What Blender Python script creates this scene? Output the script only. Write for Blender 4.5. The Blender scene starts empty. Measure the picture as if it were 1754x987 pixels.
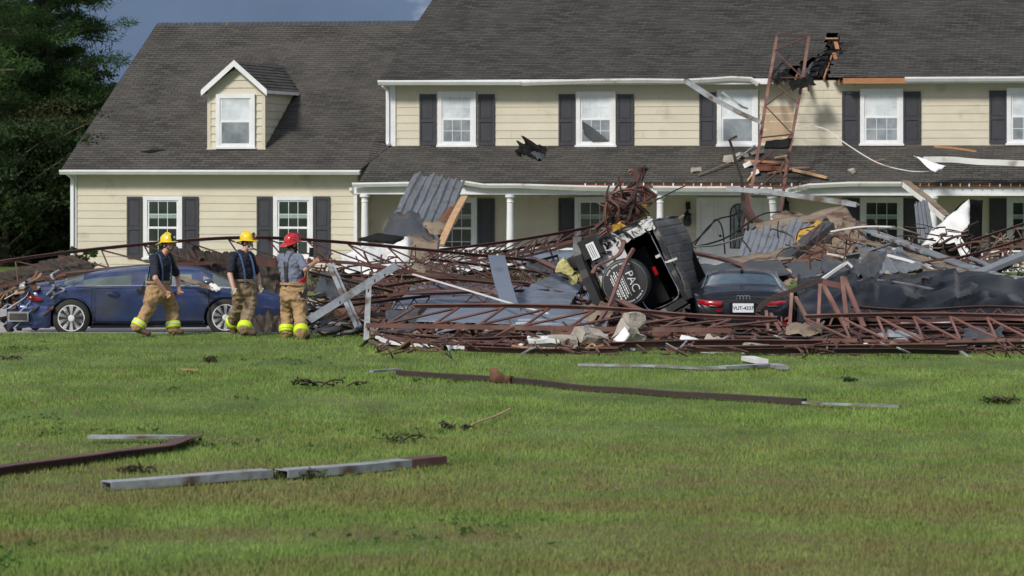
import bpy, bmesh, math, random
import numpy as np
from mathutils import Vector, Matrix, Euler, noise
random.seed(7)
SC = bpy.context.scene
COL = SC.collection
R = math.radians
# ------------------------------------------------------------------ camera, sky, sun, exposure
CAM_H = 3.12          # eye height above the driveway
F = 3600.0            # focal length in photo pixels
PADDED = False
cam_data = bpy.data.cameras.new('camera')
cam = bpy.data.objects.new('camera', cam_data); COL.objects.link(cam)
cam.location = (0, 0, CAM_H); cam.rotation_euler = (R(90), 0, 0)
cam_data.sensor_width = 36.0
if PADDED:
    cam_data.lens = F / 1754 * 36; cam_data.shift_x = (877 - 560) / 1754; cam_data.shift_y = -(493.5 - 170) / 1754
else:
    cam_data.lens = F / 1120 * 36; cam_data.shift_x = 0.0; cam_data.shift_y = -(315 - 170) / 1120
cam_data.clip_start = 0.5; cam_data.clip_end = 3000
cam_data.dof.use_dof = True; cam_data.dof.focus_distance = 62; cam_data.dof.aperture_fstop = 4.5
SC.camera = cam
world = bpy.data.worlds.new('World'); SC.world = world; world.use_nodes = True
SUN_EL, SUN_AZ = 40.0, -38.0      # azimuth: degrees to the left of the direction behind the camera
SKY_OFF = (12, 1, 1)
def build_world():
    nt = world.node_tree; n = nt.nodes; l = nt.links
    for x in list(n): n.remove(x)
    out = n.new('ShaderNodeOutputWorld'); bg = n.new('ShaderNodeBackground'); bg.inputs[1].default_value = 0.12
    sky = n.new('ShaderNodeTexSky'); sky.sky_type = 'NISHITA'; sky.sun_disc = False
    sky.sun_elevation = R(SUN_EL); sky.sun_rotation = R(180 - SUN_AZ)
    sky.dust_density = 2.0
    tc = n.new('ShaderNodeTexCoord'); mp = n.new('ShaderNodeMapping'); mp.inputs['Scale'].default_value = (1, 1, 2.0); mp.inputs['Location'].default_value = SKY_OFF
    no = n.new('ShaderNodeTexNoise'); no.inputs['Scale'].default_value = 3.4; no.inputs['Detail'].default_value = 7; no.inputs['Roughness'].default_value = .55
    cr = n.new('ShaderNodeValToRGB')
    cr.color_ramp.elements[0].position = .36; cr.color_ramp.elements[0].color = (0.32, 0.55, 1.04, 1)
    cr.color_ramp.elements[1].position = .66; cr.color_ramp.elements[1].color = (11.5, 11.3, 11.0, 1)
    e = cr.color_ramp.elements.new(.50); e.color = (0.66, 0.99, 1.66, 1)
    mx = n.new('ShaderNodeMix'); mx.data_type = 'RGBA'; mx.inputs[0].default_value = 0.95
    l.new(tc.outputs['Generated'], mp.inputs[0]); l.new(mp.outputs[0], no.inputs[0]); l.new(no.outputs[0], cr.inputs[0])
    l.new(sky.outputs[0], mx.inputs[6]); l.new(cr.outputs[0], mx.inputs[7])
    l.new(mx.outputs[2], bg.inputs[0]); l.new(bg.outputs[0], out.inputs[0])
build_world()
sun_data = bpy.data.lights.new('sun', 'SUN'); sun_data.energy = 2.3; sun_data.angle = R(11); sun_data.color = (1.0, .95, .87)
sun = bpy.data.objects.new('sun', sun_data); COL.objects.link(sun)
_az = R(SUN_AZ)
_d = Vector((math.sin(_az) * math.cos(R(SUN_EL)), -math.cos(_az) * math.cos(R(SUN_EL)), math.sin(R(SUN_EL))))   # towards the sun
sun.rotation_euler = _d.to_track_quat('Z', 'Y').to_euler(); sun.location = (0, 0, 40)
SC.view_settings.view_transform = 'Standard'; SC.view_settings.look = 'None'
SC.view_settings.exposure = 0.56; SC.view_settings.gamma = 1.0
SC.render.engine = 'CYCLES'
# ------------------------------------------------------------------ placing helpers
def P(x, y, Y):
    return Vector(((x - 560) / F * Y, Y, CAM_H - (y - 170) / F * Y))
LAWN_Z = 0.10
def G(x, y, z=LAWN_Z):
    Y = (CAM_H - z) * F / (y - 170)
    return Vector(((x - 560) / F * Y, Y, z))
TH = math.atan(0.206); CT, ST = math.cos(TH), math.sin(TH); HY = 90.0
def HA(x, b):
    q = (x - 560) / F
    return (q * (HY + b * CT) - b * ST) / (CT + q * ST)
def HP(x, y, b):
    a = HA(x, b); Y = HY - a * ST + b * CT
    return a, CAM_H - (y - 170) * Y / F
# ------------------------------------------------------------------ materials
def mat(name, c1, c2=None, rough=.7, metal=0.0, scale=3.0, bump=0.0, bscale=30.0, rand=0.0, spec=.5, ramp=(.35, .65), stretch=(1, 1, 1), coat=0.0, c3=None, c3scale=1.0, c3ramp=(.55, .65)):
    m = bpy.data.materials.new(name); m.use_nodes = True; nt = m.node_tree; n = nt.nodes; l = nt.links
    p = n['Principled BSDF']; p.inputs['Roughness'].default_value = rough; p.inputs['Metallic'].default_value = metal
    p.inputs['Specular IOR Level'].default_value = spec; p.inputs['Coat Weight'].default_value = coat
    p.inputs['Base Color'].default_value = (*c1, 1)
    tc = n.new('ShaderNodeTexCoord'); mp = n.new('ShaderNodeMapping'); mp.inputs['Scale'].default_value = stretch
    l.new(tc.outputs['Object'], mp.inputs[0])
    col = None
    if c2:
        no = n.new('ShaderNodeTexNoise'); no.inputs['Scale'].default_value = scale; no.inputs['Detail'].default_value = 6
        no.inputs['Roughness'].default_value = .65
        l.new(mp.outputs[0], no.inputs[0]); cr = n.new('ShaderNodeValToRGB')
        cr.color_ramp.elements[0].position = ramp[0]; cr.color_ramp.elements[0].color = (*c1, 1)
        cr.color_ramp.elements[1].position = ramp[1]; cr.color_ramp.elements[1].color = (*c2, 1)
        l.new(no.outputs[0], cr.inputs[0]); col = cr.outputs[0]
    if c3:
        no3 = n.new('ShaderNodeTexNoise'); no3.inputs['Scale'].default_value = c3scale; no3.inputs['Detail'].default_value = 5
        l.new(mp.outputs[0], no3.inputs[0]); mr = n.new('ShaderNodeMapRange'); mr.inputs[1].default_value = c3ramp[0]; mr.inputs[2].default_value = c3ramp[1]
        l.new(no3.outputs[0], mr.inputs[0]); m3 = n.new('ShaderNodeMix'); m3.data_type = 'RGBA'
        l.new(mr.outputs[0], m3.inputs[0])
        if col: l.new(col, m3.inputs[6])
        else: m3.inputs[6].default_value = (*c1, 1)
        m3.inputs[7].default_value = (*c3, 1); col = m3.outputs[2]
    if rand > 0:
        oi = n.new('ShaderNodeObjectInfo'); mr = n.new('ShaderNodeMapRange'); mr.inputs[3].default_value = 1 - rand; mr.inputs[4].default_value = 1 + rand
        l.new(oi.outputs['Random'], mr.inputs[0]); hs = n.new('ShaderNodeHueSaturation')
        l.new(mr.outputs[0], hs.inputs['Value'])
        if col: l.new(col, hs.inputs['Color'])
        else: hs.inputs['Color'].default_value = (*c1, 1)
        col = hs.outputs[0]
    if col: l.new(col, p.inputs['Base Color'])
    if bump > 0:
        nb = n.new('ShaderNodeTexNoise'); nb.inputs['Scale'].default_value = bscale; nb.inputs['Detail'].default_value = 4
        l.new(mp.outputs[0], nb.inputs[0]); b = n.new('ShaderNodeBump'); b.inputs['Strength'].default_value = min(1, bump); b.inputs['Distance'].default_value = .02 * max(1, bump)
        l.new(nb.outputs[0], b.inputs['Height']); l.new(b.outputs[0], p.inputs['Normal'])
    return m
M = {}
M['siding'] = mat('siding_paint', (.63, .582, .465), (.575, .53, .42), .55, scale=1.2, rand=.035, c3=(.36, .30, .21), c3scale=1.3, c3ramp=(.60, .82))
M['sheath'] = mat('bare_sheathing', (.50, .36, .25), (.42, .33, .22), .8, scale=3)
M['white'] = mat('white_trim', (.80, .81, .83), (.70, .71, .73), .45, scale=2)
M['whitedirty'] = mat('scuffed_white_metal', (.74, .74, .74), (.62, .61, .59), .45, scale=2.5, c3=(.25, .2, .15), c3scale=2.2, c3ramp=(.6, .75), bump=.3, bscale=5)
M['shutter'] = mat('shutter_paint', (.034, .035, .045), (.046, .047, .057), .5, scale=4, rand=.08)
M['glassup'] = mat('sky_reflection_glass', (.74, .79, .82), (.40, .46, .50), .12, scale=1.4, spec=.8, rand=.1)  # pale mottling paints bright sky reflections into the upper panes
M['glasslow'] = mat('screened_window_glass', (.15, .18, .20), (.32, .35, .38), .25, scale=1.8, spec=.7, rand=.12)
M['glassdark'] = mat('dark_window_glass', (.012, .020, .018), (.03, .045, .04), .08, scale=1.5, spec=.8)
M['blind'] = mat('pale_green_blind', (.28, .38, .34), (.22, .30, .27), .6, scale=5)
M['muntin'] = mat('muntin_white', (.62, .66, .68), None, .5)
M['porchceil'] = mat('porch_ceiling', (.35, .35, .33), None, .7)
M['rawwood'] = mat('raw_wood', (.42, .20, .09), (.30, .13, .06), .75, scale=8, stretch=(1, 1, 6), rand=.2)
M['paleWood'] = mat('pale_split_wood', (.52, .34, .19), (.38, .22, .12), .8, scale=6, rand=.2)
M['redwood'] = mat('exposed_red_fascia', (.20, .055, .03), (.11, .03, .02), .8, scale=5)
M['tarpaper'] = mat('black_tar_paper', (.006, .006, .007), (.016, .015, .014), .8, scale=5, spec=.15, bump=.5, bscale=12)
M['tan'] = mat('weathered_tan_board', (.26, .20, .14), (.16, .12, .085), .85, scale=3, bump=.3, c3=(.10, .05, .03), c3scale=2)
M['brownrust'] = mat('rust_brown_underside', (.17, .075, .035), (.10, .05, .03), .85, scale=3)
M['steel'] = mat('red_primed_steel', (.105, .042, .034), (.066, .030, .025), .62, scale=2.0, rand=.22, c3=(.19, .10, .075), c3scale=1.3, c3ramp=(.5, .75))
M['steelpale'] = mat('pale_red_steel', (.185, .085, .070), (.125, .056, .045), .6, scale=2.5, rand=.18, c3=(.27, .16, .12), c3scale=1.6, c3ramp=(.5, .75))  # paler pink-brown variant of the red steel
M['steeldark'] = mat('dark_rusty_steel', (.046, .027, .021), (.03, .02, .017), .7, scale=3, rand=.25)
M['galv'] = mat('galvanised_steel', (.40, .42, .44), (.25, .27, .28), .5, .25, scale=3.5, bump=.5, bscale=9, c3=(.13, .085, .06), c3scale=2.2, c3ramp=(.52, .66))
M['greymetal'] = mat('grey_roof_sheet', (.225, .236, .256), (.165, .174, .192), .45, .25, scale=1.6, rand=.1, c3=(.08, .07, .06), c3scale=2, c3ramp=(.58, .75))
M['bluegrey'] = mat('blue_grey_panel', (.17, .20, .26), (.13, .155, .20), .42, .2, scale=1.2, rand=.12, c3=(.07, .065, .06), c3scale=1.6, c3ramp=(.6, .8))
M['darkgrey'] = mat('dark_grey_sheet', (.055, .06, .068), (.035, .038, .042), .5, .1, scale=2, rand=.15, c3=(.09, .075, .06), c3scale=2)
M['brownrib'] = mat('dark_brown_ribbed_sheet', (.050, .036, .024), (.028, .021, .015), .75, scale=2.5, bump=.3, c3=(.09, .065, .04), c3scale=4)
M['membrane'] = mat('black_roof_membrane', (.004, .0045, .006), (.007, .0075, .0098), .42, scale=2, spec=.12, bump=.5, bscale=3.5)
M['concrete'] = mat('driveway_concrete', (.36, .35, .33), (.27, .26, .25), .9, scale=1.5, bump=.4, bscale=40)
M['block'] = mat('concrete_block', (.40, .36, .31), (.30, .27, .23), .95, scale=5, bump=.8, bscale=25)
M['blockwhite'] = mat('white_block_and_lit_face', (.80, .81, .83), (.68, .68, .68), .7, scale=5)  # white block pieces; also paints the sun-bright side of a block
M['yellow'] = mat('yellow_insulation', (.55, .32, .035), (.42, .23, .03), .9, scale=4, bump=1, bscale=15)
M['paleyellow'] = mat('pale_yellow_foam', (.58, .55, .25), (.42, .38, .14), .9, scale=8, bump=1, bscale=15)
M['rubber'] = mat('tyre_rubber', (.016, .016, .017), (.028, .027, .026), .8, scale=8)
M['alloy'] = mat('bright_alloy', (.78, .79, .81), None, .35, .1)
M['blackplastic'] = mat('black_plastic', (.012, .012, .013), (.022, .022, .024), .5, scale=5)
M['voidblack'] = mat('black_trim_and_void_shade', (.006, .006, .006), (.012, .011, .011), .9, scale=5)  # black trim and seams; also paints the dark of openings
M['iron'] = mat('black_wrought_iron', (.012, .012, .012), None, .5, .3)
M['bark'] = mat('bark', (.05, .036, .026), (.09, .07, .05), .9, scale=3, stretch=(3, 3, .6), bump=1, bscale=8)
# ------------------------------------------------------------------ mesh builder
def tag(o, label=None, cat=None, group=None, kind=None):
    if label: o['label'] = label
    if cat: o['category'] = cat
    if group: o['group'] = group
    if kind: o['kind'] = kind
    return o
def empty(name, loc, label=None, cat=None, group=None, rz=0.0):
    o = bpy.data.objects.new(name, None); COL.objects.link(o); o.location = loc; o.rotation_euler = (0, 0, rz)
    o.empty_display_size = .2
    return tag(o, label, cat, group)
def mat_of(o):
    m = Matrix.LocRotScale(o.location, o.rotation_euler, o.scale)
    return mat_of(o.parent) @ m if o.parent else m
def link(name, me, parent=None):
    o = bpy.data.objects.new(name, me); COL.objects.link(o)
    if parent: o.parent = parent
    return o
class MB:
    def __init__(s): s.v = []; s.f = []; s.mi = []; s.cur = 0
    def add(s, vs, fs):
        k = len(s.v); s.v += [Vector(p) for p in vs]; s.f += [tuple(i + k for i in f) for f in fs]; s.mi += [s.cur] * len(fs); return s
    def box(s, c, d, rot=None):
        c = Vector(c); hx, hy, hz = d[0] / 2, d[1] / 2, d[2] / 2
        vs = [Vector((x, y, z)) for x in (-hx, hx) for y in (-hy, hy) for z in (-hz, hz)]
        if rot is not None: vs = [rot @ p for p in vs]
        return s.add([p + c for p in vs], [(0, 1, 3, 2), (4, 6, 7, 5), (0, 4, 5, 1), (2, 3, 7, 6), (0, 2, 6, 4), (1, 5, 7, 3)])
    def bx(s, x0, x1, y0, y1, z0, z1):
        return s.box(((x0 + x1) / 2, (y0 + y1) / 2, (z0 + z1) / 2), (abs(x1 - x0), abs(y1 - y0), abs(z1 - z0)))
    def sweep(s, pts, prof, up=(0, 0, 1), cap=True, scales=None):
        pts = [Vector(p) for p in pts]; n = len(pts); m = len(prof); vs = []
        for i, p in enumerate(pts):
            t = (pts[min(i + 1, n - 1)] - pts[max(i - 1, 0)]).normalized()
            u = Vector(up); side = t.cross(u)
            if side.length < 1e-4: side = t.cross(Vector((1, 0, 0)))
            side.normalize(); w = side.cross(t).normalized(); k = scales[i] if scales else 1
            for (a, b) in prof: vs.append(p + side * a * k + w * b * k)
        fs = [(i * m + j, i * m + (j + 1) % m, (i + 1) * m + (j + 1) % m, (i + 1) * m + j) for i in range(n - 1) for j in range(m)]
        if cap: fs += [tuple(range(m - 1, -1, -1)), tuple((n - 1) * m + j for j in range(m))]
        return s.add(vs, fs)
    def tube(s, pts, r, n=8, scales=None):
        return s.sweep(pts, [(r * math.cos(2 * math.pi * k / n), r * math.sin(2 * math.pi * k / n)) for k in range(n)], (0.13, .21, 1), True, scales)
    def bar(s, p, q, w, h=None, up=(0, 0, 1)):
        h = h or w; return s.sweep([p, q], [(-w / 2, -h / 2), (w / 2, -h / 2), (w / 2, h / 2), (-w / 2, h / 2)], up)
    def lathe(s, prof, c, ax=(0, 0, 1), n=20):
        ax = Vector(ax).normalized(); q = Vector((0, 0, 1)).rotation_difference(ax); c = Vector(c); vs = []
        for (r, h) in prof:
            for k in range(n):
                a = 2 * math.pi * k / n; vs.append(c + q @ Vector((r * math.cos(a), r * math.sin(a), h)))
        m = len(prof); fs = [(i * n + k, i * n + (k + 1) % n, (i + 1) * n + (k + 1) % n, (i + 1) * n + k) for i in range(m - 1) for k in range(n)]
        fs += [tuple(range(n - 1, -1, -1)), tuple((m - 1) * n + k for k in range(n))]
        return s.add(vs, fs)
    def grid(s, fn, nu, nv):
        vs = [fn(i / nu, j / nv) for j in range(nv + 1) for i in range(nu + 1)]
        fs = [(j * (nu + 1) + i, j * (nu + 1) + i + 1, (j + 1) * (nu + 1) + i + 1, (j + 1) * (nu + 1) + i) for j in range(nv) for i in range(nu)]
        return s.add(vs, fs)
    def ell(s, c, r, rot=None, nu=12, nv=8):
        c = Vector(c); vs = []; 
        for j in range(nv + 1):
            ph = math.pi * j / nv
            for i in range(nu):
                a = 2 * math.pi * i / nu; p = Vector((r[0] * math.sin(ph) * math.cos(a), r[1] * math.sin(ph) * math.sin(a), r[2] * math.cos(ph)))
                vs.append(c + (rot @ p if rot is not None else p))
        fs = [(j * nu + i, (j + 1) * nu + i, (j + 1) * nu + (i + 1) % nu, j * nu + (i + 1) % nu) for j in range(nv) for i in range(nu)]
        return s.add(vs, fs)
    def mesh(s, name, mats, smooth=False, inv=None):
        me = bpy.data.meshes.new(name); vs = s.v if inv is None else [inv @ p for p in s.v]
        me.from_pydata([tuple(p) for p in vs], [], s.f)
        for m in (mats if isinstance(mats, (list, tuple)) else [mats]): me.materials.append(m)
        if isinstance(mats, (list, tuple)): me.polygons.foreach_set('material_index', s.mi)
        if smooth: me.polygons.foreach_set('use_smooth', [True] * len(me.polygons))
        me.update(); return me
    def part(s, name, m, parent, local=False, smooth=False, label=None, solid=0.0):
        """vertices in world coordinates unless local; linked below parent"""
        inv = None if local else mat_of(parent).inverted()
        o = link(name, s.mesh(name, m, smooth, inv), parent)
        if label: o['label'] = label
        if solid: md = o.modifiers.new('thickness', 'SOLIDIFY'); md.thickness = solid; md.offset = 0
        return o
    def thing(s, name, m, label, cat, group=None, smooth=False, solid=0.0, kind=None):
        xs = [p.x for p in s.v]; ys = [p.y for p in s.v]; zs = [p.z for p in s.v]
        loc = Vector(((min(xs) + max(xs)) / 2, (min(ys) + max(ys)) / 2, min(zs)))
        o = link(name, s.mesh(name, m, smooth, Matrix.Translation(-loc))); o.location = loc
        if solid: md = o.modifiers.new('thickness', 'SOLIDIFY'); md.thickness = solid; md.offset = 0
        return tag(o, label, cat, group, kind)
def smooth_path(pts, n=4):
    pts = [Vector(p) for p in pts]; out = []
    for i in range(len(pts) - 1):
        p0 = pts[max(i - 1, 0)]; p1 = pts[i]; p2 = pts[i + 1]; p3 = pts[min(i + 2, len(pts) - 1)]
        for k in range(n):
            t = k / n; out.append(.5 * ((2 * p1) + (p2 - p0) * t + (2 * p0 - 5 * p1 + 4 * p2 - p3) * t * t + (3 * p1 - p0 - 3 * p2 + p3) * t ** 3))
    out.append(pts[-1]); return out
def at_len(pts, ts):
    pts = [Vector(p) for p in pts]; L = [0]
    for a, b in zip(pts, pts[1:]): L.append(L[-1] + (b - a).length)
    out = []
    for t in ts:
        d = t * L[-1]; i = 0
        while i < len(L) - 2 and L[i + 1] < d: i += 1
        k = (d - L[i]) / max(1e-6, L[i + 1] - L[i]); out.append(pts[i].lerp(pts[i + 1], k))
    return out
def evaluated(o):
    dg = bpy.context.evaluated_depsgraph_get(); dg.update()
    return bpy.data.meshes.new_from_object(o.evaluated_get(dg))
# ------------------------------------------------------------------ ground
def terrain():
    n_ = 60
    mb = MB()
    EDGE = 56.0
    def lz(x, y):
        r = max(0.0, (y - 20)); z = LAWN_Z
        return z
    # lawn in front of the driveway, wide sheet to the horizon behind the house as well
    mb.grid(lambda u, v: Vector((-60 + 120 * u, -40 + (EDGE + 40) * v, LAWN_Z + .03 * noise.noise(Vector((u * 40, v * 40, 0))))), 80, 60)
    lawn = mb.part('lawn', M['lawn'], None, local=True) if False else link('lawn', mb.mesh('lawn', M['lawn']))
    tag(lawn, kind='structure')
    mb = MB(); mb.add([(-1500, -1200, -.14), (1500, -1200, -.14), (1500, 2500, -.14), (-1500, 2500, -.14)], [(0, 1, 2, 3)])
    tag(link('ground', mb.mesh('ground', M['farground'])), kind='structure')
    mb = MB(); mb.add([(-60, EDGE + .01, -.04), (10, EDGE + .01, -.04), (10, 170, -.04), (-60, 170, -.04)], [(0, 1, 2, 3)]); tag(link('lawn', mb.mesh('lawn', M['lawn'])), kind='structure')
    mb = MB(); mb.add([(10.01, EDGE, LAWN_Z), (110, EDGE, LAWN_Z), (110, 175, LAWN_Z), (10.01, 175, LAWN_Z)], [(0, 1, 2, 3)]); tag(link('lawn', mb.mesh('lawn', M['lawn'])), kind='structure')
    mb = MB(); mb.bx(-12.5, 10, EDGE + .002, 72, -.13, 0.0); mb.bx(-12.5, -.5, EDGE - .12, EDGE, -.05, LAWN_Z + .012)
    tag(link('driveway', mb.mesh('driveway', M['concrete'])), kind='structure')
def grassmat():
    def lawnmat(name, tint, blades):
        m = bpy.data.materials.new(name); m.use_nodes = True; nt = m.node_tree; n = nt.nodes; l = nt.links; p = n['Principled BSDF']
        p.inputs['Roughness'].default_value = .75; p.inputs['Specular IOR Level'].default_value = .25
        g = n.new('ShaderNodeNewGeometry')
        def noi(s, d=5, st=(1, 1, 1)):
            mp = n.new('ShaderNodeMapping'); mp.inputs['Scale'].default_value = st; l.new(g.outputs['Position'], mp.inputs[0])
            x = n.new('ShaderNodeTexNoise'); x.inputs['Scale'].default_value = s; x.inputs['Detail'].default_value = d; l.new(mp.outputs[0], x.inputs[0]); return x.outputs[0]
        cr = n.new('ShaderNodeValToRGB'); cr.color_ramp.elements[0].position = .3; cr.color_ramp.elements[1].position = .72
        cr.color_ramp.elements[0].color = (.098 * tint, .160 * tint, .030 * tint, 1); cr.color_ramp.elements[1].color = (.195 * tint, .280 * tint, .070 * tint, 1)
        l.new(noi(1.1, 6, (1, .55, 1)), cr.inputs[0])
        # dry brown streaks running across the slope nearest the road
        sx = n.new('ShaderNodeSeparateXYZ'); l.new(g.outputs['Position'], sx.inputs[0])
        mr = n.new('ShaderNodeMapRange'); mr.inputs[1].default_value = 38; mr.inputs[2].default_value = 29; mr.inputs[3].default_value = .0; mr.inputs[4].default_value = .80
        l.new(sx.outputs[1], mr.inputs[0])
        m2 = n.new('ShaderNodeMapRange'); m2.inputs[1].default_value = .36; m2.inputs[2].default_value = .60; l.new(noi(.55, 5, (.35, 1.3, 1)), m2.inputs[0])
        mu = n.new('ShaderNodeMath'); mu.operation = 'MULTIPLY_ADD'; l.new(mr.outputs[0], mu.inputs[0]); l.new(m2.outputs[0], mu.inputs[1])
        m3 = n.new('ShaderNodeMapRange'); m3.inputs[1].default_value = .50; m3.inputs[2].default_value = .70; m3.inputs[4].default_value = .60; l.new(noi(2.1, 4), m3.inputs[0]); l.new(m3.outputs[0], mu.inputs[2])
        mx = n.new('ShaderNodeMix'); mx.data_type = 'RGBA'; l.new(mu.outputs[0], mx.inputs[0]); l.new(cr.outputs[0], mx.inputs[6]); mx.inputs[7].default_value = (.165 * tint, .152 * tint, .058 * tint, 1)
        l.new(mx.outputs[2], p.inputs['Base Color'])
        return m
    M['lawn'] = lawnmat('lawn_soil_and_grass', .62, False)
    M['blade'] = lawnmat('grass_blades', 1.22, True)
    M['farground'] = mat('far_ground', (.05, .07, .025), (.07, .09, .03), .9, scale=.2)
grassmat(); terrain()
def grass():
    rng = np.random.default_rng(3)
    def pts(n, y0, y1, wide):
        # uniform in area inside the view wedge plus a margin on both sides
        Y = y0 + (y1 - y0) * rng.random(n * 2); w = .175 * Y + wide; keep = rng.random(n * 2) < w / (.175 * y1 + wide)
        Y = Y[keep][:n]; w = .175 * Y + wide
        return (rng.random(len(Y)) * 2 - 1) * w, Y
    xs, ys = [], []
    for n, y0, y1, l0, l1 in ((130000, 22.5, 29, -.175, .175), (150000, 29, 38, -.175, .175), (130000, 38, 47, -.175, .175), (100000, 47, 55.95, -.175, .19)):
        Y = np.sqrt(y0 ** 2 + (y1 ** 2 - y0 ** 2) * rng.random(n)); X = (l0 + (l1 - l0) * rng.random(n)) * Y + (rng.random(n) - .5); k = (Y < 56) | (X > 10.1); xs.append(X[k]); ys.append(Y[k])
    x = np.concatenate(xs); y = np.concatenate(ys); n = len(x)
    # taller clumps here and there
    cl = np.array([noise.noise(Vector((float(a) * .9, float(b) * .6, 3))) + .8 * max(0, noise.noise(Vector((float(a) * 3.1, float(b) * 2.3, 9)))) for a, b in zip(x[::2], y[::2])]); cl = np.repeat(cl, 2)[:n]
    h = (.017 + .024 * rng.random(n)) * (1 + .9 * np.clip(cl, -.4, 1)); wd = .0045 + .004 * rng.random(n)
    th = rng.random(n) * 2 * np.pi; le = (rng.random(n) - .2) * .05; la = rng.random(n) * 2 * np.pi
    z0 = np.full(n, LAWN_Z - .02)
    co = np.empty((n, 3, 3))
    co[:, 0, 0] = x - wd * np.cos(th); co[:, 0, 1] = y - wd * np.sin(th); co[:, 0, 2] = z0
    co[:, 1, 0] = x + wd * np.cos(th); co[:, 1, 1] = y + wd * np.sin(th); co[:, 1, 2] = z0
    co[:, 2, 0] = x + le * np.cos(la); co[:, 2, 1] = y + le * np.sin(la); co[:, 2, 2] = z0 + .02 + h
    me = bpy.data.meshes.new('grass'); me.vertices.add(n * 3); me.vertices.foreach_set('co', co.ravel())
    me.loops.add(n * 3); me.loops.foreach_set('vertex_index', np.arange(n * 3, dtype=np.int32))
    me.polygons.add(n); me.polygons.foreach_set('loop_start', np.arange(0, n * 3, 3, dtype=np.int32)); me.polygons.foreach_set('loop_total', np.full(n, 3, dtype=np.int32))
    me.materials.append(M['blade']); me.update(); me.validate()
    tag(link('grass', me), 'short green lawn grass with dry brown streaks', 'grass', kind='stuff')
grass()
# ------------------------------------------------------------------ shingle material (UV in metres)
def shingles(name, c1, c2, c3):
    m = bpy.data.materials.new(name); m.use_nodes = True; nt = m.node_tree; n = nt.nodes; l = nt.links; p = n['Principled BSDF']
    p.inputs['Roughness'].default_value = .9; p.inputs['Specular IOR Level'].default_value = .2
    uv = n.new('ShaderNodeUVMap'); br = n.new('ShaderNodeTexBrick'); l.new(uv.outputs[0], br.inputs[0])
    br.inputs['Scale'].default_value = 1; br.inputs['Brick Width'].default_value = .30; br.inputs['Row Height'].default_value = .135
    br.inputs['Mortar Size'].default_value = .010; br.inputs['Mortar Smooth'].default_value = .3; br.inputs['Bias'].default_value = -.1
    br.inputs['Color1'].default_value = (*c1, 1); br.inputs['Color2'].default_value = (*c2, 1); br.inputs['Mortar'].default_value = tuple(.45 * a for a in c1) + (1,)
    no = n.new('ShaderNodeTexNoise'); no.inputs['Scale'].default_value = .6; no.inputs['Detail'].default_value = 8; l.new(uv.outputs[0], no.inputs[0])
    mr = n.new('ShaderNodeMapRange'); mr.inputs[1].default_value = .40; mr.inputs[2].default_value = .72; l.new(no.outputs[0], mr.inputs[0])
    mx = n.new('ShaderNodeMix'); mx.data_type = 'RGBA'; l.new(mr.outputs[0], mx.inputs[0]); l.new(br.outputs[0], mx.inputs[6])
    mm = n.new('ShaderNodeMix'); mm.data_type = 'RGBA'; mm.inputs[0].default_value = .55; l.new(br.outputs[0], mm.inputs[6]); mm.inputs[7].default_value = (*c3, 1); l.new(mm.outputs[2], mx.inputs[7])
    n2 = n.new('ShaderNodeTexNoise'); n2.inputs['Scale'].default_value = 6; n2.inputs['Detail'].default_value = 6
    mp2 = n.new('ShaderNodeMapping'); mp2.inputs['Scale'].default_value = (.35, 1.4, 1); l.new(uv.outputs[0], mp2.inputs[0]); l.new(mp2.outputs[0], n2.inputs[0])
    r2 = n.new('ShaderNodeMapRange'); r2.inputs[3].default_value = .84; r2.inputs[4].default_value = 1.18; l.new(n2.outputs[0], r2.inputs[0])
    hs = n.new('ShaderNodeHueSaturation'); l.new(r2.outputs[0], hs.inputs['Value']); l.new(mx.outputs[2], hs.inputs['Color']); l.new(hs.outputs[0], p.inputs['Base Color'])
    bu = n.new('ShaderNodeBump'); bu.inputs['Distance'].default_value = .02; bu.inputs['Strength'].default_value = .7
    iv = n.new('ShaderNodeMath'); iv.operation = 'SUBTRACT'; iv.inputs[0].default_value = 1; l.new(br.outputs['Fac'], iv.inputs[1]); l.new(iv.outputs[0], bu.inputs['Height']); l.new(bu.outputs[0], p.inputs['Normal'])
    return m
M['roof'] = shingles('asphalt_shingles', (.054, .051, .047), (.096, .090, .083), (.125, .116, .105))
M['roofmain'] = shingles('asphalt_shingles_main', (.042, .041, .038), (.088, .084, .079), (.09, .086, .08))
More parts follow.
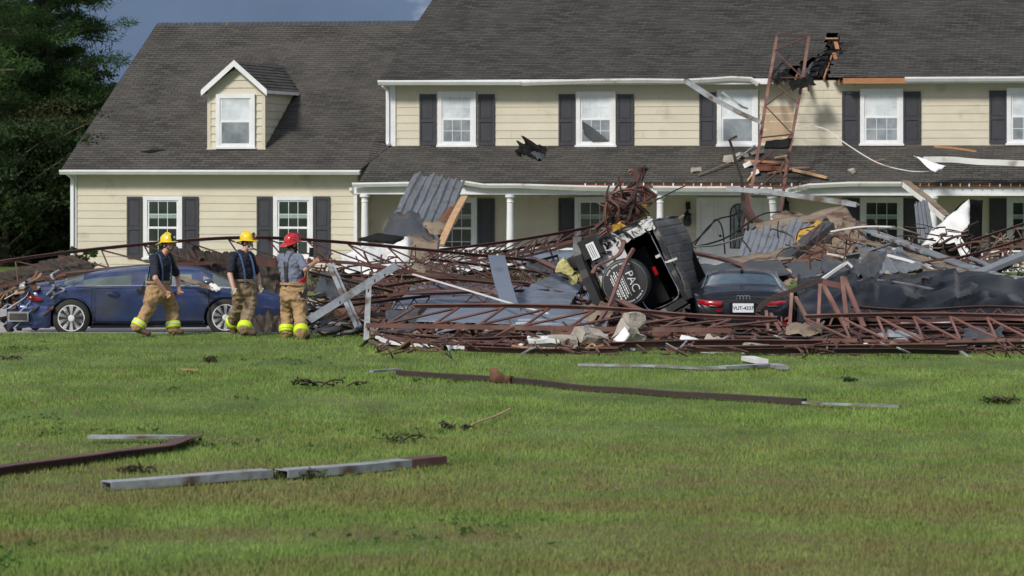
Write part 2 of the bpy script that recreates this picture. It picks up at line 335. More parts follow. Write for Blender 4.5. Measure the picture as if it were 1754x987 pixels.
def roof_plane(name, quad, m, parent, hole=None, thick=.06):
    """quad: eave-left, eave-right, ridge-right, ridge-left in house coordinates; stepped courses, UV in metres"""
    A, B, C, D = [Vector(q) for q in quad]
    nrm = (B - A).cross(D - A).normalized(); up = nrm.cross((B - A).normalized()).normalized()
    L = max((D - A).dot(up), (C - B).dot(up)); rows = max(2, int(L / .135))
    me_v, me_f, uvs = [], [], []
    xdir = (B - A).normalized()
    for r in range(rows):
        t0, t1 = r / rows, (r + 1) / rows
        l0, l1 = A.lerp(D, t0), A.lerp(D, t1); r0, r1 = B.lerp(C, t0), B.lerp(C, t1)
        segs = [(0.0, 1.0)]
        if hole:
            hv = hole(t0)
            if hv: segs = [(0.0, hv[0]), (hv[1], 1.0)]
        for s0, s1 in segs:
            p = [l0.lerp(r0, s0) + nrm * .014, l0.lerp(r0, s1) + nrm * .014, l1.lerp(r1, s1) + nrm * .002, l1.lerp(r1, s0) + nrm * .002, l0.lerp(r0, s0) - nrm * .002, l0.lerp(r0, s1) - nrm * .002]
            k = len(me_v); me_v += p
            me_f.append((k, k + 1, k + 2, k + 3)); uvs.append([((q - A).dot(xdir), (q - A).dot(up)) for q in p[:4]])
            me_f.append((k + 4, k + 5, k + 1, k)); uvs.append([((q - A).dot(xdir), (q - A).dot(up) + .01) for q in (p[4], p[5], p[1], p[0])])
    # underside slab
    if not hole:
        k = len(me_v); me_v += [q - nrm * thick for q in (A, B, C, D)] + [q - nrm * .002 for q in (A, B, C, D)]
        for f in ((k + 3, k + 2, k + 1, k), (k, k + 1, k + 5, k + 4), (k + 1, k + 2, k + 6, k + 5), (k + 2, k + 3, k + 7, k + 6), (k + 3, k, k + 4, k + 7)): me_f.append(f); uvs.append([(0, 0), (.1, 0), (.1, .1), (0, .1)])
    me = bpy.data.meshes.new(name); me.from_pydata([tuple(v) for v in me_v], [], me_f); me.materials.append(m)
    uvl = me.uv_layers.new(name='UVMap'); i = 0
    for poly, u in zip(me.polygons, uvs):
        for li, c in zip(poly.loop_indices, u): uvl.data[li].uv = c
    return link(name, me, parent)
# ------------------------------------------------------------------ the house
house = empty('house', (0, HY, 0), 'two-storey cream clapboard house with dark shingle roofs, black shutters and a long porch', 'house', rz=-TH)
A0 = HA(427, 0); AC = HA(790, 0); A1 = 2 * AC - A0
Z_PT = HP(430, 160, 0)[1]                      # porch roof meets the upper wall
B_PE = -2.2; Z_PE = HP(600, 201, B_PE)[1]      # porch eave
Z_ME = HP(420, 89, -.45)[1]                    # main eave
B_WE = -1.45; Z_WE = HP(230, 187, B_WE)[1]     # wing eave
WA0 = HA(79, -1.1); WA1 = HA(391, -1.1)
WRB = 7.1; WRZ = Z_WE + .506 * (WRB - B_WE)
AE_W = HA(68, B_WE)
MRB = 8.5; MP = .386; MRZ = Z_ME + MP * (MRB + .45); AE_M = HA(415, -.45); AE_MR = A1 + .35
print('house', A0, A1, Z_PT, Z_PE, Z_ME, Z_WE, WRZ, HP(172, 26, WRB), 'ridge')
hm = MB()
hm.bx(A0, A1, .03, 16.4, -.14, Z_ME - .02); hm.part('wall', M['sidingcore'] if 'sidingcore' in M else M['siding'], house, True)
hm = MB(); hm.bx(WA1 + .002, A0 - .002, .035, 3, -.14, Z_PT - .05); hm.part('wall', M['siding'], house, True)
hm = MB(); hm.bx(WA0, WA1, -1.07, 15.0, -.14, Z_WE + .1); hm.part('wall', M['siding'], house, True)
# gable walls (left end of the wing, both ends of the main block)
g = MB()
g.add([(WA0, -1.07, Z_WE + .1), (WA0, 15.6, Z_WE + .1), (WA0, WRB, WRZ - .1), (WA0 + .1, -1.07, Z_WE + .1), (WA0 + .1, 15.6, Z_WE + .1), (WA0 + .1, WRB, WRZ - .1)], [(0, 2, 1), (3, 4, 5), (0, 3, 5, 2), (2, 5, 4, 1)])
for a in (A0, A1 - .1):
    g.add([(a, .03, Z_ME - .03), (a, 16.9, Z_ME - .03), (a, MRB, MRZ - .1), (a + .1, .03, Z_ME - .03), (a + .1, 16.9, Z_ME - .03), (a + .1, MRB, MRZ - .1)], [(0, 2, 1), (3, 4, 5), (0, 3, 5, 2), (2, 5, 4, 1)])
g.part('gable_wall', M['siding'], house, True)
def boards(a0, a1, b, z0, z1, exposure=.212, seg=3.66, skip=None, clip=None):
    n = int(round((z1 - z0) / exposure)); e = (z1 - z0) / n; rs = random.Random(int(a0 * 100) + int(z0 * 10))
    for r in range(n):
        zb = z0 + r * e; aa, ab = a0, a1
        if clip: aa, ab = clip(zb + e * .5)
        if ab - aa < .08: continue
        x = aa - rs.random() * seg
        while x < ab:
            s0, s1 = max(x, aa), min(x + seg, ab); x += seg
            if s1 - s0 < .06: continue
            if skip and skip(s0, s1, zb, r):
                for (q0, q1) in skip(s0, s1, zb, r):
                    if q1 - q0 > .05: one(q0, q1, b, zb, e)
                continue
            one(s0, s1, b, zb, e)
def one(s0, s1, b, zb, e):
    m = MB(); s1 -= .004
    m.add([(s0, b, zb), (s1, b, zb), (s1, b - .020, zb), (s0, b - .020, zb), (s0, b, zb + e + .002), (s1, b, zb + e + .002), (s1, b - .006, zb + e + .002), (s0, b - .006, zb + e + .002)],
          [(0, 3, 2, 1), (4, 5, 6, 7), (3, 7, 6, 2), (0, 4, 7, 3), (1, 2, 6, 5), (0, 1, 5, 4)])
    m.part('siding_board', M['siding'], house, True)
TA0, TA1 = HA(833, 0), HA(866, 0)
def torn(s0, s1, zb, r):
    # boards knocked off behind the leaning tower
    j = .25 * noise.noise(Vector((r * 3.1, 0, 1))); t0, t1 = TA0 + j + .2, HA(845 + 9 * (r % 3), 0) + j
    if r in (1, 2, 3) and s0 < t1 and s1 > t0: return [(s0, max(s0, t0)), (min(s1, t1), s1)]
    return None
boards(A0 + .16, A1 - .16, .03, Z_PT, Z_ME - .06, skip=torn)
boards(HA(391, 0), A1 - .16, .03, -.1, Z_PT - .15)
boards(WA0 + .14, WA1 - .02, -1.07, -.1, Z_WE - .05)
m = MB(); m.bx(TA0, HA(868, 0), .012, .026, Z_PT + .1, Z_PT + 1.1); m.part('sheathing', M['sheath'] if 'sheath' in M else M['tan'], house, True, label='bare tan sheathing behind torn off siding')
# corner boards
m = MB(); m.bx(A0 - .02, A0 + .15, -.02, .06, Z_PT, Z_ME - .06); m.part('corner_board', M['white'], house, True)
m = MB(); m.bx(WA0 - .03, WA0 + .13, -1.12, -1.02, -.1, Z_WE - .05); m.part('corner_board', M['white'], house, True)
m = MB(); m.bx(A1 - .15, A1 + .02, -.02, .06, -.1, Z_ME - .06); m.part('corner_board', M['white'], house, True)
# roofs
WR_R = HA(395, B_WE)
wr = roof_plane('roof', [(AE_W, B_WE, Z_WE + .06), (WR_R, B_WE, Z_WE + .06), (WR_R, WRB, WRZ + .06), (AE_W, WRB, WRZ + .06)], M['roof'], house)
roof_plane('roof', [(WR_R + .0, 0.03, Z_WE + .06 + .506 * (.03 - B_WE)), (A0 + .02, .03, Z_WE + .06 + .506 * (.03 - B_WE)), (A0 + .02, WRB, WRZ + .06), (WR_R, WRB, WRZ + .06)], M['roof'], house)
zpr = lambda b: Z_PE + .05 + (Z_PT - .03 - Z_PE) * (b - B_PE) / (.03 - B_PE)
print('valley', zpr(B_WE), Z_WE + .06, zpr(.03), Z_WE + .06 + .506 * (.03 - B_WE))
roof_plane('roof', [(WR_R - .01, B_WE, Z_WE + .06), (WR_R + .02, B_WE, zpr(B_WE) + .015), (A0 + .02, .03, zpr(.03) + .015), (WR_R - .01, .03, Z_WE + .06 + .506 * (.03 - B_WE))], M['roof'], house)
roof_plane('roof', [(A0 + .02, 2 * WRB - B_WE, Z_WE + .06), (AE_W, 2 * WRB - B_WE, Z_WE + .06), (AE_W, WRB, WRZ + .06), (A0 + .02, WRB, WRZ + .06)], M['roof'], house)
m = MB(); 
for i in range(60):
    a = AE_W + (A0 - AE_W) * i / 60; w = (A0 - AE_W) / 60 + .03
    m.add([(a, WRB - .16, WRZ - .02), (a, WRB, WRZ + .10), (a, WRB + .16, WRZ - .02), (a + w, WRB - .16, WRZ - .005), (a + w, WRB, WRZ + .115), (a + w, WRB + .16, WRZ - .005)], [(0, 3, 4, 1), (1, 4, 5, 2), (0, 1, 2), (3, 5, 4)])
m.part('ridge_cap', M['darkgrey'], house, True)
# rotten hole torn in the main eave behind the tower
HL0, HL1 = HA(853, -.45), HA(921, .8)
def hole(t):
    d = t * (MRB + .45)
    if d > 3.35: return None
    W = AE_MR - AE_M
    jit = .25 * noise.noise(Vector((d * 5, 2, 0)))
    if d < 1.0: l = HA(848 + 26 * d, -.45 + d)
    else: l = HA(874 + min(30, 34 * (d - 1)), -.45 + d)
    r = HA(906 + 3.3 * d, -.45 + d)
    l += jit; r += jit * .7
    if l > r: return None
    return ((l - AE_M) / W, (r - AE_M) / W)
roof_plane('roof', [(AE_M, -.45, Z_ME + .05), (AE_MR, -.45, Z_ME + .05), (AE_MR, MRB, MRZ + .05), (AE_M, MRB, MRZ + .05)], M['roofmain'], house, hole=hole)
roof_plane('roof', [(AE_MR, 2 * MRB + .45, Z_ME + .05), (AE_M, 2 * MRB + .45, Z_ME + .05), (AE_M, MRB, MRZ + .05), (AE_MR, MRB, MRZ + .05)], M['roofmain'], house)
m = MB(); d0 = HA(846, 0) ; d1 = HA(930, 0)
m.bx(d0 - .5, d1 + .3, .05, 4.2, Z_ME - .015, Z_ME + .01); m.bx(d0 - .5, d1 + .5, 4.15, 4.2, Z_ME + .01, Z_ME + 1.6); m.part('attic_floor', M['voidblack'], house, True)  # floor and back wall blackened to paint attic shade behind the hole
for i in range(7):
    a = d0 - .3 + .42 * i; m = MB(); k = .35 if i in (2, 3, 4) else .05
    m.bar((a, -.38 + k * .6, Z_ME - .09 + MP * k * .6 - (.25 if i in (2, 3) else 0)), (a + .05 * (i % 3), 2.4, Z_ME - .09 + MP * 2.8), .045, .13); m.part('rafter', M['rawwood'], house, True)
# soffits and fascias
m = MB(); m.bx(AE_M + .02, HA(846, -.4), -.43, .03, Z_ME - .07, Z_ME - .045); m.bx(HA(922, -.4), AE_MR - .02, -.43, .03, Z_ME - .07, Z_ME - .045); m.part('soffit', M['white'], house, True)
m = MB(); m.bx(AE_W + .02, WR_R - .02, B_WE + .02, -1.07, Z_WE - .07, Z_WE - .045); m.part('soffit', M['white'], house, True)
m = MB(); m.bx(AE_W - .01, AE_W + .03, B_WE, WRB, 0, .01); 
m = MB(); q = .506
m.add([(AE_W - .03, B_WE, Z_WE - .12), (AE_W - .03, B_WE, Z_WE + .05), (AE_W - .03, WRB, WRZ + .05), (AE_W - .03, WRB, WRZ - .12), (AE_W, B_WE, Z_WE - .12), (AE_W, B_WE, Z_WE + .05), (AE_W, WRB, WRZ + .05), (AE_W, WRB, WRZ - .12)], [(0, 1, 2, 3), (7, 6, 5, 4), (0, 4, 5, 1), (1, 5, 6, 2), (2, 6, 7, 3), (3, 7, 4, 0)])
m.part('rake_board', M['darkgrey'], house, True)
GUT = [(-.0, -.07), (.06, -.07), (.11, .01), (.11, .055), (.095, .055), (.095, .045), (0, .045)]
def gutter(pts, name='gutter', mt='white', label=None, dz=None):
    m = MB(); m.sweep(pts, [(a, b) for a, b in GUT], (0, 0, 1)); return m.part(name, M[mt], house, True, label=label)
gz = Z_ME - .01
def gp(x, y): a, z = HP(x, y, -.46); return (a, -.46, z)
gutter([gp(414, 90), gp(570, 90.3)])
gutter([gp(571, 91), gp(600, 90), gp(650, 88.5), gp(700, 88), gp(750, 88.5), gp(780, 87), gp(800, 85.5), gp(822, 86.5), gp(830, 92)], mt='whitedirty', label='warped gutter curling down at its torn end')
gutter([gp(990, 86.5), gp(1120, 86), (AE_MR + .02, -.46, gp(1120, 86)[2])])
m = MB(); p, q = gp(922, 87), gp(990, 87); m.bx(p[0], q[0], -.47, -.43, Z_ME - .12, Z_ME + .03); m.part('fascia', M['rawwood'], house, True, label='bare orange wood where the gutter tore off')
m = MB(); m.bx(AE_M + .02, HA(846, -.4), -.452, -.432, Z_ME - .12, Z_ME + .03); m.bx(HA(990, -.4), AE_MR, -.452, -.432, Z_ME - .12, Z_ME + .03); m.part('fascia', M['white'], house, True)
def gw(x, y): a, z = HP(x, y, B_WE - .01); return (a, B_WE - .01, z)
gutter([gw(66, 188), gw(394, 188.3)])
m = MB(); m.bx(AE_W + .02, WR_R - .02, B_WE, B_WE + .02, Z_WE - .1, Z_WE + .03); m.part('fascia', M['white'], house, True)
def spout(x, ytop, ybot, b, name='downspout'):
    a, zt = HP(x, ytop, b); _, zb = HP(x, ybot, b); m = MB()
    m.sweep([(a - .1, b - .12, zt + .12), (a - .1, b - .12, zt + .05), (a, b, zt - .08), (a, b, zb + .05), (a + .06, b - .12, zb)], [(-.045, -.03), (.045, -.03), (.045, .03), (-.045, .03)], (0, 1, 0)); m.part(name, M['white'], house, True)
spout(424, 96, 158, -.05); spout(79, 192, 300, -1.16); spout(389, 210, 300, -1.16)
# porch roof, beam, ceiling, floor
PA0 = HA(393, B_PE); PA1 = A1 + .4
prf = roof_plane('porch_roof', [(PA0, B_PE, Z_PE + .05), (PA1, B_PE, Z_PE + .05), (PA1, .03, Z_PT + .02), (PA0, .03, Z_PT + .02)], M['roof'], house)
BM = -2.0
def bz(x, y): return HP(x, y, BM)
_, zt = bz(600, 203.5); _, zb = bz(600, 211)
m = MB(); m.bx(HA(388, BM), PA1 - .05, BM - .09, BM + .09, zb, zt); m.part('porch_beam', M['white'], house, True)
m = MB(); m.bx(HA(388, BM), PA1 - .05, BM - .105, BM + .1, zb - .045, zb - .002); m.part('beam_moulding', M['white'], house, True)
m = MB(); m.bx(PA0, PA1 - .05, B_PE + .03, B_PE + .05, zt + .004, Z_PE + .04); m.part('fascia', M['redwood'], house, True, label='exposed red brown fascia under the porch shingles')
m = MB(); m.bx(PA0 + .1, PA1 - .1, BM + .095, 0, zb + .06, zb + .09); m.part('porch_ceiling', M['porchceil'], house, True)
m = MB(); m.bx(PA0, PA1, BM - .2, -.0, -.14, -.02); m.part('porch_floor', M['concrete'], house, True)
for k in range(46):    # rafter tails and nail blocks in the torn fascia
    a = HA(640, B_PE) + k * .26 + random.uniform(-.04, .04)
    if a > PA1: break
    m = MB(); m.bx(a, a + .035, B_PE - .012, B_PE + .03, zt + .01, zt + .07 + .03 * random.random()); m.part('rafter_tail', M['paleWood' if k % 3 else 'white'], house, True)
gpt = lambda x, y: (HA(x, B_PE - .02), B_PE - .02, HP(x, y, B_PE - .02)[1])
gutter([gpt(386, 202), gpt(450, 201)])
gutter([gpt(505, 199), gpt(530, 203), gpt(570, 203), gpt(640, 205), gpt(700, 206)], mt='whitedirty', label='sagging dented porch gutter')
gutter([gpt(715, 205.5), gpt(760, 206), gpt(820, 206), gpt(845, 207)], mt='whitedirty', label='scraped porch gutter over the front door')
gutter([gpt(862, 208), gpt(885, 203), gpt(930, 201), (HA(992, B_PE - .02), B_PE - .02, HP(992, 201, B_PE)[1])], mt='whitedirty', label='buckled porch gutter bowed upwards')
def column(x, lean=0):
    a = HA(x, BM); m = MB(); H = zb - .045
    prof = [(.15, -.02), (.15, .06), (.125, .07), (.13, .12), (.105, .15), (.10, H * .5), (.088, H - .22), (.105, H - .2), (.09, H - .17), (.09, H - .1), (.12, H - .08), (.14, H - .07), (.14, H)]
    m.lathe(prof, (a, BM, 0), (math.sin(lean), 0, math.cos(lean)), 16); m.part('porch_column', M['white'], house, True, smooth=False)
for x in (399, 558, 722, 1021): column(x)
column(852, -.09); column(1190)
def railing(xa, xb):
    a, b = HA(xa, BM), HA(xb, BM); m = MB(); m.bx(a, b, BM - .04, BM + .04, .60, .66); m.bx(a, b, BM - .03, BM + .03, .06, .11)
    r = m.part('railing', M['white'], house, True)
    bm_ = MB(); bm_.bx(-.018, .018, -.018, .018, 0, .49); me = bm_.mesh('baluster', M['white'])
    n = int((b - a) / .13)
    for i in range(n):
        o = link('baluster', me, r); o.location = (a + (i + .5) * (b - a) / n, BM, .11)
railing(405, 552); railing(564, 716); railing(1027, 1184)
# windows -------------------------------------------------------
def window(xc, w_px, y0, y1, b, style, parent=None, mun=True):
    """casing with sashes, muntins, two panes; xc in photo pixels fixes the place along the wall"""
    a, z1 = HP(xc, y0, b); _, z0 = HP(xc, y1, b)
    sc = (HY - a * ST) / F; w = w_px * sc * 1.02; parent = parent or house
    return window_at(a, w, z0, z1, b, style, parent, mun)
def window_at(a, w, z0, z1, b, style, parent, mun=True):
    c = .115; m = MB(); x0, x1 = a - w / 2, a + w / 2; f = b - .06
    m.bx(x0, x0 + c, f, b, z0, z1); m.bx(x1 - c, x1, f, b, z0, z1); m.bx(x0 + c, x1 - c, f, b, z1 - c, z1); m.bx(x0 + c, x1 - c, f, b, z0, z0 + c * .7)
    win = m.part('window', M['white'], parent, True)
    m = MB(); m.bx(x0 - .03, x1 + .03, f - .035, f - .002, z0 - .02, z0 + .035); m.part('sill', M['white'], win, True)
    gx0, gx1, gz0, gz1 = x0 + c, x1 - c, z0 + c * .7, z1 - c; mid = (gz0 + gz1) / 2; s = .05
    for k, (u0, u1, d) in enumerate(((gz0, mid + .02, .035), (mid - .01, gz1, .018))):
        m = MB(); fb = b - d
        m.bx(gx0, gx0 + s, fb - .012, fb, u0, u1); m.bx(gx1 - s, gx1, fb - .012, fb, u0, u1); m.bx(gx0 + s, gx1 - s, fb - .012, fb, u0, u0 + s); m.bx(gx0 + s, gx1 - s, fb - .012, fb, u1 - s * .8, u1)
        m.part('sash', M['white'], win, True)
        m = MB(); m.bx(gx0 + s * .5, gx1 - s * .5, fb - .005, fb + .003, u0 + s * .5, u1 - s * .4)
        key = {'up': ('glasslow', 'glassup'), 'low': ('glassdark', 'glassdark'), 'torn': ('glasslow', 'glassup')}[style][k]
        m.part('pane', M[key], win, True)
        if mun:
            m = MB(); W = gx1 - gx0 - 2 * s; H = u1 - u0 - 1.8 * s
            for i in (1, 2): m.bx(gx0 + s + W * i / 3 - .009, gx0 + s + W * i / 3 + .009, fb - .0075, fb - .0055, u0 + s, u1 - s * .8)
            m.bx(gx0 + s, gx1 - s, fb - .0085, fb - .0060, u0 + s + H / 2 - .009, u0 + s + H / 2 + .009)
            m.part('muntin', M['muntin'], win, True)
        if style == 'low' and k == 1:
            m = MB(); H = u1 - u0
            m.bx(gx0 + s, gx1 - s, fb - .0068, fb - .0052, u0 + H * .36, u0 + H * .52); m.part('blind', M['blind'], win, True)
        if style == 'torn' and k == 0:
            m = MB(); m.add([(gx0 + s, fb - .03, u1 - s), (gx0 + s + .05, fb - .03, u0 + .25), (gx0 + s + .28, fb - .06, u0 + .06), (gx1 - s - .02, fb - .05, u0 + .07), (gx0 + s + .3, fb - .02, u0 + .42)], [(0, 1, 2, 4), (4, 2, 3)])
            m.part('torn_screen', M['darkgrey'], win, True, label='insect screen torn and hanging across the lower sash')
    return win
def shutter(x0p, x1p, y0, y1, b):
    a0_, z1 = HP(x0p, y0, b); a1_, z0 = HP(x1p, y1, b); m = MB(); f = b - .035; w = .055
    mid = z0 + (z1 - z0) * .48
    m.bx(a0_, a0_ + w, f, b, z0, z1); m.bx(a1_ - w, a1_, f, b, z0, z1)
    for (u0, u1) in ((z0, z0 + .08), (mid - .04, mid + .04), (z1 - .08, z1)): m.bx(a0_ + w, a1_ - w, f, b, u0, u1)
    for (u0, u1) in ((z0 + .08, mid - .04), (mid + .04, z1 - .08)):
        m.bx(a0_ + w, a1_ - w, f + .022, b, u0, u1); m.bx(a0_ + w + .035, a1_ - w - .035, f + .010, f + .021, u0 + .035, u1 - .035)
    m.part('shutter', M['shutter'], house, True)
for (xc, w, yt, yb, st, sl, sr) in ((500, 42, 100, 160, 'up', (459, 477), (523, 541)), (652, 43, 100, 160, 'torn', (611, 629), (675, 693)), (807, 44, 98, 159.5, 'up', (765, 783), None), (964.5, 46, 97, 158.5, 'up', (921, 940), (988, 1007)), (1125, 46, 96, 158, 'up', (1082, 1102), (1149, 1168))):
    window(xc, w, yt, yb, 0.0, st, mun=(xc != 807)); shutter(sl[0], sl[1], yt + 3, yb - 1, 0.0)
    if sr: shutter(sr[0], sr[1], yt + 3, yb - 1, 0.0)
for (xc, w, sl, sr) in ((178.5, 43, (139, 155.5), (200.5, 217)), (321, 43.5, (281, 298), (344, 361))):
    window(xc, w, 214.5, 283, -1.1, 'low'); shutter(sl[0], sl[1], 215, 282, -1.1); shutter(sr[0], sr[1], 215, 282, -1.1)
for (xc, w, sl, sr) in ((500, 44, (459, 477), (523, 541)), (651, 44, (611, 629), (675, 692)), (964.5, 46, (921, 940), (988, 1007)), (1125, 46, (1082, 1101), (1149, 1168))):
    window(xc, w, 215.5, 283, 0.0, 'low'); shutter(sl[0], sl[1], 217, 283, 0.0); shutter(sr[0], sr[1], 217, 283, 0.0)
# front door with sidelights ------------------------------------
def door():
    x0, x1 = HA(762, 0), HA(856, 0); _, zt_ = HP(800, 216, 0); m = MB(); f = -.03
    m.bx(x0, x1, -.05, .02, zt_ - .1, zt_); m.bx(x0, x0 + .1, -.05, .02, -.1, zt_ - .1); m.bx(x1 - .1, x1, -.05, .02, -.1, zt_ - .1)
    a, b_ = HA(785, 0), HA(831, 0); m.bx(a - .07, a, -.05, .02, -.1, zt_ - .1); m.bx(b_, b_ + .07, -.05, .02, -.1, zt_ - .1)
    d = m.part('front_door', M['white'], house, True)
    m = MB(); m.bx(a, b_, -.03, .01, -.05, zt_ - .1); m.part('door_leaf', M['white'], d, True)
    for (u, v) in ((x0 + .1, a - .07), (b_ + .07, x1 - .1)):
        m = MB(); m.bx(u, v, -.02, .01, -.05, zt_ - .1); 
        for (q0, q1) in ((.08, .7), (.8, zt_ - .2)): m.bx(u + .05, v - .05, -.034, -.021, q0, q1)
        m.part('sidelight', M['white'], d, True)
    c = (a + b_) / 2 + .02; z0, z1 = .62, zt_ - .42; rx = .24
    pts = [(c - rx, -.034, z0), (c + rx, -.034, z0)] + [(c + rx * math.cos(t), -.034, z1 + rx * math.sin(t)) for t in [math.pi * k / 12 for k in range(13)]]
    m = MB(); m.add(pts, [tuple(range(len(pts)))]); m.part('arched_glass', M['glasslow'], d, True)
    m = MB(); ring = [Vector((p[0], -.045, p[2])) for p in pts[1:]] + [Vector((pts[0][0], -.045, pts[0][2])), Vector((pts[1][0], -.045, pts[1][2]))]
    m.tube(ring, .017, 6)
    for s in (.6,): m.tube([Vector((c + (p.x - c) * s, -.045, z0 + (p.z - z0) * .86)) for p in ring], .012, 6)
    for k in (-.12, 0, .12): m.tube([(c + k, -.045, z0), (c + k * .2, -.045, (z0 + z1) / 2 + .1), (c - k, -.045, z1 + .2)], .009, 6)
    m.lathe([(.0, -.02), (.05, -.02), (.05, .0), (0, .0)], (c, -.05, (z0 + z1) / 2), (0, 1, 0), 10)
    m.part('door_ironwork', M['iron'], d, True)
    m = MB(); m.lathe([(.02, 0), (.035, .03), (.02, .06)], (a + .08, -.1, .95), (0, 1, 0), 10); m.part('handle', M['iron'], d, True)
door()
def lantern(x, y, label):
    a, z = HP(x, y, -.1); t = MB(); inv = mat_of(house); base = inv @ Vector((a, -.1, z - .25))
    L = empty('wall_lantern', base, label, 'lantern', 'black lanterns on the porch wall', rz=-TH)
    t = MB(); t.bx(-.06, .06, .06, .12, .42, .62); t.tube([(0, .08, .55), (0, -.05, .62), (0, -.05, .45)], .015, 6); t.part('bracket', M['iron'], L, True)
    t = MB(); t.lathe([(.0, .42), (.03, .41), (.05, .34), (.11, .30), (.12, .27), (.10, .26)], (0, -.05, 0), n=10); t.part('lamp_shade', M['iron'], L, True)
    t = MB(); t.lathe([(.095, .26), (.12, .10), (.10, .0), (.05, -.04)], (0, -.05, 0), n=8); t.part('lamp_glass', M['glassdark'], L, True)
    t = MB()
    for k in range(4):
        r_ = math.pi / 4 + k * math.pi / 2; t.tube([(.1 * math.cos(r_), -.05 + .1 * math.sin(r_), .27), (.125 * math.cos(r_), -.05 + .125 * math.sin(r_), .1), (.1 * math.cos(r_), -.05 + .1 * math.sin(r_), 0)], .01, 5)
    t.part('lamp_cage', M['iron'], L, True)
lantern(752, 236, 'black iron wall lantern left of the white front door')
lantern(859, 223, 'black iron wall lantern right of the front door, behind the leaning tower')
# dormer on the wing -------------------------------------------
def dormer():
    al, ar = HA(229, .2), HA(288.5, .2); zb_ = HP(258, 163, .2)[1]; ze = HP(258, 99, .2)[1]; zp = HP(257, 66, .0)[1]
    bf = (zb_ - (Z_WE + .06)) / .506 + B_WE      # front face sits where its foot meets the roof
    al, ar = HA(229, bf), HA(288.5, bf); zb_ = HP(258, 163, bf)[1]; ze = HP(258, 99, bf)[1]; zp = HP(257, 67, bf - .15)[1]
    zr = lambda b: Z_WE + .06 + .506 * (b - B_WE); br = lambda z: (z - Z_WE - .06) / .506 + B_WE
    m = MB(); be = br(ze); c = (al + ar) / 2; zw = ze + .08
    zg = zp - .17
    m.add([(al, bf, zb_ - .1), (ar, bf, zb_ - .1), (ar, bf, zw), (c, bf, zg), (al, bf, zw), (al, br(zw) + .3, zw), (ar, br(zw) + .3, zw), (ar, bf + .1, zb_ - .2), (al, bf + .1, zb_ - .2)], [(0, 1, 2, 3, 4), (1, 7, 6, 2), (0, 4, 5, 8)])
    dm = m.part('dormer', M['siding'], house, True)
    # boards on the front and on the two cheeks
    n = int((zg - zb_) / .212)
    for r in range(n + 1):
        z0 = zb_ + r * .212; z1 = min(z0 + .214, zg)
        if z1 - z0 < .04: continue
        def half(z): return (ar - al) / 2 if z <= zw else (ar - al) / 2 * max(0, (zg - z) / (zg - zw))
        h0, h1 = half(z0), half(z1); m = MB()
        m.add([(c - h0, bf, z0), (c + h0, bf, z0), (c + h0, bf - .028, z0), (c - h0, bf - .028, z0), (c - h1, bf, z1), (c + h1, bf, z1), (c + h1, bf - .006, z1), (c - h1, bf - .006, z1)], [(0, 3, 2, 1), (4, 5, 6, 7), (3, 7, 6, 2), (0, 4, 7, 3), (1, 2, 6, 5)])
        m.part('siding_board', M['siding'], dm, True)
        if z0 < zw:
            for sx in (ar, al):
                q = 1 if sx == ar else -1; m = MB(); z1c = min(z1, zw)
                m.add([(sx, bf, z0), (sx, br(z0) + .1, z0), (sx + q * .026, br(z0) + .1, z0), (sx + q * .026, bf, z0), (sx + q * .005, bf, z1c), (sx + q * .005, br(z1c) + .1, z1c), (sx, bf, z1c), (sx, br(z1c) + .1, z1c)], [(0, 1, 2, 3), (3, 2, 5, 4), (0, 3, 4, 6), (4, 5, 7, 6)])
                m.part('siding_board', M['siding'], dm, True)
    for sx in (al, ar):
        m = MB(); m.bx(sx - .05, sx + .05, bf - .036, bf + .03, zb_, zw - .02); m.part('corner_board', M['siding'], dm, True)
    m = MB(); m.bx(al - .06, ar + .06, bf - .045, bf - .002, zb_ - .03, zb_ + .03); m.part('apron_flashing', M['siding'], dm, True)
    # gable roof with white rake boards
    ov = .16; bo = bf - .24; ezx = .1; sl = (zp - ze) / ((ar - al) / 2 + ov)
    el, er = al - ov, ar + ov
    for (e_, nm) in ((el, 0), (er, 1)):
        E0 = (e_, bo, ze); T0 = (c, bo, zp); E1 = (e_, br(ze) + .1, ze); T1 = (c, br(zp) + .1, zp)
        quad = [E0, E1, T1, T0] if nm else [E1, E0, T0, T1]
        roof_plane('dormer_roof', quad, M['roof'], dm)
        m = MB(); k = .15
        m.add([(e_, bo, ze + .02), (e_, bo, ze - k), (c, bo, zp - k * .95), (c, bo, zp + .03), (e_, bo - .03, ze + .02), (e_, bo - .03, ze - k), (c, bo - .03, zp - k * .95), (c, bo - .03, zp + .03)], [(0, 1, 2, 3), (4, 7, 6, 5), (0, 4, 5, 1), (1, 5, 6, 2), (3, 2, 6, 7), (0, 3, 7, 4)])
        m.part('rake_board', M['white'], dm, True)
        m = MB(); m.bx(e_ - .02, e_ + .02, bo + .01, br(ze) + .05, ze - .09, ze + .0); m.part('eave_board', M['white'], dm, True)
    wz0, wz1 = HP(258, 162, bf)[1], HP(258, 103, bf)[1]
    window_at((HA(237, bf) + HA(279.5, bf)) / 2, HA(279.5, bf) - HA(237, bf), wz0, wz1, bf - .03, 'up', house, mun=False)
dormer()
# flaws in the wing shingles
m = MB(); a, z = HP(160, 167, .0); b = (z - Z_WE - .06) / .506 + B_WE; a, z = HP(160, 167, b)
m.add([(a - .2, b, z + .03), (a + .15, b - .06, z + .0), (a + .55, b + .12, z + .09), (a + .1, b + .1, z + .09)], [(0, 1, 2, 3)]); m.part('lifted_shingle', M['tarpaper'], house, True)
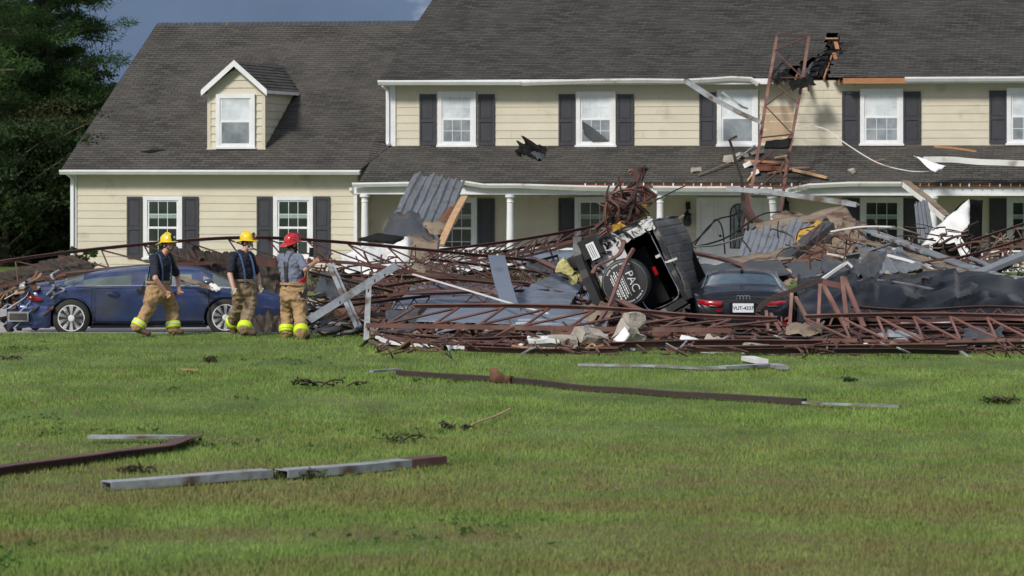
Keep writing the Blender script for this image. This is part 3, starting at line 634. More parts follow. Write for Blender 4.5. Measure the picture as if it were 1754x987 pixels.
# ------------------------------------------------------------------ trees
def leafmat(name, c1, c2):
    m = mat(name, c1, c2, .7, scale=.9, spec=.25, ramp=(.4, .62)); n = m.node_tree.nodes; l = m.node_tree.links; p = n['Principled BSDF']
    t = n.new('ShaderNodeBsdfTranslucent'); t.inputs[0].default_value = (*[min(1, c * 1.6) for c in c2], 1); mx = n.new('ShaderNodeMixShader'); mx.inputs[0].default_value = .25
    l.new(p.outputs[0], mx.inputs[1]); l.new(t.outputs[0], mx.inputs[2]); l.new(mx.outputs[0], n['Material Output'].inputs[0]); return m
M['needle'] = leafmat('pine_needles', (.020, .050, .014), (.055, .110, .028))
M['leafdark'] = leafmat('dark_leaves', (.014, .030, .010), (.035, .065, .018))
M['leafmid'] = leafmat('mid_green_leaves', (.030, .055, .014), (.065, .10, .025))
M['leafbrown'] = leafmat('olive_leaves', (.035, .045, .015), (.075, .08, .025))
def tris_mesh(name, co, m):
    n = len(co); me = bpy.data.meshes.new(name); me.vertices.add(n * 3); me.vertices.foreach_set('co', co.astype(np.float32).ravel())
    me.loops.add(n * 3); me.loops.foreach_set('vertex_index', np.arange(n * 3, dtype=np.int32)); me.polygons.add(n)
    me.polygons.foreach_set('loop_start', np.arange(0, n * 3, 3, dtype=np.int32)); me.polygons.foreach_set('loop_total', np.full(n, 3, dtype=np.int32))
    me.materials.append(m); me.update(); me.validate(); return me
def tufts(centres, rad, per, ln, wd, seed, droop=.15, flat=.6):
    """needle or leaf clumps: 'per' thin triangles around every centre"""
    rng = np.random.default_rng(seed); c = np.repeat(np.array(centres), per, 0); n = len(c)
    r = np.repeat(np.array(rad), per)
    d = rng.normal(size=(n, 3)); d /= np.linalg.norm(d, axis=1)[:, None]; d[:, 2] = d[:, 2] * flat + .15
    base = c + d * (r * rng.random(n) ** .5)[:, None] * np.array([1, 1, .7])
    o = rng.normal(size=(n, 3)) * .6 + d; o /= np.linalg.norm(o, axis=1)[:, None]; o[:, 2] -= droop
    s = np.cross(o, rng.normal(size=(n, 3))); s /= np.linalg.norm(s, axis=1)[:, None]
    L = ln * (.6 + .8 * rng.random(n))[:, None]; W = wd * (.6 + .8 * rng.random(n))[:, None]
    co = np.empty((n, 3, 3)); co[:, 0] = base - s * W; co[:, 1] = base + s * W; co[:, 2] = base + o * L
    return co
def tree(name, loc, h, spread, label, m, group='trees behind the house', kind='leafy', seed=1, z0=.18, dens=1.0, per=26, n_limbs=26, leaf=(.16, .05), tz=1.0):
    rs = random.Random(seed); T = empty(name, loc, label, 'tree', group); mb = MB()
    L = Vector(loc); top = Vector((rs.uniform(-.4, .4), rs.uniform(-.4, .4), h * .93))
    mid = Vector((rs.uniform(-.3, .3), 0, h * .5)); pts = smooth_path([Vector((0, 0, -.2)), mid, top], 6)
    r0 = h * .018 + .06; mb.tube([L + p for p in pts], r0, 9, [1 - .85 * i / (len(pts) - 1) for i in range(len(pts))])
    cs, rd = [], []
    for i in range(n_limbs):
        t = z0 + (1 - z0) * (i + rs.random()) / n_limbs; a = i * 2.4 + rs.uniform(-.5, .5)
        p = at_len(pts, [t])[0]
        if kind == 'pine': ln = spread * (1.05 - t) ** .55 * rs.uniform(.6, 1.1); rise = ln * rs.uniform(.0, .35)
        else: ln = spread * math.sin(math.pi * min(1, .12 + .88 * (t - z0) / (1 - z0))) ** .6 * rs.uniform(.6, 1.1) + .4; rise = ln * rs.uniform(.2, .8)
        q = p + Vector((math.cos(a) * ln, math.sin(a) * ln, rise)); mdp = p.lerp(q, .5) + Vector((0, 0, rs.uniform(-.1, .3)))
        lp = smooth_path([p, mdp, q], 4); mb.tube([L + k for k in lp], r0 * .35, 5, [1 - .8 * j / (len(lp) - 1) for j in range(len(lp))])
        k = max(3, int(ln * 3.2 * dens))
        for j in range(k):
            u = .25 + .75 * (j + rs.random()) / k; b = at_len(lp, [min(1, u)])[0]; w = (.25 * min(1, h / 5) + .25 * ln * u) * rs.uniform(.4, 1.0); aa = rs.uniform(0, 6.28)
            c = b + Vector((math.cos(aa) * w, math.sin(aa) * w, rs.uniform(-.25, .5) * w))
            cs.append(L + c); rd.append(rs.uniform(.32, .62) * min(1, h / 4) * (1 if kind == 'pine' else 1.15))
    mb.part('trunk', M['bark'], T, smooth=True)
    co = tufts([tuple(c) for c in cs], rd, per, leaf[0], leaf[1], seed) - np.array(loc)
    link('crown', tris_mesh('crown', co, m), T)
    return T
def tloc(x, Y): return ((x - 560) / F * Y, Y, -.1)
tree('pine_tree', tloc(40, 101), 12.4, 3.5, 'tall dark pine at the left, its boughs reaching towards the roof edge', M['needle'], kind='pine', seed=11, per=120, n_limbs=66, leaf=(.19, .016), z0=.14, dens=1.7)
tree('pine_tree', tloc(-35, 97), 11.0, 3.0, 'second pine cut by the left edge of the picture', M['needle'], kind='pine', seed=5, per=100, n_limbs=42, leaf=(.19, .018), z0=.1)
tree('oak_tree', tloc(84, 106), 5.6, 1.5, 'dark leafy tree against the left end of the house roof', M['leafdark'], kind='leafy', seed=23, per=80, n_limbs=40, leaf=(.13, .045), z0=.05)
tree('oak_tree', tloc(45, 98), 4.6, 2.1, 'olive green lower tree below the pine boughs', M['leafbrown'], kind='leafy', seed=31, per=70, n_limbs=36, leaf=(.12, .045), z0=.03)
tree('oak_tree', tloc(5, 94), 4.2, 2.2, 'dark shrubby tree behind the far left debris', M['leafdark'], kind='leafy', seed=37, per=70, n_limbs=36, leaf=(.12, .045), z0=.03)
tree('oak_tree', tloc(20, 120), 9.0, 3.4, 'broad dark tree filling the gap behind the pines', M['leafdark'], kind='leafy', seed=41, per=80, n_limbs=48, leaf=(.16, .06), z0=.05)
tree('oak_tree', tloc(-60, 125), 9.5, 3.6, 'broad dark tree furthest left behind the pines', M['leafdark'], kind='leafy', seed=43, per=70, n_limbs=44, leaf=(.16, .06), z0=.05)
# low green growth at the corner of the wing
tree('shrub', tloc(96, 87.4), .55, .18, 'small light green shrub at the left corner of the house', M['leafmid'], group=None, kind='leafy', seed=51, per=50, n_limbs=9, leaf=(.07, .03), z0=.2)
tree('oak_tree', tloc(48, 101), 6.2, 2.0, 'dark leafy tree filling in beside the downspout of the wing', M['leafdark'], kind='leafy', seed=61, per=80, n_limbs=44, leaf=(.13, .05), z0=.02, dens=1.3)
tree('oak_tree', tloc(22, 96), 3.4, 2.2, 'low dark tree above the ribbed wreckage at the left', M['leafdark'], kind='leafy', seed=62, per=80, n_limbs=40, leaf=(.13, .05), z0=.02, dens=1.3)
# ------------------------------------------------------------------ vehicles
M['bluepaint'] = mat('metallic_blue_paint', (.034, .055, .150), (.046, .072, .185), .34, .5, scale=6, coat=.6, c3=(.12, .115, .11), c3scale=1.8, c3ramp=(.50, .85))
M['blackpaint'] = mat('dark_blue_black_paint', (.007, .008, .011), (.012, .014, .018), .3, .05, scale=3, coat=.25, spec=.3, c3=(.06, .055, .05), c3scale=3, c3ramp=(.6, .8))
M['carglass'] = mat('tinted_car_glass', (.075, .095, .092), (.16, .19, .18), .08, scale=.8, spec=1)
M['rearglass'] = mat('blue_grey_rear_window', (.09, .13, .165), (.035, .05, .065), .12, scale=2.2, spec=1, ramp=(.35, .7))  # mottled from blue-grey to a darker blue
M['redlight'] = mat('red_lamp_plastic', (.36, .006, .010), (.22, .004, .008), .15, scale=6, coat=.8)
M['plate'] = mat('licence_plate_white', (.75, .76, .78), None, .5)
M['plateink'] = mat('licence_plate_ink', (.03, .04, .12), None, .5)
M['chrome'] = mat('chrome', (.6, .6, .6), None, .2, .9)
M['suvpaint'] = mat('scraped_black_suv_paint', (.014, .014, .016), (.030, .030, .033), .5, .05, scale=4, bump=.4, bscale=6, c3=(.24, .23, .21), c3scale=4, c3ramp=(.55, .70))
M['suvroof'] = mat('dusty_hardtop', (.125, .122, .115), (.085, .084, .08), .85, scale=3, bump=.3, c3=(.14, .13, .12), c3scale=2.2, c3ramp=(.55, .8))
M['canvas'] = mat('black_tyre_cover', (.020, .020, .022), (.034, .034, .036), .6, scale=4)
M['headliner'] = mat('pale_headliner', (.68, .68, .68), (.5, .5, .5), .8, scale=5, bump=.5, bscale=10)
def split_mesh(o, names, parent, smooth=True):
    """split an object's evaluated mesh by material slot into one object per slot; names[i] = (part name, material)"""
    me = evaluated(o); V = [v.co.copy() for v in me.vertices]; by = {}
    for p in me.polygons: by.setdefault(p.material_index, []).append(tuple(p.vertices))
    outs = {}
    for k, fs in by.items():
        used = sorted({i for f in fs for i in f}); mp = {i: j for j, i in enumerate(used)}
        nm, mt = names[k]; m2 = bpy.data.meshes.new(nm); m2.from_pydata([tuple(V[i]) for i in used], [], [tuple(mp[i] for i in f) for f in fs]); m2.materials.append(mt)
        m2.polygons.foreach_set('use_smooth', [smooth] * len(fs)); m2.update(); outs[k] = link(nm, m2, parent)
    bpy.data.objects.remove(o); return outs
def loft_car(st, glass_side, glass_top, wells, parent, paint, dents=None, crushed=None, topglass=None):
    """st: (x, zb, zs, zt, wb, ws, wt) stations from rear to front, in car coordinates: x forward, y to the far side, z up"""
    names = [('body', paint)]
    def sec(s):
        x, zb, zs, zt, wb, ws, wt = s
        h = [(0, zb), (wb * .75, zb), (wb, zb + .05), (wb + .015, zb + .17), ((wb + ws) / 2 + .03, (zb + zs) / 2), (ws + .015, zs - .16), (ws, zs - .05), (ws - .035, zs), (wt + .03, zt - .09), (wt - .04, zt - .02), (wt * .6, zt + .01), (0, zt + .025)]
        return h
    n = len(sec(st[0])); v, f, mi = [], [], []
    for s in st:
        h = sec(s); ring = [(s[0], -y, z) for y, z in h] + [(s[0], y, z) for y, z in reversed(h[1:-1])]
        v += ring
    m = 2 * n - 2
    for i in range(len(st) - 1):
        for j in range(m):
            k = (j + 1) % m; f.append((i * m + j, (i + 1) * m + j, (i + 1) * m + k, i * m + k)); idx = 0
            near = j == 7; far = j == m - 8
            if i in glass_side and (near or far):
                names.append(('window', M['carglass'])); idx = len(names) - 1
            if i in glass_top and (8 <= j <= m - 9):
                key = [q for q, (nm, mt) in enumerate(names) if nm == 'windscreen%d' % i]
                if not key: names.append(('windscreen%d' % i, topglass or M['carglass'])); key = [len(names) - 1]
                idx = key[0]
            mi.append(idx)
    f.append(tuple(range(m))); mi.append(0); f.append(tuple((len(st) - 1) * m + j for j in range(m - 1, -1, -1))); mi.append(0)
    if dents: v = [dents(Vector(p)) for p in v]
    me = bpy.data.meshes.new('body'); me.from_pydata([tuple(p) for p in v], [], f)
    for nm, mt in names: me.materials.append(mt)
    me.polygons.foreach_set('material_index', mi); me.update()
    bmm = bmesh.new(); bmm.from_mesh(me); bmesh.ops.recalc_face_normals(bmm, faces=bmm.faces); bmm.to_mesh(me); bmm.free()
    o = link('body', me); sd = o.modifiers.new('s', 'SUBSURF'); sd.levels = 2; sd.render_levels = 2
    cut = MB()
    for (x, r) in wells: cut.lathe([(r, -1.3), (r, 1.3)], (x, 0, .30), (0, 1, 0), 28)
    names = [(nm if not nm.startswith('windscreen') else 'windscreen', mt) for nm, mt in names]
    if wells:
        # one cutter per wheel pair
        cm = cut.mesh('c', paint); c = link('c', cm); bo = o.modifiers.new('b', 'BOOLEAN'); bo.object = c; bo.operation = 'DIFFERENCE'; bo.solver = 'EXACT'
        outs = split_mesh(o, names, parent); bpy.data.objects.remove(c)
    else: outs = split_mesh(o, names, parent)
    inner = MB()
    x0, x1 = st[1][0] + .1, st[-2][0] - .1; inner.bx(x0, x1, -.55, .55, .16, .62); inner.part('underbody', M['voidblack'], parent, True)
    return outs
def wheel(x, y, r, parent, side=-1, spokes=10, tilt=0):
    m = MB(); w = .215; ax = (0, 1, 0)
    m.lathe([(r * .66, -w / 2), (r * .93, -w / 2), (r, -w / 2 + .03), (r, w / 2 - .03), (r * .93, w / 2), (r * .66, w / 2)], (x, y, r), ax, 32)
    t = m.part('wheel', M['rubber'], parent, True, True)
    m = MB(); f = y + side * (w / 2 - .012)
    R_ = r * .68
    ring = [Vector((x + R_ * math.cos(2 * math.pi * k / 32), f, r + R_ * math.sin(2 * math.pi * k / 32))) for k in range(33)]; m.tube(ring, .016, 6)
    for k in range(spokes):
        a = 2 * math.pi * (k + .5) / spokes; d = Vector((math.cos(a), 0, math.sin(a))); s = Vector((-math.sin(a), 0, math.cos(a))); c = Vector((x, f, r)); o_ = Vector((0, side * .012, 0))
        q = [c + d * .04 - s * .014, c + d * .04 + s * .014, c + d * R_ + s * .034, c + d * R_ - s * .034]
        m.add([p + o_ for p in q] + [p - o_ for p in q], [(0, 1, 2, 3), (7, 6, 5, 4), (0, 4, 5, 1), (1, 5, 6, 2), (2, 6, 7, 3), (3, 7, 4, 0)])
    m.lathe([(.055, -.02), (.055, .015), (.03, .02)], (x, f, r), (0, side, 0), 14)
    m.part('rim', M['alloy'], t, True)
    m = MB(); m.lathe([(R_ * .96, -.01), (R_ * .96, .01)], (x, y + side * (w / 2 - .07), r), ax, 24); m.part('brake_disc', M['blackplastic'], t, True)
def blue_sedan():
    yaw = R(6); Yc = 57.55; X0 = (73 - 560) / F * 56.65
    C = empty('blue_sedan', (X0 + 1.32 * math.cos(yaw) - .0, Yc, 0), 'dented dark blue sedan with crushed roof and smashed tail behind the firefighters', 'car', rz=yaw)
    st = [(-2.26, .36, .60, .64, .60, .62, .52), (-2.18, .24, .72, .80, .74, .76, .64), (-1.95, .20, .80, .90, .82, .84, .66), (-1.62, .20, .83, .93, .86, .87, .62),
          (-1.50, .20, .84, .95, .86, .88, .60), (-1.05, .19, .86, 1.08, .87, .89, .56), (-.98, .19, .86, 1.10, .87, .89, .56), (-.18, .18, .86, 1.18, .88, .89, .56), (-.06, .18, .86, 1.185, .88, .89, .56),
          (.12, .18, .86, 1.19, .88, .89, .56), (.85, .18, .84, 1.17, .88, .89, .55), (.94, .18, .84, 1.15, .88, .89, .55), (1.02, .18, .83, 1.11, .88, .89, .56), (1.62, .18, .80, .84, .87, .87, .60), (1.75, .19, .78, .82, .87, .87, .64), (2.05, .20, .74, .77, .85, .85, .66), (2.30, .24, .68, .70, .80, .80, .62), (2.42, .32, .58, .60, .70, .70, .55)]
    def dent(p):
        if p.y < -.3 and -1.3 < p.x < -.1 and .3 < p.z < .86: p = p + Vector((0, .16 * max(0, noise.noise(Vector((p.x * 3.1, p.z * 4, 0)))) + .02, 0))
        if p.x < -1.7: p = p + Vector((.10 * noise.noise(Vector((p.x, p.y * 3, p.z * 5))) , .1 * noise.noise(Vector((p.y * 4, p.z * 3, 5))), .05 * noise.noise(p * 5)))
        if p.z > 1.0: p = p + Vector((0, 0, .02 * noise.noise(Vector((p.x * 3, p.y * 2, 1)))))
        return p
    loft_car(st, {5, 6, 8, 9, 11, 12}, {4, 12}, [(-1.32, .375), (1.32, .375)], C, M['bluepaint'], dent)
    for x in (-1.32, 1.32):
        wheel(x, -.79, .325, C, -1); wheel(x, .79, .325, C, 1)
        m = MB(); ring = [Vector((x + .375 * math.cos(t), -.868, .30 + .375 * math.sin(t))) for t in [math.pi * (k / 16) for k in range(-1, 18)]]; m.tube(ring, .014, 6); m.part('arch_lip', M['bluepaint'], C, True)
    for x0 in (-.95, .03, 1.05):      # door seams
        m = MB(); m.tube([(x0, -.905, .25), (x0 - .02, -.925, .55), (x0 - .02, -.905, .82)], .006, 4); m.part('door_seam', M['voidblack'], C, True)
    for x0 in (-.62, .38):
        m = MB(); m.sweep(smooth_path([(x0 - .1, -.90, .755), (x0, -.935, .76), (x0 + .1, -.90, .755)], 3), [(-.012, -.016), (.012, -.016), (.012, .016), (-.012, .016)]); m.part('door_handle', M['bluepaint'], C, True)
    m = MB(); m.tube([(-1.25, -.84, .875), (-.9, -.885, .875), (0, -.895, .88), (.9, -.89, .865), (1.45, -.85, .83)], .010, 5); m.part('window_trim', M['chrome'], C, True)
    m = MB(); m.ell((1.02, -.99, .93), (.10, .075, .065)); m.bx(.98, 1.06, -.97, -.86, .88, .91); m.part('mirror', M['bluepaint'], C, True, True)
    m = MB(); m.bx(-1.0, 1.0, -.895, -.84, .155, .20); m.part('sill_trim', M['blackpaint'], C, True)
    # torn rear bumper with plate, lamp and hanging scraps
    m = MB(); m.grid(lambda u, v: Vector((-2.42 + .75 * u, -.93 + .12 * (1 - u) ** 2 + .05 * noise.noise(Vector((u * 4, v * 3, 2))), .16 + .40 * v + .03 * noise.noise(Vector((u * 5, v * 2, 7))))), 10, 5)
    o = m.part('rear_bumper', M['bluepaint'], C, True, True); md = o.modifiers.new('t', 'SOLIDIFY'); md.thickness = .012
    m = MB(); m.box((-2.22, -.955, .36), (.36, .012, .17), Euler((0, 0, -.1)).to_matrix()); m.part('plate_recess', M['galv'], C, True)
    m = MB(); m.box((-2.22, -.966, .36), (.29, .008, .11), Euler((0, 0, -.1)).to_matrix()); m.part('number_plate', M['darkgrey'], C, True)
    m = MB(); m.ell((-1.93, -.90, .66), (.14, .05, .05), Euler((0, .25, 0)).to_matrix()); m.part('tail_light', M['redlight'], C, True, True)
    m = MB(); rs = random.Random(4)
    for k in range(26):
        m.box((-2.5 + .6 * rs.random(), -.85 + .5 * rs.random(), .12 + .65 * rs.random()), (.18 * rs.random() + .05, .05, .03 + .1 * rs.random()), Euler((rs.random() * 3, rs.random() * 3, rs.random() * 3)).to_matrix())
    o = m.part('crumpled_trim', M['blackplastic'], C, True); o['kind'] = 'stuff'
    for k in range(4):
        m = MB(); z = .15 + .17 * k; m.tube(smooth_path([(-1.85 - .1 * k, -.86, z + .5 - .1 * k), (-2.1, -.93, z + .2), (-2.3 - .05 * k, -.88, z)], 3), .011, 5); m.part('torn_strip', M['galv'], C, True)
blue_sedan()
def text_mesh(s, size, mt, parent, name, M4, label=None, depth=.002):
    cu = bpy.data.curves.new(name, 'FONT'); cu.body = s; cu.size = size; cu.extrude = depth; cu.align_x = 'CENTER'; cu.align_y = 'CENTER'; cu.offset = size * (.012 if size < .1 else 0)
    o = link(name, cu); me = evaluated(o); bpy.data.objects.remove(o); me.materials.clear(); me.materials.append(mt)
    me.transform(M4); o = link(name, me, parent)
    if label: o['label'] = label
    return o
def dark_sedan():
    # seen from behind, nose towards the house; sunk on flattened wheels
    Yr = 57.0; xc = (820 - 560) / F * Yr
    C = empty('dark_sedan', (xc, Yr + 2.2, -.0), 'dark blue-black sedan seen from behind, buried to its bumper under red joists and roof sheets', 'car', rz=R(90 - 3))
    st = [(-2.30, .10, .42, .46, .66, .70, .60), (-2.22, .03, .58, .64, .80, .83, .70), (-2.05, .0, .72, .74, .86, .88, .74), (-1.98, .0, .73, .765, .87, .89, .74), (-1.60, .0, .73, .80, .88, .90, .74), (-1.50, .0, .73, .82, .88, .90, .72),
          (-.98, .0, .73, 1.045, .88, .90, .60), (-.85, .0, .73, 1.065, .88, .90, .60), (0, .0, .73, 1.08, .88, .90, .60), (.55, .0, .71, 1.05, .88, .90, .60), (.7, 0, .70, 1.03, .88, .90, .6), (1.3, .0, .68, .74, .88, .90, .66), (2.2, .02, .60, .62, .82, .82, .66), (2.35, .1, .5, .52, .7, .7, .6)]
    loft_car(st, {6, 7, 8}, {5, 10}, [], C, M['blackpaint'], None, topglass=M['rearglass'])
    X = -2.30
    def on(y, z, n, mt, w, h, d=.02, x=None, rot=None, label=None):
        m = MB(); m.box((x if x is not None else X, y, z), (d, w, h), rot); return m.part(n, mt, C, True, label=label)
    for s in (-1, 1):
        m = MB(); m.grid(lambda u, v: Vector((X + .03 + .20 * u ** 2.2 - .02 * math.sin(v * 3.14), s * (.36 + .50 * u), .545 + (.085 + .05 * u) * (v - .5) + .01 * u)), 10, 4); o = m.part('tail_light', M['redlight'], C, True, True); md = o.modifiers.new('t', 'SOLIDIFY'); md.thickness = .02
        on(s * .50, .515, 'lamp_strip', M['chrome'], .17, .014, .02, X + .015)
    m = MB(); m.bx(X - .02, X + .10, -.24, .24, .40, .57); m.part('plate_recess', M['blackpaint'], C, True)
    p = on(.0, .485, 'number_plate', M['plate'], .36, .155, .01, X - .025)
    M4 = Matrix(((0, 0, -1, X - .033), (-1, 0, 0, 0), (0, 1, 0, .48), (0, 0, 0, 1)))
    text_mesh('VUT-4337', .085, M['plateink'], p, 'plate_text', M4)
    for k in range(4):
        m = MB(); c = (X + .088, .085 - .056 * k - .005, .655); m.tube([(c[0], c[1] + .036 * math.cos(t), c[2] + .036 * math.sin(t)) for t in [2 * math.pi * q / 16 for q in range(17)]], .006, 5); m.part('ring_badge', M['chrome'], C, True)
    on(.42, .435, 'red_badge', M['redlight'], .11, .03, .01, X - .03)
    m = MB(); m.grid(lambda u, v: Vector((X - .02 + .25 * (2 * u - 1) ** 4, -.86 + 1.72 * u, .06 + .30 * v + .03 * math.sin(v * 3.1))), 16, 4); o = m.part('rear_bumper', M['blackpaint'], C, True, True); md = o.modifiers.new('t', 'SOLIDIFY'); md.thickness = .03
    m = MB(); m.bx(X - .035, X - .02, -.55, .62, .235, .265); m.part('bumper_strip', M['chrome'], C, True)
    m = MB(); m.bx(X - .03, X - .0, .55, .80, .20, .24); m.bx(X - .03, X - .0, -.80, -.55, .20, .24); m.part('reflector', M['redlight'], C, True)
    m = MB(); m.ell((-.98, 0, 1.085), (.10, .03, .03)); m.part('roof_antenna', M['blackplastic'], C, True, True)
    m = MB(); m.tube([(-.95, -.60, 1.06), (-1.5, -.70, .80)], .012, 5); m.part('window_trim', M['chrome'], C, True)
    m = MB(); m.tube([(-.95, .60, 1.06), (-1.5, .70, .80)], .012, 5); m.part('window_trim', M['chrome'], C, True)
dark_sedan()
def suv():
    # lies on its right side with the tail towards the road; car coordinates: x right, y forward, z up
    s = F / 56.5
    base = P(700, 300, 57.0)
    C = empty('black_suv', base, 'black boxy SUV tipped on its side, tail open and spare tyre cover showing', 'car')
    C.rotation_mode = 'XYZ'
    up = Vector((.90 * math.cos(R(14)), -.90 * math.sin(R(14)), .43)).normalized(); fw = Vector((math.sin(R(14)), math.cos(R(14)), .02)); fw = (fw - up * fw.dot(up)).normalized(); rt = fw.cross(up).normalized()
    rot = Matrix((rt, fw, up)).transposed(); C.rotation_euler = rot.to_euler('XYZ')
    # centre of the tail opening is the origin; roof at z=+.62, floor at -.75, half width .74
    W, ZR, ZF, Lb = .74, .60, -.62, 2.35
    def part(m, n, mt, smooth=False, parent=None, label=None): return m.part(n, mt, parent or C, True, smooth, label)
    # hard top: ribbed panel with rounded edges
    m = MB()
    def top(u, v):
        x = -W + 2 * W * u; y = Lb * v; e = abs(2 * u - 1); rib = .010 * (1 if (u * 9) % 1 < .12 else 0)
        sag = -.26 * max(0, 1 - ((u - .9) ** 2 + (v - .75) ** 2) * 3) + .03 * noise.noise(Vector((u * 5, v * 4, 3))); return Vector((x, y, ZR + .05 - .06 * e ** 6 - rib + sag))
    m.grid(top, 54, 8); o = part(m, 'roof', M['suvroof']); md = o.modifiers.new('t', 'SOLIDIFY'); md.thickness = .03; md.offset = -1
    # rounded roof rails / edge frames at the tail
    fr = [(-.045, -.05), (.045, -.05), (.045, .05), (-.045, .05)]
    m = MB(); m.sweep([(-W, -.02, ZR - .02), (-W * .5, -.045, ZR + .0), (0, -.045, ZR - .03)], fr, (0, 1, 0)); part(m, 'roof_edge', M['suvpaint'])
    m = MB(); m.sweep([(.03, -.045, ZR - .04), (W * .5, -.05, ZR - .03), (W, -.02, ZR - .04)], fr, (0, 1, 0)); part(m, 'roof_edge', M['suvpaint'])
    m = MB(); m.sweep([(.0, -.07, ZR - .09), (.02, -.09, ZR + .0), (.03, -.06, ZR + .12)], [(-.02, -.012), (.02, -.012), (.02, .012), (-.02, .012)], (0, 1, 0)); part(m, 'torn_bracket', M['headliner'])
    # side walls
    for sx in (-1, 1):
        m = MB()
        def side(u, v, sx=sx):
            y = Lb * u; z = ZF + (ZR - ZF) * v; b = .05 * math.sin(v * math.pi) + .09 * noise.noise(Vector((u * 3, v * 3, sx * 4)))
            return Vector((sx * (W + b), y, z))
        m.grid(side, 14, 8); o = part(m, 'side_panel', M['suvpaint'], True); md = o.modifiers.new('t', 'SOLIDIFY'); md.thickness = .03
    m = MB(); m.bx(-W, W, .02, Lb, ZF - .02, ZF + .02); part(m, 'floor_pan', M['blackplastic'])
    m = MB(); m.bx(-W, W, Lb - .04, Lb, ZF, ZR); part(m, 'bulkhead', M['voidblack'])
    # hood and engine bay, beyond the cabin
    m = MB(); m.bx(-W * .95, W * .95, Lb, Lb + 1.3, ZF, -.02); part(m, 'engine_bay', M['suvpaint'])
    # right rear pillar (lowest on the ground) with thin bright seal
    m = MB(); m.sweep([(W, -.03, ZR - .06), (W + .03, -.05, .2), (W + .03, -.05, -.3), (W, -.03, ZF)], [(-.06, -.09), (.06, -.09), (.06, .09), (-.06, .09)], (0, 1, 0)); part(m, 'rear_pillar', M['suvpaint'])
    m = MB(); m.tube(smooth_path([(-W + .15, -.085, ZR - .12), (.2, -.095, ZR - .10), (W - .18, -.095, ZR - .10), (W - .08, -.095, ZR - .22), (W - .07, -.1, .1), (W - .12, -.1, -.1), (W * .6, -.1, -.14)], 4), .009, 5); part(m, 'door_seal', M['chrome'])
    m = MB(); m.sweep([(W + .1, -.04, ZF + .25), (W + .13, -.04, .1), (W + .1, -.04, ZR - .02)], [(-.008, -.008), (.008, -.008), (.008, .008), (-.008, .008)], (0, 1, 0)); part(m, 'body_trim', M['chrome'])
    # left rear pillar, bent, showing white headliner and torn foam
    m = MB(); m.grid(lambda u, v: Vector((-W - .02 + .16 * v + .03 * noise.noise(Vector((u * 4, v * 3, 3))), -.10 + .05 * noise.noise(Vector((u * 5, v, 9))), -.28 + .82 * u)), 12, 4); o = part(m, 'torn_headliner', M['headliner']); md = o.modifiers.new('t', 'SOLIDIFY'); md.thickness = .02
    m = MB(); m.grid(lambda u, v: Vector((-W - .08 + .22 * v + .06 * noise.noise(Vector((u * 5, v * 5, 3))), -.12 + .08 * noise.noise(Vector((u * 6, v * 6, 9))), .34 + .28 * u + .06 * noise.noise(Vector((u * 6, v * 6, 5))))), 10, 8); part(m, 'torn_foam', M['headliner'])
    m = MB(); m.grid(lambda u, v: Vector((-W - .12 + .13 * v, -.07 + .03 * noise.noise(Vector((u * 5, v, 2))), -.5 + .95 * u)), 10, 3); o = part(m, 'bent_side_frame', M['blackplastic']); md = o.modifiers.new('t', 'SOLIDIFY'); md.thickness = .03
    # lower tail: wheel carrier, tailgate panel, bumper
    m = MB(); m.sweep([(-.30, -.10, -.42), (W, -.10, -.42)], [(-.05, -.22), (.05, -.22), (.05, .22), (-.05, .22)], (0, 1, 0)); part(m, 'tailgate', M['suvpaint'])
    m = MB(); m.box((-.40, -.14, -.34), (.66, .05, .62)); part(m, 'tailgate_panel', M['headliner'], label='tailgate panel scraped to bare white')
    m = MB(); m.sweep(smooth_path([(-.95, -.05, -.70), (-.7, -.18, -.78), (-.2, -.22, -.80), (.25, -.22, -.80), (.42, -.10, -.76)], 4), [(-.08, -.19), (.06, -.19), (.1, -.12), (.1, .12), (.06, .19), (-.08, .19)], (0, 1, 0), True, [1 + .16 * noise.noise(Vector((q * .9, 2, 1))) for q in range(17)]); part(m, 'bumper', M['blackplastic'])
    for k in range(9):
        m = MB(); q = random.Random(k * 7); x_ = -W - .05 + .22 * q.random(); m.tube(smooth_path([(x_, -.12, -.5 + .12 * k), (x_ - .08, -.22, -.42 + .11 * k), (x_ + .12 * q.random(), -.16, -.3 + .10 * k)], 3), .012 + .008 * q.random(), 5); part(m, 'dangling_wire', M['galv' if k % 3 == 0 else 'blackplastic'])
    m = MB(); m.box((-.78, -.22, -.52), (.34, .28, .36)); part(m, 'corner_housing', M['blackplastic'])
    p = MB(); p.box((-.70, -.375, -.50), (.30, .012, .15), Euler((0, R(0), 0)).to_matrix()); p = part(p, 'number_plate', M['plate'])
    for k in range(3):
        m = MB(); m.bx(-.82, -.58, -.386, -.382, -.545 + .035 * k, -.535 + .035 * k); part(m, 'plate_print', M['darkgrey'], parent=p)
    m = MB(); rs = random.Random(9)
    for k in range(18):
        m.box((-.75 + .7 * rs.random(), -.16 - .1 * rs.random(), -.62 + .55 * rs.random()), (.04 + .16 * rs.random(), .03, .02 + .05 * rs.random()), Euler((rs.random() * 3, rs.random() * 3, rs.random() * 3)).to_matrix())
    o = part(m, 'broken_trim', M['blackplastic']); o['kind'] = 'stuff'
    # spare wheel in its printed cover
    r = .42; c = Vector((.04, -.36, -.20)); 
    m = MB(); m.lathe([(r * .3, -.14), (r * .92, -.14), (r, -.09), (r, .09), (r * .93, .135), (r * .86, .142), (0.001, .142)], c, (0, -1, 0), 40); sp = part(m, 'spare_tyre_cover', M['canvas'], True)
    face = c + Vector((0, -.146, 0))
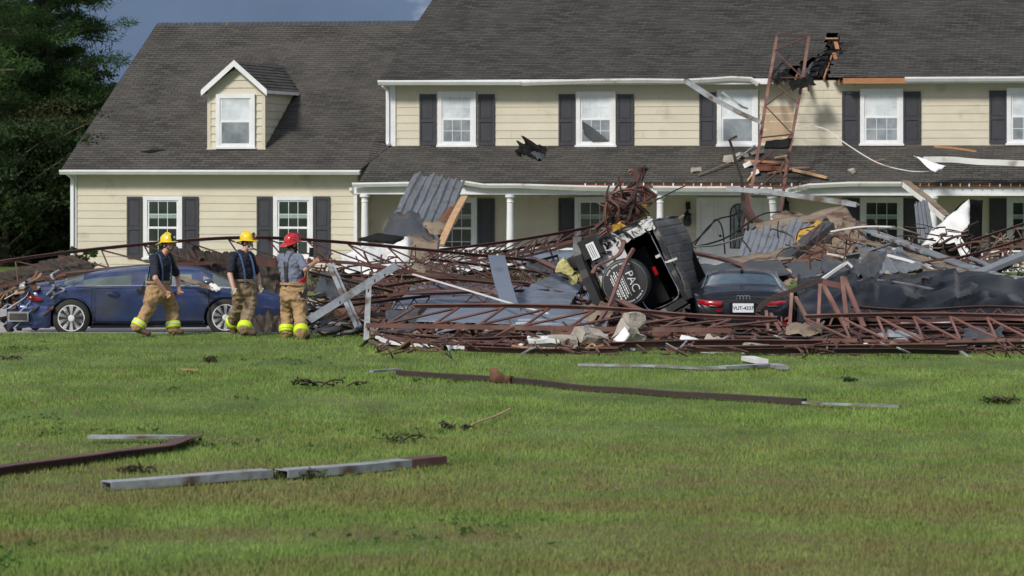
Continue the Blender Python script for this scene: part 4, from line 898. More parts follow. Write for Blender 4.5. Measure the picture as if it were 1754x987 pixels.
    # print: letters read with their tops towards the car's roof, turned as on the photograph
    def place(dx, dz, rot): 
        q = Matrix.Rotation(rot, 4, 'Y'); T = Matrix.Translation(face + Vector((dx, 0, dz))); B = Matrix(((1, 0, 0, 0), (0, 0, -1, 0), (0, 1, 0, 0), (0, 0, 0, 1))); return T @ q @ B
    text_mesh('PAC', .20, M['plate'], sp, 'cover_lettering', place(.03, .13, 0))
    for k, (z, w) in enumerate(((-.02, .40), (-.055, .46), (-.10, .50), (-.13, .40), (-.17, .44), (-.20, .34))):
        m = MB(); rs = random.Random(k); x = -w / 2
        while x < w / 2:
            q = .018 + .03 * rs.random(); h = .016 if k % 2 else .022; m.bx(face.x + x, face.x + x + q, face.y - .002, face.y + .001, face.z + z - h / 2, face.z + z + h / 2); x += q + .012
        part(m, 'small_print', M['plate'], parent=sp)
    m = MB()
    for k in range(44):
        a = R(-42 + 84 * (k / 43)) + (R(90) if k % 2 else R(-90)); rr = .335
        if k % 7 == 3: continue
        m.box(face + Vector((rr * math.sin(a), -.001, rr * math.cos(a))), (.012, .003, .028), Euler((0, a, 0)).to_matrix())
    part(m, 'ring_print', M['plate'], parent=sp)
    m = MB(); m.tube([face + Vector((.385 * math.cos(t), .012, .385 * math.sin(t))) for t in [2 * math.pi * q / 40 for q in range(41)]], .005, 4); part(m, 'cover_seam', M['galv'], parent=sp)
    m = MB(); m.bx(face.x - .25, face.x + .25, face.y - .002, face.y + .001, face.z + .012, face.z + .017); part(m, 'print_rule', M['plate'], parent=sp)
    m = MB(); m.lathe([(.05, -.16), (.05, .16)], c + Vector((0, .25, 0)), (0, -1, 0), 10); part(m, 'wheel_carrier', M['blackplastic'])
    # things seen inside: seat edge, red lamp, white clip
    m = MB(); m.bx(-W + .3, W - .15, .8, 1.0, ZF + .1, ZF + .75); part(m, 'rear_seat', M['blackplastic'])
    m = MB(); m.box((.06, .02, .27), (.15, .06, .06), Euler((0, .0, 0)).to_matrix()); part(m, 'red_lamp', M['redlight'])
    m = MB(); m.box((-.15, .05, .42), (.05, .03, .10)); part(m, 'roof_clip', M['headliner'])
    # bare wheels hidden by the tail
    for (x, y) in ((-W + .05, .55), (W - .05, .55), (-W + .05, 3.0), (W - .05, 3.0)):
        m = MB(); m.lathe([(.20, -.12), (.36, -.12), (.38, -.09), (.38, .09), (.36, .12), (.20, .12)], (x, y, ZF - .22), (1, 0, 0), 24); part(m, 'wheel', M['rubber'], True)
suv()
# ------------------------------------------------------------------ steel joists and loose bars
TEE = [(-.050, 0), (.050, 0), (.050, -.010), (.008, -.010), (.008, -.052), (-.008, -.052), (-.008, -.010), (-.050, -.010)]
ANG = [(-.04, 0), (.04, 0), (.04, -.01), (-.03, -.01), (-.03, -.08), (-.04, -.08)]
def prof(p, s=1.0, flip=False): return [(a * s, (-b if flip else b) * s) for a, b in (reversed(p) if flip else p)]
_rod = {}
def rod_mesh(m):
    if m.name not in _rod:
        b = MB(); b.lathe([(1, 0), (1, 1)], (0, 0, 0), (0, 0, 1), 6); _rod[m.name] = b.mesh('brace', m)
    return _rod[m.name]
def brace(p, q, r, parent, m, name='brace'):
    inv = mat_of(parent).inverted(); p, q = inv @ Vector(p), inv @ Vector(q); d = q - p
    if d.length < .02: return
    o = link(name, rod_mesh(m), parent); o.rotation_euler = Vector((0, 0, 1)).rotation_difference(d).to_euler(); o.location = p; o.scale = (r, r, d.length); return o
def joist(label, top, bot, n, m='steel', group='red steel roof joists in the wreckage', vert=True, s=1.0, rod=.013, name='steel_joist', skip=0.0, seed=0, off=(0.0, 1.0)):
    top = [ext(p, seed) for p in top]; bot = [ext(p, seed) for p in bot]; rs = random.Random(seed); top = smooth_path([P(*p) for p in top], 4) if len(top) > 2 else [P(*p) for p in top]; bot = smooth_path([P(*p) for p in bot], 4) if len(bot) > 2 else [P(*p) for p in bot]
    base = (top[len(top) // 2] + bot[len(bot) // 2]) / 2; base.z = min(p.z for p in top + bot) - .05
    T = empty(name, base, label, 'joist', group); mt = M[m]
    b = MB(); b.sweep(top, prof(TEE, s)); b.part('chord', mt, T)
    b = MB(); b.sweep(bot, prof(TEE, s, True)); b.part('chord', mt, T)
    ts = [off[0] + (off[1] - off[0]) * i / n for i in range(n + 1)]; tp = at_len(top, ts); bp = at_len(bot, ts); dz = Vector((0, 0, -.05 * s))
    for i in range(n):
        if rs.random() < skip: continue
        mid_b = (bp[i] + bp[i + 1]) / 2 if not vert else bp[i + 1]
        j = Vector((rs.uniform(-.02, .02), rs.uniform(-.02, .02), rs.uniform(-.02, .02)))
        if vert:
            brace(tp[i] + dz, bp[i + 1] - dz + j, rod * s, T, mt); 
            if i: brace(tp[i] + dz, bp[i] - dz, rod * s, T, mt)
        else:
            brace(tp[i] + dz, mid_b - dz, rod * s, T, mt); brace(mid_b - dz, tp[i + 1] + dz, rod * s, T, mt)
    return T
def ext(p, seed):
    if p[0] >= 1148 and p[2] < 56: return (p[0] + (seed * 37 % 11) * 13, p[1] + (1 if seed % 2 else -1), p[2])
    return p
def bar(label, pts, cat='bar', m='steel', w=.05, h=None, name='steel_bar', group=None, prof_=None, sm=True):
    pts = [P(*p) if len(p) == 3 and p[2] > 5 else Vector(p) for p in pts]
    pts = smooth_path(pts, 5) if sm and len(pts) > 2 else pts; h = h or w; b = MB()
    b.sweep(pts, prof_ or [(-w / 2, -h / 2), (w / 2, -h / 2), (w / 2, h / 2), (-w / 2, h / 2)])
    return b.thing(name, M[m], label, cat, group)
def sheet(label, q, nu=24, nv=6, ribs=0, rh=.03, m='greymetal', crump=.04, cs=2.0, name='metal_sheet', group=None, cat='metal sheet', thick=.006, seed=0, curl=0.0, ragged=0.0, parts=None):
    """q: four corners (x, y, depth) round the outline; ribs run along v"""
    A, B, C, D = [P(*p) for p in q]; nn = (B - A).cross(D - A).normalized()
    if nn.y > 0: nn = -nn
    if ribs: nu = ribs * 6
    def fn(u, v):
        uu, vv = u, v
        if ragged: vv = v + ragged * noise.noise(Vector((u * 5, seed, 0))) * (1 if v > .5 else -1) * abs(2 * v - 1); uu = u + ragged * .6 * noise.noise(Vector((seed, v * 5, 4))) * abs(2 * u - 1)
        p = A.lerp(B, uu).lerp(D.lerp(C, uu), vv); d = crump * noise.noise(Vector((u * cs * 2, v * cs, seed * 3.7))) + crump * .5 * noise.noise(Vector((u * cs * 5, v * cs * 3, seed * 1.7)))
        if ribs: k = (u * ribs) % 1; d += rh * .7 * (1 if .6 < k < .9 else (.5 if k > .5 else 0))
        d += curl * (2 * u - 1) ** 2
        return p + nn * d
    b = MB(); b.grid(fn, nu, nv); o = b.thing(name, M[m], label, cat, group, smooth=not ribs, solid=thick); return o
def chunk(label, c, d, m, name, cat, group=None, seed=0, rot=(0, 0, 0), sub=2, amp=.06):
    c = P(*c) if c[2] > 5 else Vector(c); b = MB(); b.box((0, 0, 0), d, Euler(rot).to_matrix())
    me = b.mesh('t', M[m]); bm_ = bmesh.new(); bm_.from_mesh(me); bmesh.ops.subdivide_edges(bm_, edges=bm_.edges, cuts=sub, use_grid_fill=True)
    for v in bm_.verts: v.co += Vector((noise.noise(v.co * 5 + Vector((seed, 0, 0))), noise.noise(v.co * 5 + Vector((0, seed, 3))), noise.noise(v.co * 5 + Vector((5, 0, seed))))) * amp
    bm_.to_mesh(me); bm_.free(); o = link(name, me); me.name = name; o.location = c; return tag(o, label, cat, group)
J = 'red steel roof joists in the wreckage'
# the long one: over the blue car and on to the tipped SUV
joist('long red joist lying over the crushed blue car, passing behind the firefighters heads', [(-30, 289, 57.4), (60, 276, 57.6), (150, 266, 57.8), (250, 258.5, 58.2), (330, 260, 58.8), (450, 270, 59.4), (540, 279, 59.8), (600, 284.5, 60)],
      [(-30, 322, 57.3), (75, 301, 57.5), (155, 293, 57.7), (240, 289, 58.1), (330, 287, 58.7), (400, 291, 59), (470, 303, 59.4), (560, 312, 59.6), (640, 322, 59.8)], 14, 'steel', s=1.12, seed=1)
bar('bent red chord diving from the long joist down towards the tyre cover', [(590, 283.5, 59.8), (630, 303, 58.6), (668, 322, 57), (700, 338, 55.6), (750, 352, 54.5)], m='steelpale', name='steel_chord', prof_=prof(TEE, 1.5), sm=True)
bar('thinner red chord running down beside the bent chord left of the SUV', [(640, 305, 58.2), (668, 329, 56.8), (690, 352, 55.2), (702, 366, 54)], m='steel', name='steel_chord', prof_=prof(ANG, 1.0))
# fan of joists rising right towards the twisted ball
joist('highest joist of the fan rising to the twisted steel ball', [(478, 272, 65), (560, 262, 65), (640, 248, 65), (676, 238, 65)], [(430, 300, 64), (520, 287, 64), (600, 272, 64.4), (672, 252, 64.6)], 13, 'steel', vert=False, s=1.1, seed=2)
joist('second joist of the fan, crossing the porch railing', [(500, 283, 66), (580, 268, 66), (650, 254, 66)], [(470, 300, 66), (560, 285, 66), (655, 262, 66)], 11, 'steeldark', vert=False, seed=3)
joist('dark joist sagging behind the grey upright strip', [(340, 300, 62), (450, 301, 62), (540, 306, 62), (620, 312, 61.5)], [(330, 318, 62), (440, 324, 62), (540, 328, 62), (630, 333, 61)], 15, 'steeldark', s=1.2, seed=4)
joist('joist arching left to right over the blue grey panels', [(395, 288, 60.5), (450, 297, 60.3), (520, 305, 60), (580, 309, 59.5), (640, 328, 58.5)], [(385, 305, 60.4), (440, 314, 60.2), (520, 322, 60), (570, 330, 59.5), (610, 341, 58.5)], 12, 'steel', vert=False, seed=5)
joist('thin joist climbing right in the middle of the tangle', [(350, 324, 63.5), (450, 308, 63.2), (560, 290, 63), (610, 278, 63)], [(360, 336, 63), (460, 322, 63), (570, 306, 63), (620, 295, 63)], 15, 'steeldark', vert=False, seed=6)
joist('flat joist just above the blue grey panels', [(352, 330, 59.5), (430, 322, 59.5), (520, 318, 59.3), (600, 316, 59)], [(350, 344, 59.2), (430, 338, 59.2), (500, 334, 59), (590, 331, 59)], 12, 'steel', vert=True, seed=8)
joist('short joist sloping down behind the grey angle frame', [(332, 340, 58.2), (400, 330, 58.4), (470, 322, 58.6)], [(332, 352, 58), (400, 346, 58.2), (470, 340, 58.4)], 8, 'steeldark', vert=False, seed=9)
# the two big joists along the lawn edge
joist('long pale red joist along the lawn edge left of the dark car', [(452, 332.5, 53.4), (560, 332, 53.3), (660, 335, 53.2), (760, 343, 53.1), (850, 346, 53)], [(400, 358, 52.6), (520, 360, 52.4), (640, 362, 52.2), (740, 363, 52), (800, 364, 52)], 8, 'steelpale', vert=False, s=1.35, rod=.018, seed=10)
joist('long pale red joist along the lawn edge at the right', [(880, 344, 52.6), (960, 342, 52.4), (1050, 342, 52.2), (1160, 344.5, 52)], [(890, 374, 51.2), (1000, 377, 51), (1090, 375, 51), (1170, 374, 51)], 7, 'steelpale', vert=True, s=1.3, rod=.017, seed=11)
joist('red joist lying flat under the dark car bumper', [(700, 350, 54), (800, 354, 53.8), (900, 356, 53.6), (1020, 353, 53.6), (1150, 356, 53.6)], [(700, 366, 53.2), (800, 370, 53), (900, 372, 53), (1020, 368, 53), (1150, 369, 53)], 16, 'steel', vert=False, s=1.2, rod=.015, seed=12)
joist('lowest red joist on the grass at the right', [(720, 377, 51.2), (850, 380, 50.8), (960, 378, 50.8), (1070, 381, 50.6), (1160, 381, 50.6)], [(730, 385, 50.6), (850, 388, 50.4), (960, 387, 50.3), (1070, 389, 50.2), (1160, 388, 50.2)], 14, 'steel', vert=False, s=1.35, rod=.015, seed=13)
joist('lowest red joist on the grass left of the broken blocks', [(415, 361, 52.2), (500, 369, 51.8), (580, 367, 51.8), (680, 369, 51.6)], [(420, 372, 51.6), (500, 379, 51.2), (590, 381, 51), (690, 380, 51)], 10, 'steel', vert=False, s=1.35, rod=.015, seed=14)
joist('red joist in the middle of the right hand stack', [(840, 362, 52.8), (940, 363, 52.6), (1040, 361, 52.6), (1160, 364, 52.4)], [(840, 372, 52.4), (940, 374, 52.2), (1040, 373, 52.2), (1160, 372, 52.2)], 12, 'steel', vert=True, s=1.2, seed=15)
joist('upper bare joist rising out of the right edge of the picture', [(1062, 262, 68), (1100, 250, 68), (1160, 230, 68)], [(1040, 292, 67), (1090, 278, 67), (1160, 254, 67)], 6, 'steel', vert=True, seed=16)
joist('lower bare joist at the right edge above the grey plank', [(1035, 284, 66), (1080, 272, 66), (1160, 247, 66)], [(1050, 305, 65), (1100, 292, 65), (1165, 268, 65)], 6, 'steel', vert=False, seed=17)
_seen = {}
def lab(kind, x, y, L, k):
    ln = 'very long' if L > 260 else 'long' if L > 180 else 'mid length' if L > 110 else 'short'
    if kind == 'snapped rod': ln = 'tall' if L > 110 else 'middling' if L > 80 else 'stubby'
    near = [(360, 'the grey steel frame'), (420, 'the white sheeting'), (480, 'the corrugated sheet'), (540, 'the upright grey strip'), (600, 'the pale yellow foam'), (660, 'the SUV bumper'), (720, 'the cube shaped block'), (790, 'the tilted white block'), (850, 'the dark car'), (920, 'the standing web frame'), (990, 'the crumpled grey sheet'), (1060, 'the white foam board'), (1200, 'the right edge')]
    nm = min(near, key=lambda q: abs(q[0] - x))[1]
    lv = 'high' if y < 305 else 'midway' if y < 330 else 'low' if y < 352 else 'above the grass stack' if y < 362 else 'within the grass stack' if y < 374 else 'down on the grass'
    return '%s loose steel %s %s by %s' % (ln, kind, lv, nm)
# stray chords filling the stacks, each a bar of its own
rs = random.Random(12)
for k in range(22):
    x0 = rs.uniform(640, 980); L_ = rs.uniform(120, 330); y = rs.uniform(349, 384); Y = 10872 / (y + rs.uniform(6, 14) - 170); dy = rs.uniform(-5, 5)
    bar(lab('chord', x0 + L_ / 2, y, L_, k), [(x0, y, Y), (x0 + L_ * .5, y + dy * .5 + rs.uniform(-2, 2), Y), (x0 + L_, y + dy, Y + rs.uniform(-.3, .3))], m=rs.choice(['steel', 'steel', 'steelpale', 'steeldark']), name='steel_chord', group='loose red chords right of the broken blocks', prof_=prof(rs.choice([TEE, ANG]), rs.uniform(.9, 1.4)))
for k in range(10):
    x0 = rs.uniform(395, 560); L_ = rs.uniform(70, 230); y = rs.uniform(353, 379); Y = 10872 / (y + rs.uniform(4, 10) - 170); dy = rs.uniform(-4, 4)
    bar(lab('chord', x0 + L_ / 2, y, L_, k), [(x0, y, Y), (x0 + L_ * .5, y + dy * .5 + rs.uniform(-2, 2), Y), (x0 + L_, y + dy, Y + rs.uniform(-.3, .3))], m=rs.choice(['steel', 'steelpale', 'steeldark']), name='steel_chord', group='loose red chords left of the broken blocks', prof_=prof(rs.choice([TEE, ANG]), rs.uniform(.8, 1.3)))
for k in range(18):
    x0 = rs.uniform(330, 540); L_ = rs.uniform(50, 170); y = rs.uniform(285, 345); Y = 59 + (345 - y) * .10 + rs.random(); dy = rs.uniform(-30, 12) * L_ / 150
    bar(lab('bar', x0 + L_ / 2, y, L_, k), [(x0, y, Y), (x0 + L_ * .5, y + dy * .5 + rs.uniform(-4, 4), Y), (x0 + L_, y + dy, Y)], m=rs.choice(['steel', 'steeldark', 'steeldark']), name='steel_bar', group='loose dark bars in the central tangle', w=rs.uniform(.025, .06))
for k in range(30):     # broken web rods standing up in the centre
    x0 = rs.uniform(340, 660); y = rs.uniform(285, 340); Y = 60 + (345 - y) * .08; a = rs.uniform(-12, 12); h = rs.uniform(14, 34)
    bar(lab('snapped rod', x0, y, h * 4, k), [(x0, y, Y), (x0 + a, y - h, Y + .2)], m=rs.choice(['steel', 'steeldark']), name='web_rod', group='snapped web rods in the central tangle', w=.028)
# raised wreck right of the dark car
for lb, pts, m_, w in (('dark bent bar arching over the dark car tail', [(829, 347, 54.6), (831, 336, 54.6), (848, 325, 54.6), (868, 317.5, 54.6), (884, 309.5, 54.6), (902, 307, 54.6)], 'steeldark', .075),
      ('dark bar leaning up from the grass at the foot of the red web frame', [(845, 384, 50.8), (880, 377, 51.2), (920, 366, 52), (940, 361, 52.4)], 'steeldark', .11),
      ('rose red bar across the top of the web frame', [(900, 308.5, 54), (930, 315, 54)], 'steelpale', .09)):
    bar(lb, pts, m=m_, w=w)
W_ = empty('joist_wreck', P(890, 372, 53), 'standing frame of pale red web bars right of the dark car', 'joist')
for (x0, y0, x1, y1, w) in ((866, 321, 862, 384, .055), (870, 325, 893, 368, .06), (897, 311, 894, 372, .055), (900, 311, 925, 358, .07), (921, 303, 927, 360, .07), (923, 304, 945, 358, .075), (838, 340, 842, 378, .05), (843, 343, 860, 375, .05), (912, 345, 897, 380, .03), (850, 350, 868, 372, .03)):
    b = MB(); b.bar(P(x0, y0, 54), P(x1, y1, 53.0), w, w * .6); b.part('web_bar', M['steelpale'], W_)
# tower leaning on the eaves
TW = empty('lattice_tower', P(830, 240, 80), 'rusty lattice tower leaning against the broken upper eave', 'tower')
def tw(x, y, Y): return P(x, y, Y)
legs = [[tw(850, 39, 89.2), tw(841, 90, 88.0), tw(832, 150, 86.5), tw(822, 205, 85.5), tw(815, 250, 85)], [tw(885, 39, 89.0), tw(877, 90, 87.8), tw(868, 140, 86.4), tw(860, 185, 85.6), tw(852, 250, 85)], [tw(884, 40, 90.2), tw(874, 95, 89.2)]]
for L_ in legs[:2]:
    b = MB(); b.sweep(L_, prof(ANG, 1.0), (0, -1, .2)); b.part('leg', M['steelpale'], TW)
tl = at_len(legs[0], [0, .085, .24, .40, .58, .72, .86, 1]); tr = at_len(legs[1], [0, .085, .24, .40, .58, .72, .86, 1])
brace(tl[0], tr[0], .026, TW, M['steel'], 'cross_bar')
for i, (p, q) in enumerate(((tl[1], tr[0]), (tl[1], tr[2]), (tl[2], tr[2]), (tr[3], tl[2]), (tl[3], tr[2]), (tl[3], tr[4]), (tl[4], tr[4]), (tl[5], tr[4]), (tl[5], tr[5]), (tl[6], tr[5]), (tl[6], tr[6]))): brace(p, q, .021, TW, M['steel'])
b = MB(); b.tube(smooth_path([tw(859, 172, 85.4), tw(862, 179, 85.2), tw(861, 190, 85.2), tw(856, 194, 85.2), tw(854, 186, 85.2), tw(858, 177, 85.2)], 3), .03, 6); b.part('bent_loop', M['steel'], TW)
bar('dark hooked channel standing on the porch roof left of the tower', [(806, 149, 84.6), (798, 153, 84.6), (803, 170, 84.6), (811, 195, 84.6), (813, 220, 84.6), (814, 232, 84.2), (822, 243, 83.8)], m='steeldark', w=.11, h=.07, sm=False)
bar('thick red post folding away from the tower foot over the front door', [(818, 203, 84.2), (818, 228, 84.0), (825, 240, 83.6), (845, 249, 83)], m='steel', w=.13, h=.10, sm=False)
bar('red bar dropping to the right behind the tower foot', [(857, 193, 85.8), (857, 215, 85), (852, 242, 84)], m='steel', w=.07)
# twisted ball of joists behind the SUV
BL = empty('twisted_joist', P(685, 262, 63.4), 'knotted ball of twisted rusty joist bars rearing up behind the SUV', 'joist')
rs = random.Random(5)
def tb(pts, r, m='steel', n='bent_bar'):
    b = MB(); b.sweep(smooth_path([P(*p) for p in pts], 5), [(-r, -r * .25), (r, -r * .25), (r, r * .25), (r * .3, r * .3), (r * .2, r * 1.1), (-r * .1, r * 1.1), (-r * .1, r * .3), (-r, r * .25)], (rs.uniform(-1, 1), -1, rs.uniform(-1, 1))); b.part(n, M[m], BL)
tb([(652, 250, 63.5), (672, 232, 63.3), (685, 214, 63), (700, 205, 63), (718, 216, 63)], .055, 'steel')
tb([(655, 258, 63.2), (670, 244, 63), (665, 225, 62.8), (672, 212, 62.8), (690, 208, 62.8), (705, 212, 63), (716, 219, 63)], .04, 'steelpale')
tb([(668, 262, 63), (662, 240, 62.8), (664, 222, 62.8), (676, 209, 62.8), (692, 212, 62.8), (700, 226, 62.8), (694, 246, 63)], .03, 'steelpale')
tb([(688, 258, 63.2), (700, 238, 63), (704, 218, 63), (699, 200, 63), (692, 188, 63), (688, 189, 63)], .05, 'steelpale')
tb([(682, 212, 63.4), (694, 203, 63.4), (701, 194, 63.4), (704, 185, 63.4), (708, 187, 63.4)], .06, 'steeldark')
tb([(697, 200, 62.8), (701, 192, 62.8), (699, 184, 62.8)], .035, 'steel')
tb([(660, 266, 63), (668, 262, 63), (688, 262, 62.6), (692, 276, 61.5), (680, 290, 59.5), (668, 296, 58)], .045, 'steelpale')
tb([(676, 256, 63.1), (678, 236, 63.1), (690, 222, 63.1), (696, 230, 63.1), (688, 246, 63.1)], .05, 'steeldark')
for k in range(60):
    a = rs.uniform(0, 6.28); cx, cy = 684 + rs.uniform(-14, 14), 234 + rs.uniform(-20, 16); l = rs.uniform(10, 24); yy = rs.uniform(62.4, 64)
    tb([(cx - l * math.cos(a), cy - l * math.sin(a) * 1.1, yy), (cx + rs.uniform(-8, 8), cy + rs.uniform(-8, 8), yy - .2), (cx + l * math.cos(a + .5), cy + l * math.sin(a + .5), yy)], rs.uniform(.012, .028), rs.choice(['steel', 'steeldark', 'steeldark', 'steelpale']))
b = MB(); b.grid(lambda u, v: P(688 + 18 * u - 10 * v, 215 + 12 * u + 22 * v, 62.7) + Vector((0, .15 * noise.noise(Vector((u * 3, v * 3, 1))), .1 * noise.noise(Vector((u * 4, v * 3, 4))))), 10, 10); o = b.part('torn_plate', M['steel'], BL, smooth=True)
chunk('clump of orange yellow insulation caught in the twisted ball', (684, 251, 62.2), (.42, .25, .26), 'yellow', 'insulation_clump', 'insulation', seed=3, amp=.16, sub=4)
chunk('dull ochre insulation higher up inside the twisted ball', (693, 233, 62.9), (.22, .2, .42), 'yellow', 'insulation_clump', 'insulation', seed=8, rot=(.2, .4, .1), amp=.13, sub=4)
chunk('pale yellow foam left of the SUV bumper', (622, 296, 57.6), (.30, .2, .22), 'paleyellow', 'foam_clump', 'insulation', seed=5, rot=(0, .5, 0), amp=.14, sub=4)
joist('joist diving from the upper centre down behind the tyre cover', [(470, 282, 61.5), (540, 290, 61), (610, 300, 60), (655, 316, 58.6)], [(465, 298, 61.4), (535, 308, 61), (600, 318, 60), (645, 333, 58.6)], 12, 'steeldark', vert=True, seed=21)
joist('short joist rising steeply beside the upright grey strip', [(560, 326, 60.4), (610, 300, 60.6), (655, 282, 60.8)], [(566, 340, 60.2), (618, 314, 60.4), (662, 296, 60.6)], 8, 'steel', vert=False, seed=22)
joist('joist slanting behind the third firefighter and the phone', [(338, 296, 61.5), (380, 306, 61.3), (430, 318, 61)], [(336, 314, 61.3), (378, 324, 61.2), (428, 336, 60.9)], 8, 'steeldark', vert=False, seed=23)
joist('thin joist curving above the blue grey panels at the left', [(420, 312, 58.6), (480, 304, 58.6), (545, 309, 58.4)], [(424, 325, 58.4), (484, 317, 58.4), (548, 321, 58.2)], 11, 'steel', vert=True, seed=24)
joist('joist heaped on the right hand stack beneath the black membrane', [(930, 334, 54.2), (1000, 338, 54), (1080, 334, 54), (1160, 337, 54)], [(930, 350, 53.8), (1000, 353, 53.8), (1080, 350, 53.8), (1160, 352, 53.8)], 12, 'steel', vert=False, seed=25)
bar('pale red bar leaning across the spare tyre cover', [(693, 272, 55.4), (682, 292, 55.2), (671, 322, 54.6), (664, 338, 54.2), (652, 356, 53.8)], m='steelpale', w=.05)
bar('rusty flat bar bent over the number plate of the SUV', [(682, 262, 57), (678, 277, 56.2), (664, 286, 55.9), (653, 291, 55.8), (648, 299, 55.7)], m='steelpale', w=.07, h=.03)
# grey angle frame on the lawn edge
fr = empty('galvanised_brace', P(403, 376, 52.5), 'grey galvanised angle frame with a long brace, leaning at the lawn edge', 'steel frame')
for (p, q, w) in (((338, 350, 53.8), (434, 290, 56.0), .135), ((403.5, 309, 53.6), (400.5, 372, 52.4), .09), ((359, 288, 57.6), (390, 358, 55), .07), ((363, 287, 57.8), (394, 356, 55.2), .05)):
    b = MB(); b.sweep([P(*p), P(*q)], [(-w / 2, 0), (w / 2, 0), (w / 2, -.012), (-w / 2 + .012, -.012), (-w / 2 + .012, -w * .6), (-w / 2, -w * .6)], (0, -1, .25)); b.part('angle_bar', M['galv'], fr)
b = MB(); b.grid(lambda u, v: P(393 + 26 * u, 379 - 9 * math.sin(u * 3) + 5 * v - 2 * u, 51.6) + Vector((0, .2 * v, .03 * noise.noise(Vector((u * 4, v * 3, 1))))), 10, 4); b.part('foot_plate', M['galv'], fr, smooth=True)
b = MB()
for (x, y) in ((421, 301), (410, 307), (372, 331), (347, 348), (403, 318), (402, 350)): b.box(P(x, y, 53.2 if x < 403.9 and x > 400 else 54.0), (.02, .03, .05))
b.part('bolt_holes', M['voidblack'], fr)  # dark boxes paint the shade of open holes
# long thin pale strips
bar('long pale strip slanting across the central tangle', [(452, 300, 59), (520, 320, 57), (560, 332, 56), (600, 343, 55)], m='whitedirty', w=.045, h=.02, name='trim_strip', cat='strip')
bar('white edging strip along the grass below the lowest left joist', [(412, 369, 51.8), (430, 375, 51.3), (480, 379, 51), (560, 382, 50.8), (640, 384, 50.7)], m='whitedirty', w=.05, h=.05, name='trim_strip', cat='strip')
bar('pale curled strip on the driveway right of the third firefighter', [(345, 361, 55), (375, 362.5, 55), (388, 361, 55), (395, 356, 55.2)], m='galv', w=.04, name='trim_strip', cat='strip')
bar('thin bent white strip lying on the grass at the right', [(1048, 382, 50.4), (1060, 391, 49.4), (1070, 398, 48.6), (1085, 401, 48), (1104, 405, 47.2)], m='galv', w=.05, h=.02, name='trim_strip', cat='strip')
# cables round the front door
for lb, pts in (('black cable looping from the door over the grey sheet', [(752, 272, 78), (790, 262, 79), (815, 246, 80), (835, 234, 80), (856, 232, 80), (870, 234, 80)]), ('thin cable hanging in a loop before the door', [(758, 266, 79), (775, 250, 79), (783, 240, 79), (790, 250, 79), (793, 278, 79)]),
      ('black cable crossing low in front of the door', [(755, 270, 78.5), (785, 268, 78.5), (812, 258, 78.5), (830, 246, 79)]), ('grey cable rising to the door arch', [(760, 268, 79.2), (772, 251, 79.2), (785, 240, 79.2), (800, 236, 79.4), (812, 231, 79.6)])):
    bar(lb, pts, m='iron', w=.035, name='cable', cat='cable')
bar('thin wire drooping from the upper wall across the porch roof', [(868, 137, 88), (900, 140, 87.5), (925, 157, 86.5), (960, 178, 85.6), (995, 187, 85.2), (1022, 187, 85.2)], m='whitedirty', w=.022, name='cable', cat='cable')
bar('thin dark rod from the porch gutter to the twisted ball', [(716, 220, 84), (735, 210, 84), (750, 203, 84)], m='iron', w=.03, name='steel_rod')
bar('split white board end pointing up behind the SUV roof', [(718, 252, 60), (737, 246, 60), (742, 243, 60)], m='headliner', w=.09, h=.04, name='split_board', cat='board')
bar('grey board end behind the white split board', [(728, 252, 60.5), (748, 235, 60.6)], m='tan', w=.06, h=.03, name='split_board', cat='board')
bar('flat dark strip crossing before the door above the grey sheet', [(756, 270, 76), (785, 267, 76), (815, 258, 76), (838, 250, 76)], m='greymetal', w=.12, h=.02, name='metal_strip', cat='strip')
bar('short red joist end pointing left by the tipped SUV roof', [(755, 274, 70), (795, 283, 68), (825, 296, 63), (850, 306, 60)], m='steel', name='steel_chord', prof_=prof(TEE, 1.6))
# hanging gutters
bar('torn gutter hanging diagonally across the upper window', [(750, 88, 87.5), (780, 108, 86.8), (810, 124, 86.4), (833, 134, 86.2)], m='galv', name='hanging_gutter', cat='gutter', w=.17, h=.10, sm=False)
bar('thin metal strip hooked on the hanging gutter', [(790, 101, 86.6), (812, 117, 86.2), (818, 119, 86.2)], m='galv', name='metal_strip', cat='strip', w=.05, sm=False)
bar('fallen pale porch trim slanting down right of the front door', [(795, 206, 82.5), (850, 211, 82), (905, 219, 81.6), (937, 224, 81.4)], m='galv', name='porch_trim', cat='trim', w=.14, h=.12, sm=False)
bar('short grey strip beside the slanting porch trim', [(830, 212, 82), (880, 214, 82), (925, 219, 82), (940, 224, 82)], m='greymetal', name='metal_strip', cat='strip', w=.05, sm=False)
bar('bent pale gutter piece slanting to the white curled sheet', [(990, 200, 80), (1012, 217, 79), (1036, 238, 78)], m='tan', name='hanging_gutter', cat='gutter', w=.20, h=.12, sm=False)
bar('white edge of the bent gutter piece', [(988, 202, 79.9), (1010, 219, 78.9), (1033, 240, 77.9)], m='whitedirty', name='gutter_lip', cat='gutter', w=.05, h=.12, sm=False)
bar('long crumpled white gutter lying on the porch roof at the right', [(1010, 174.5, 84.9), (1040, 174.5, 84.9), (1070, 177, 84.8), (1100, 178, 84.6), (1150, 180, 84.4)], m='whitedirty', name='fallen_gutter', cat='gutter', w=.14, h=.15)
sheet('bright white flashing folded on the porch roof', [(999, 170, 84.9), (1013, 175, 84.8), (1035, 182, 84.5), (1022, 188, 84.4)], 10, 6, m='white', crump=.06, cs=2, name='flashing', cat='flashing', seed=3)
bar('orange splinter of wood at the top of the porch roof', [(1022, 160, 86.4), (1045, 162, 86.2), (1068, 165.5, 86)], m='rawwood', w=.05, name='wood_splinter', cat='board', sm=False)
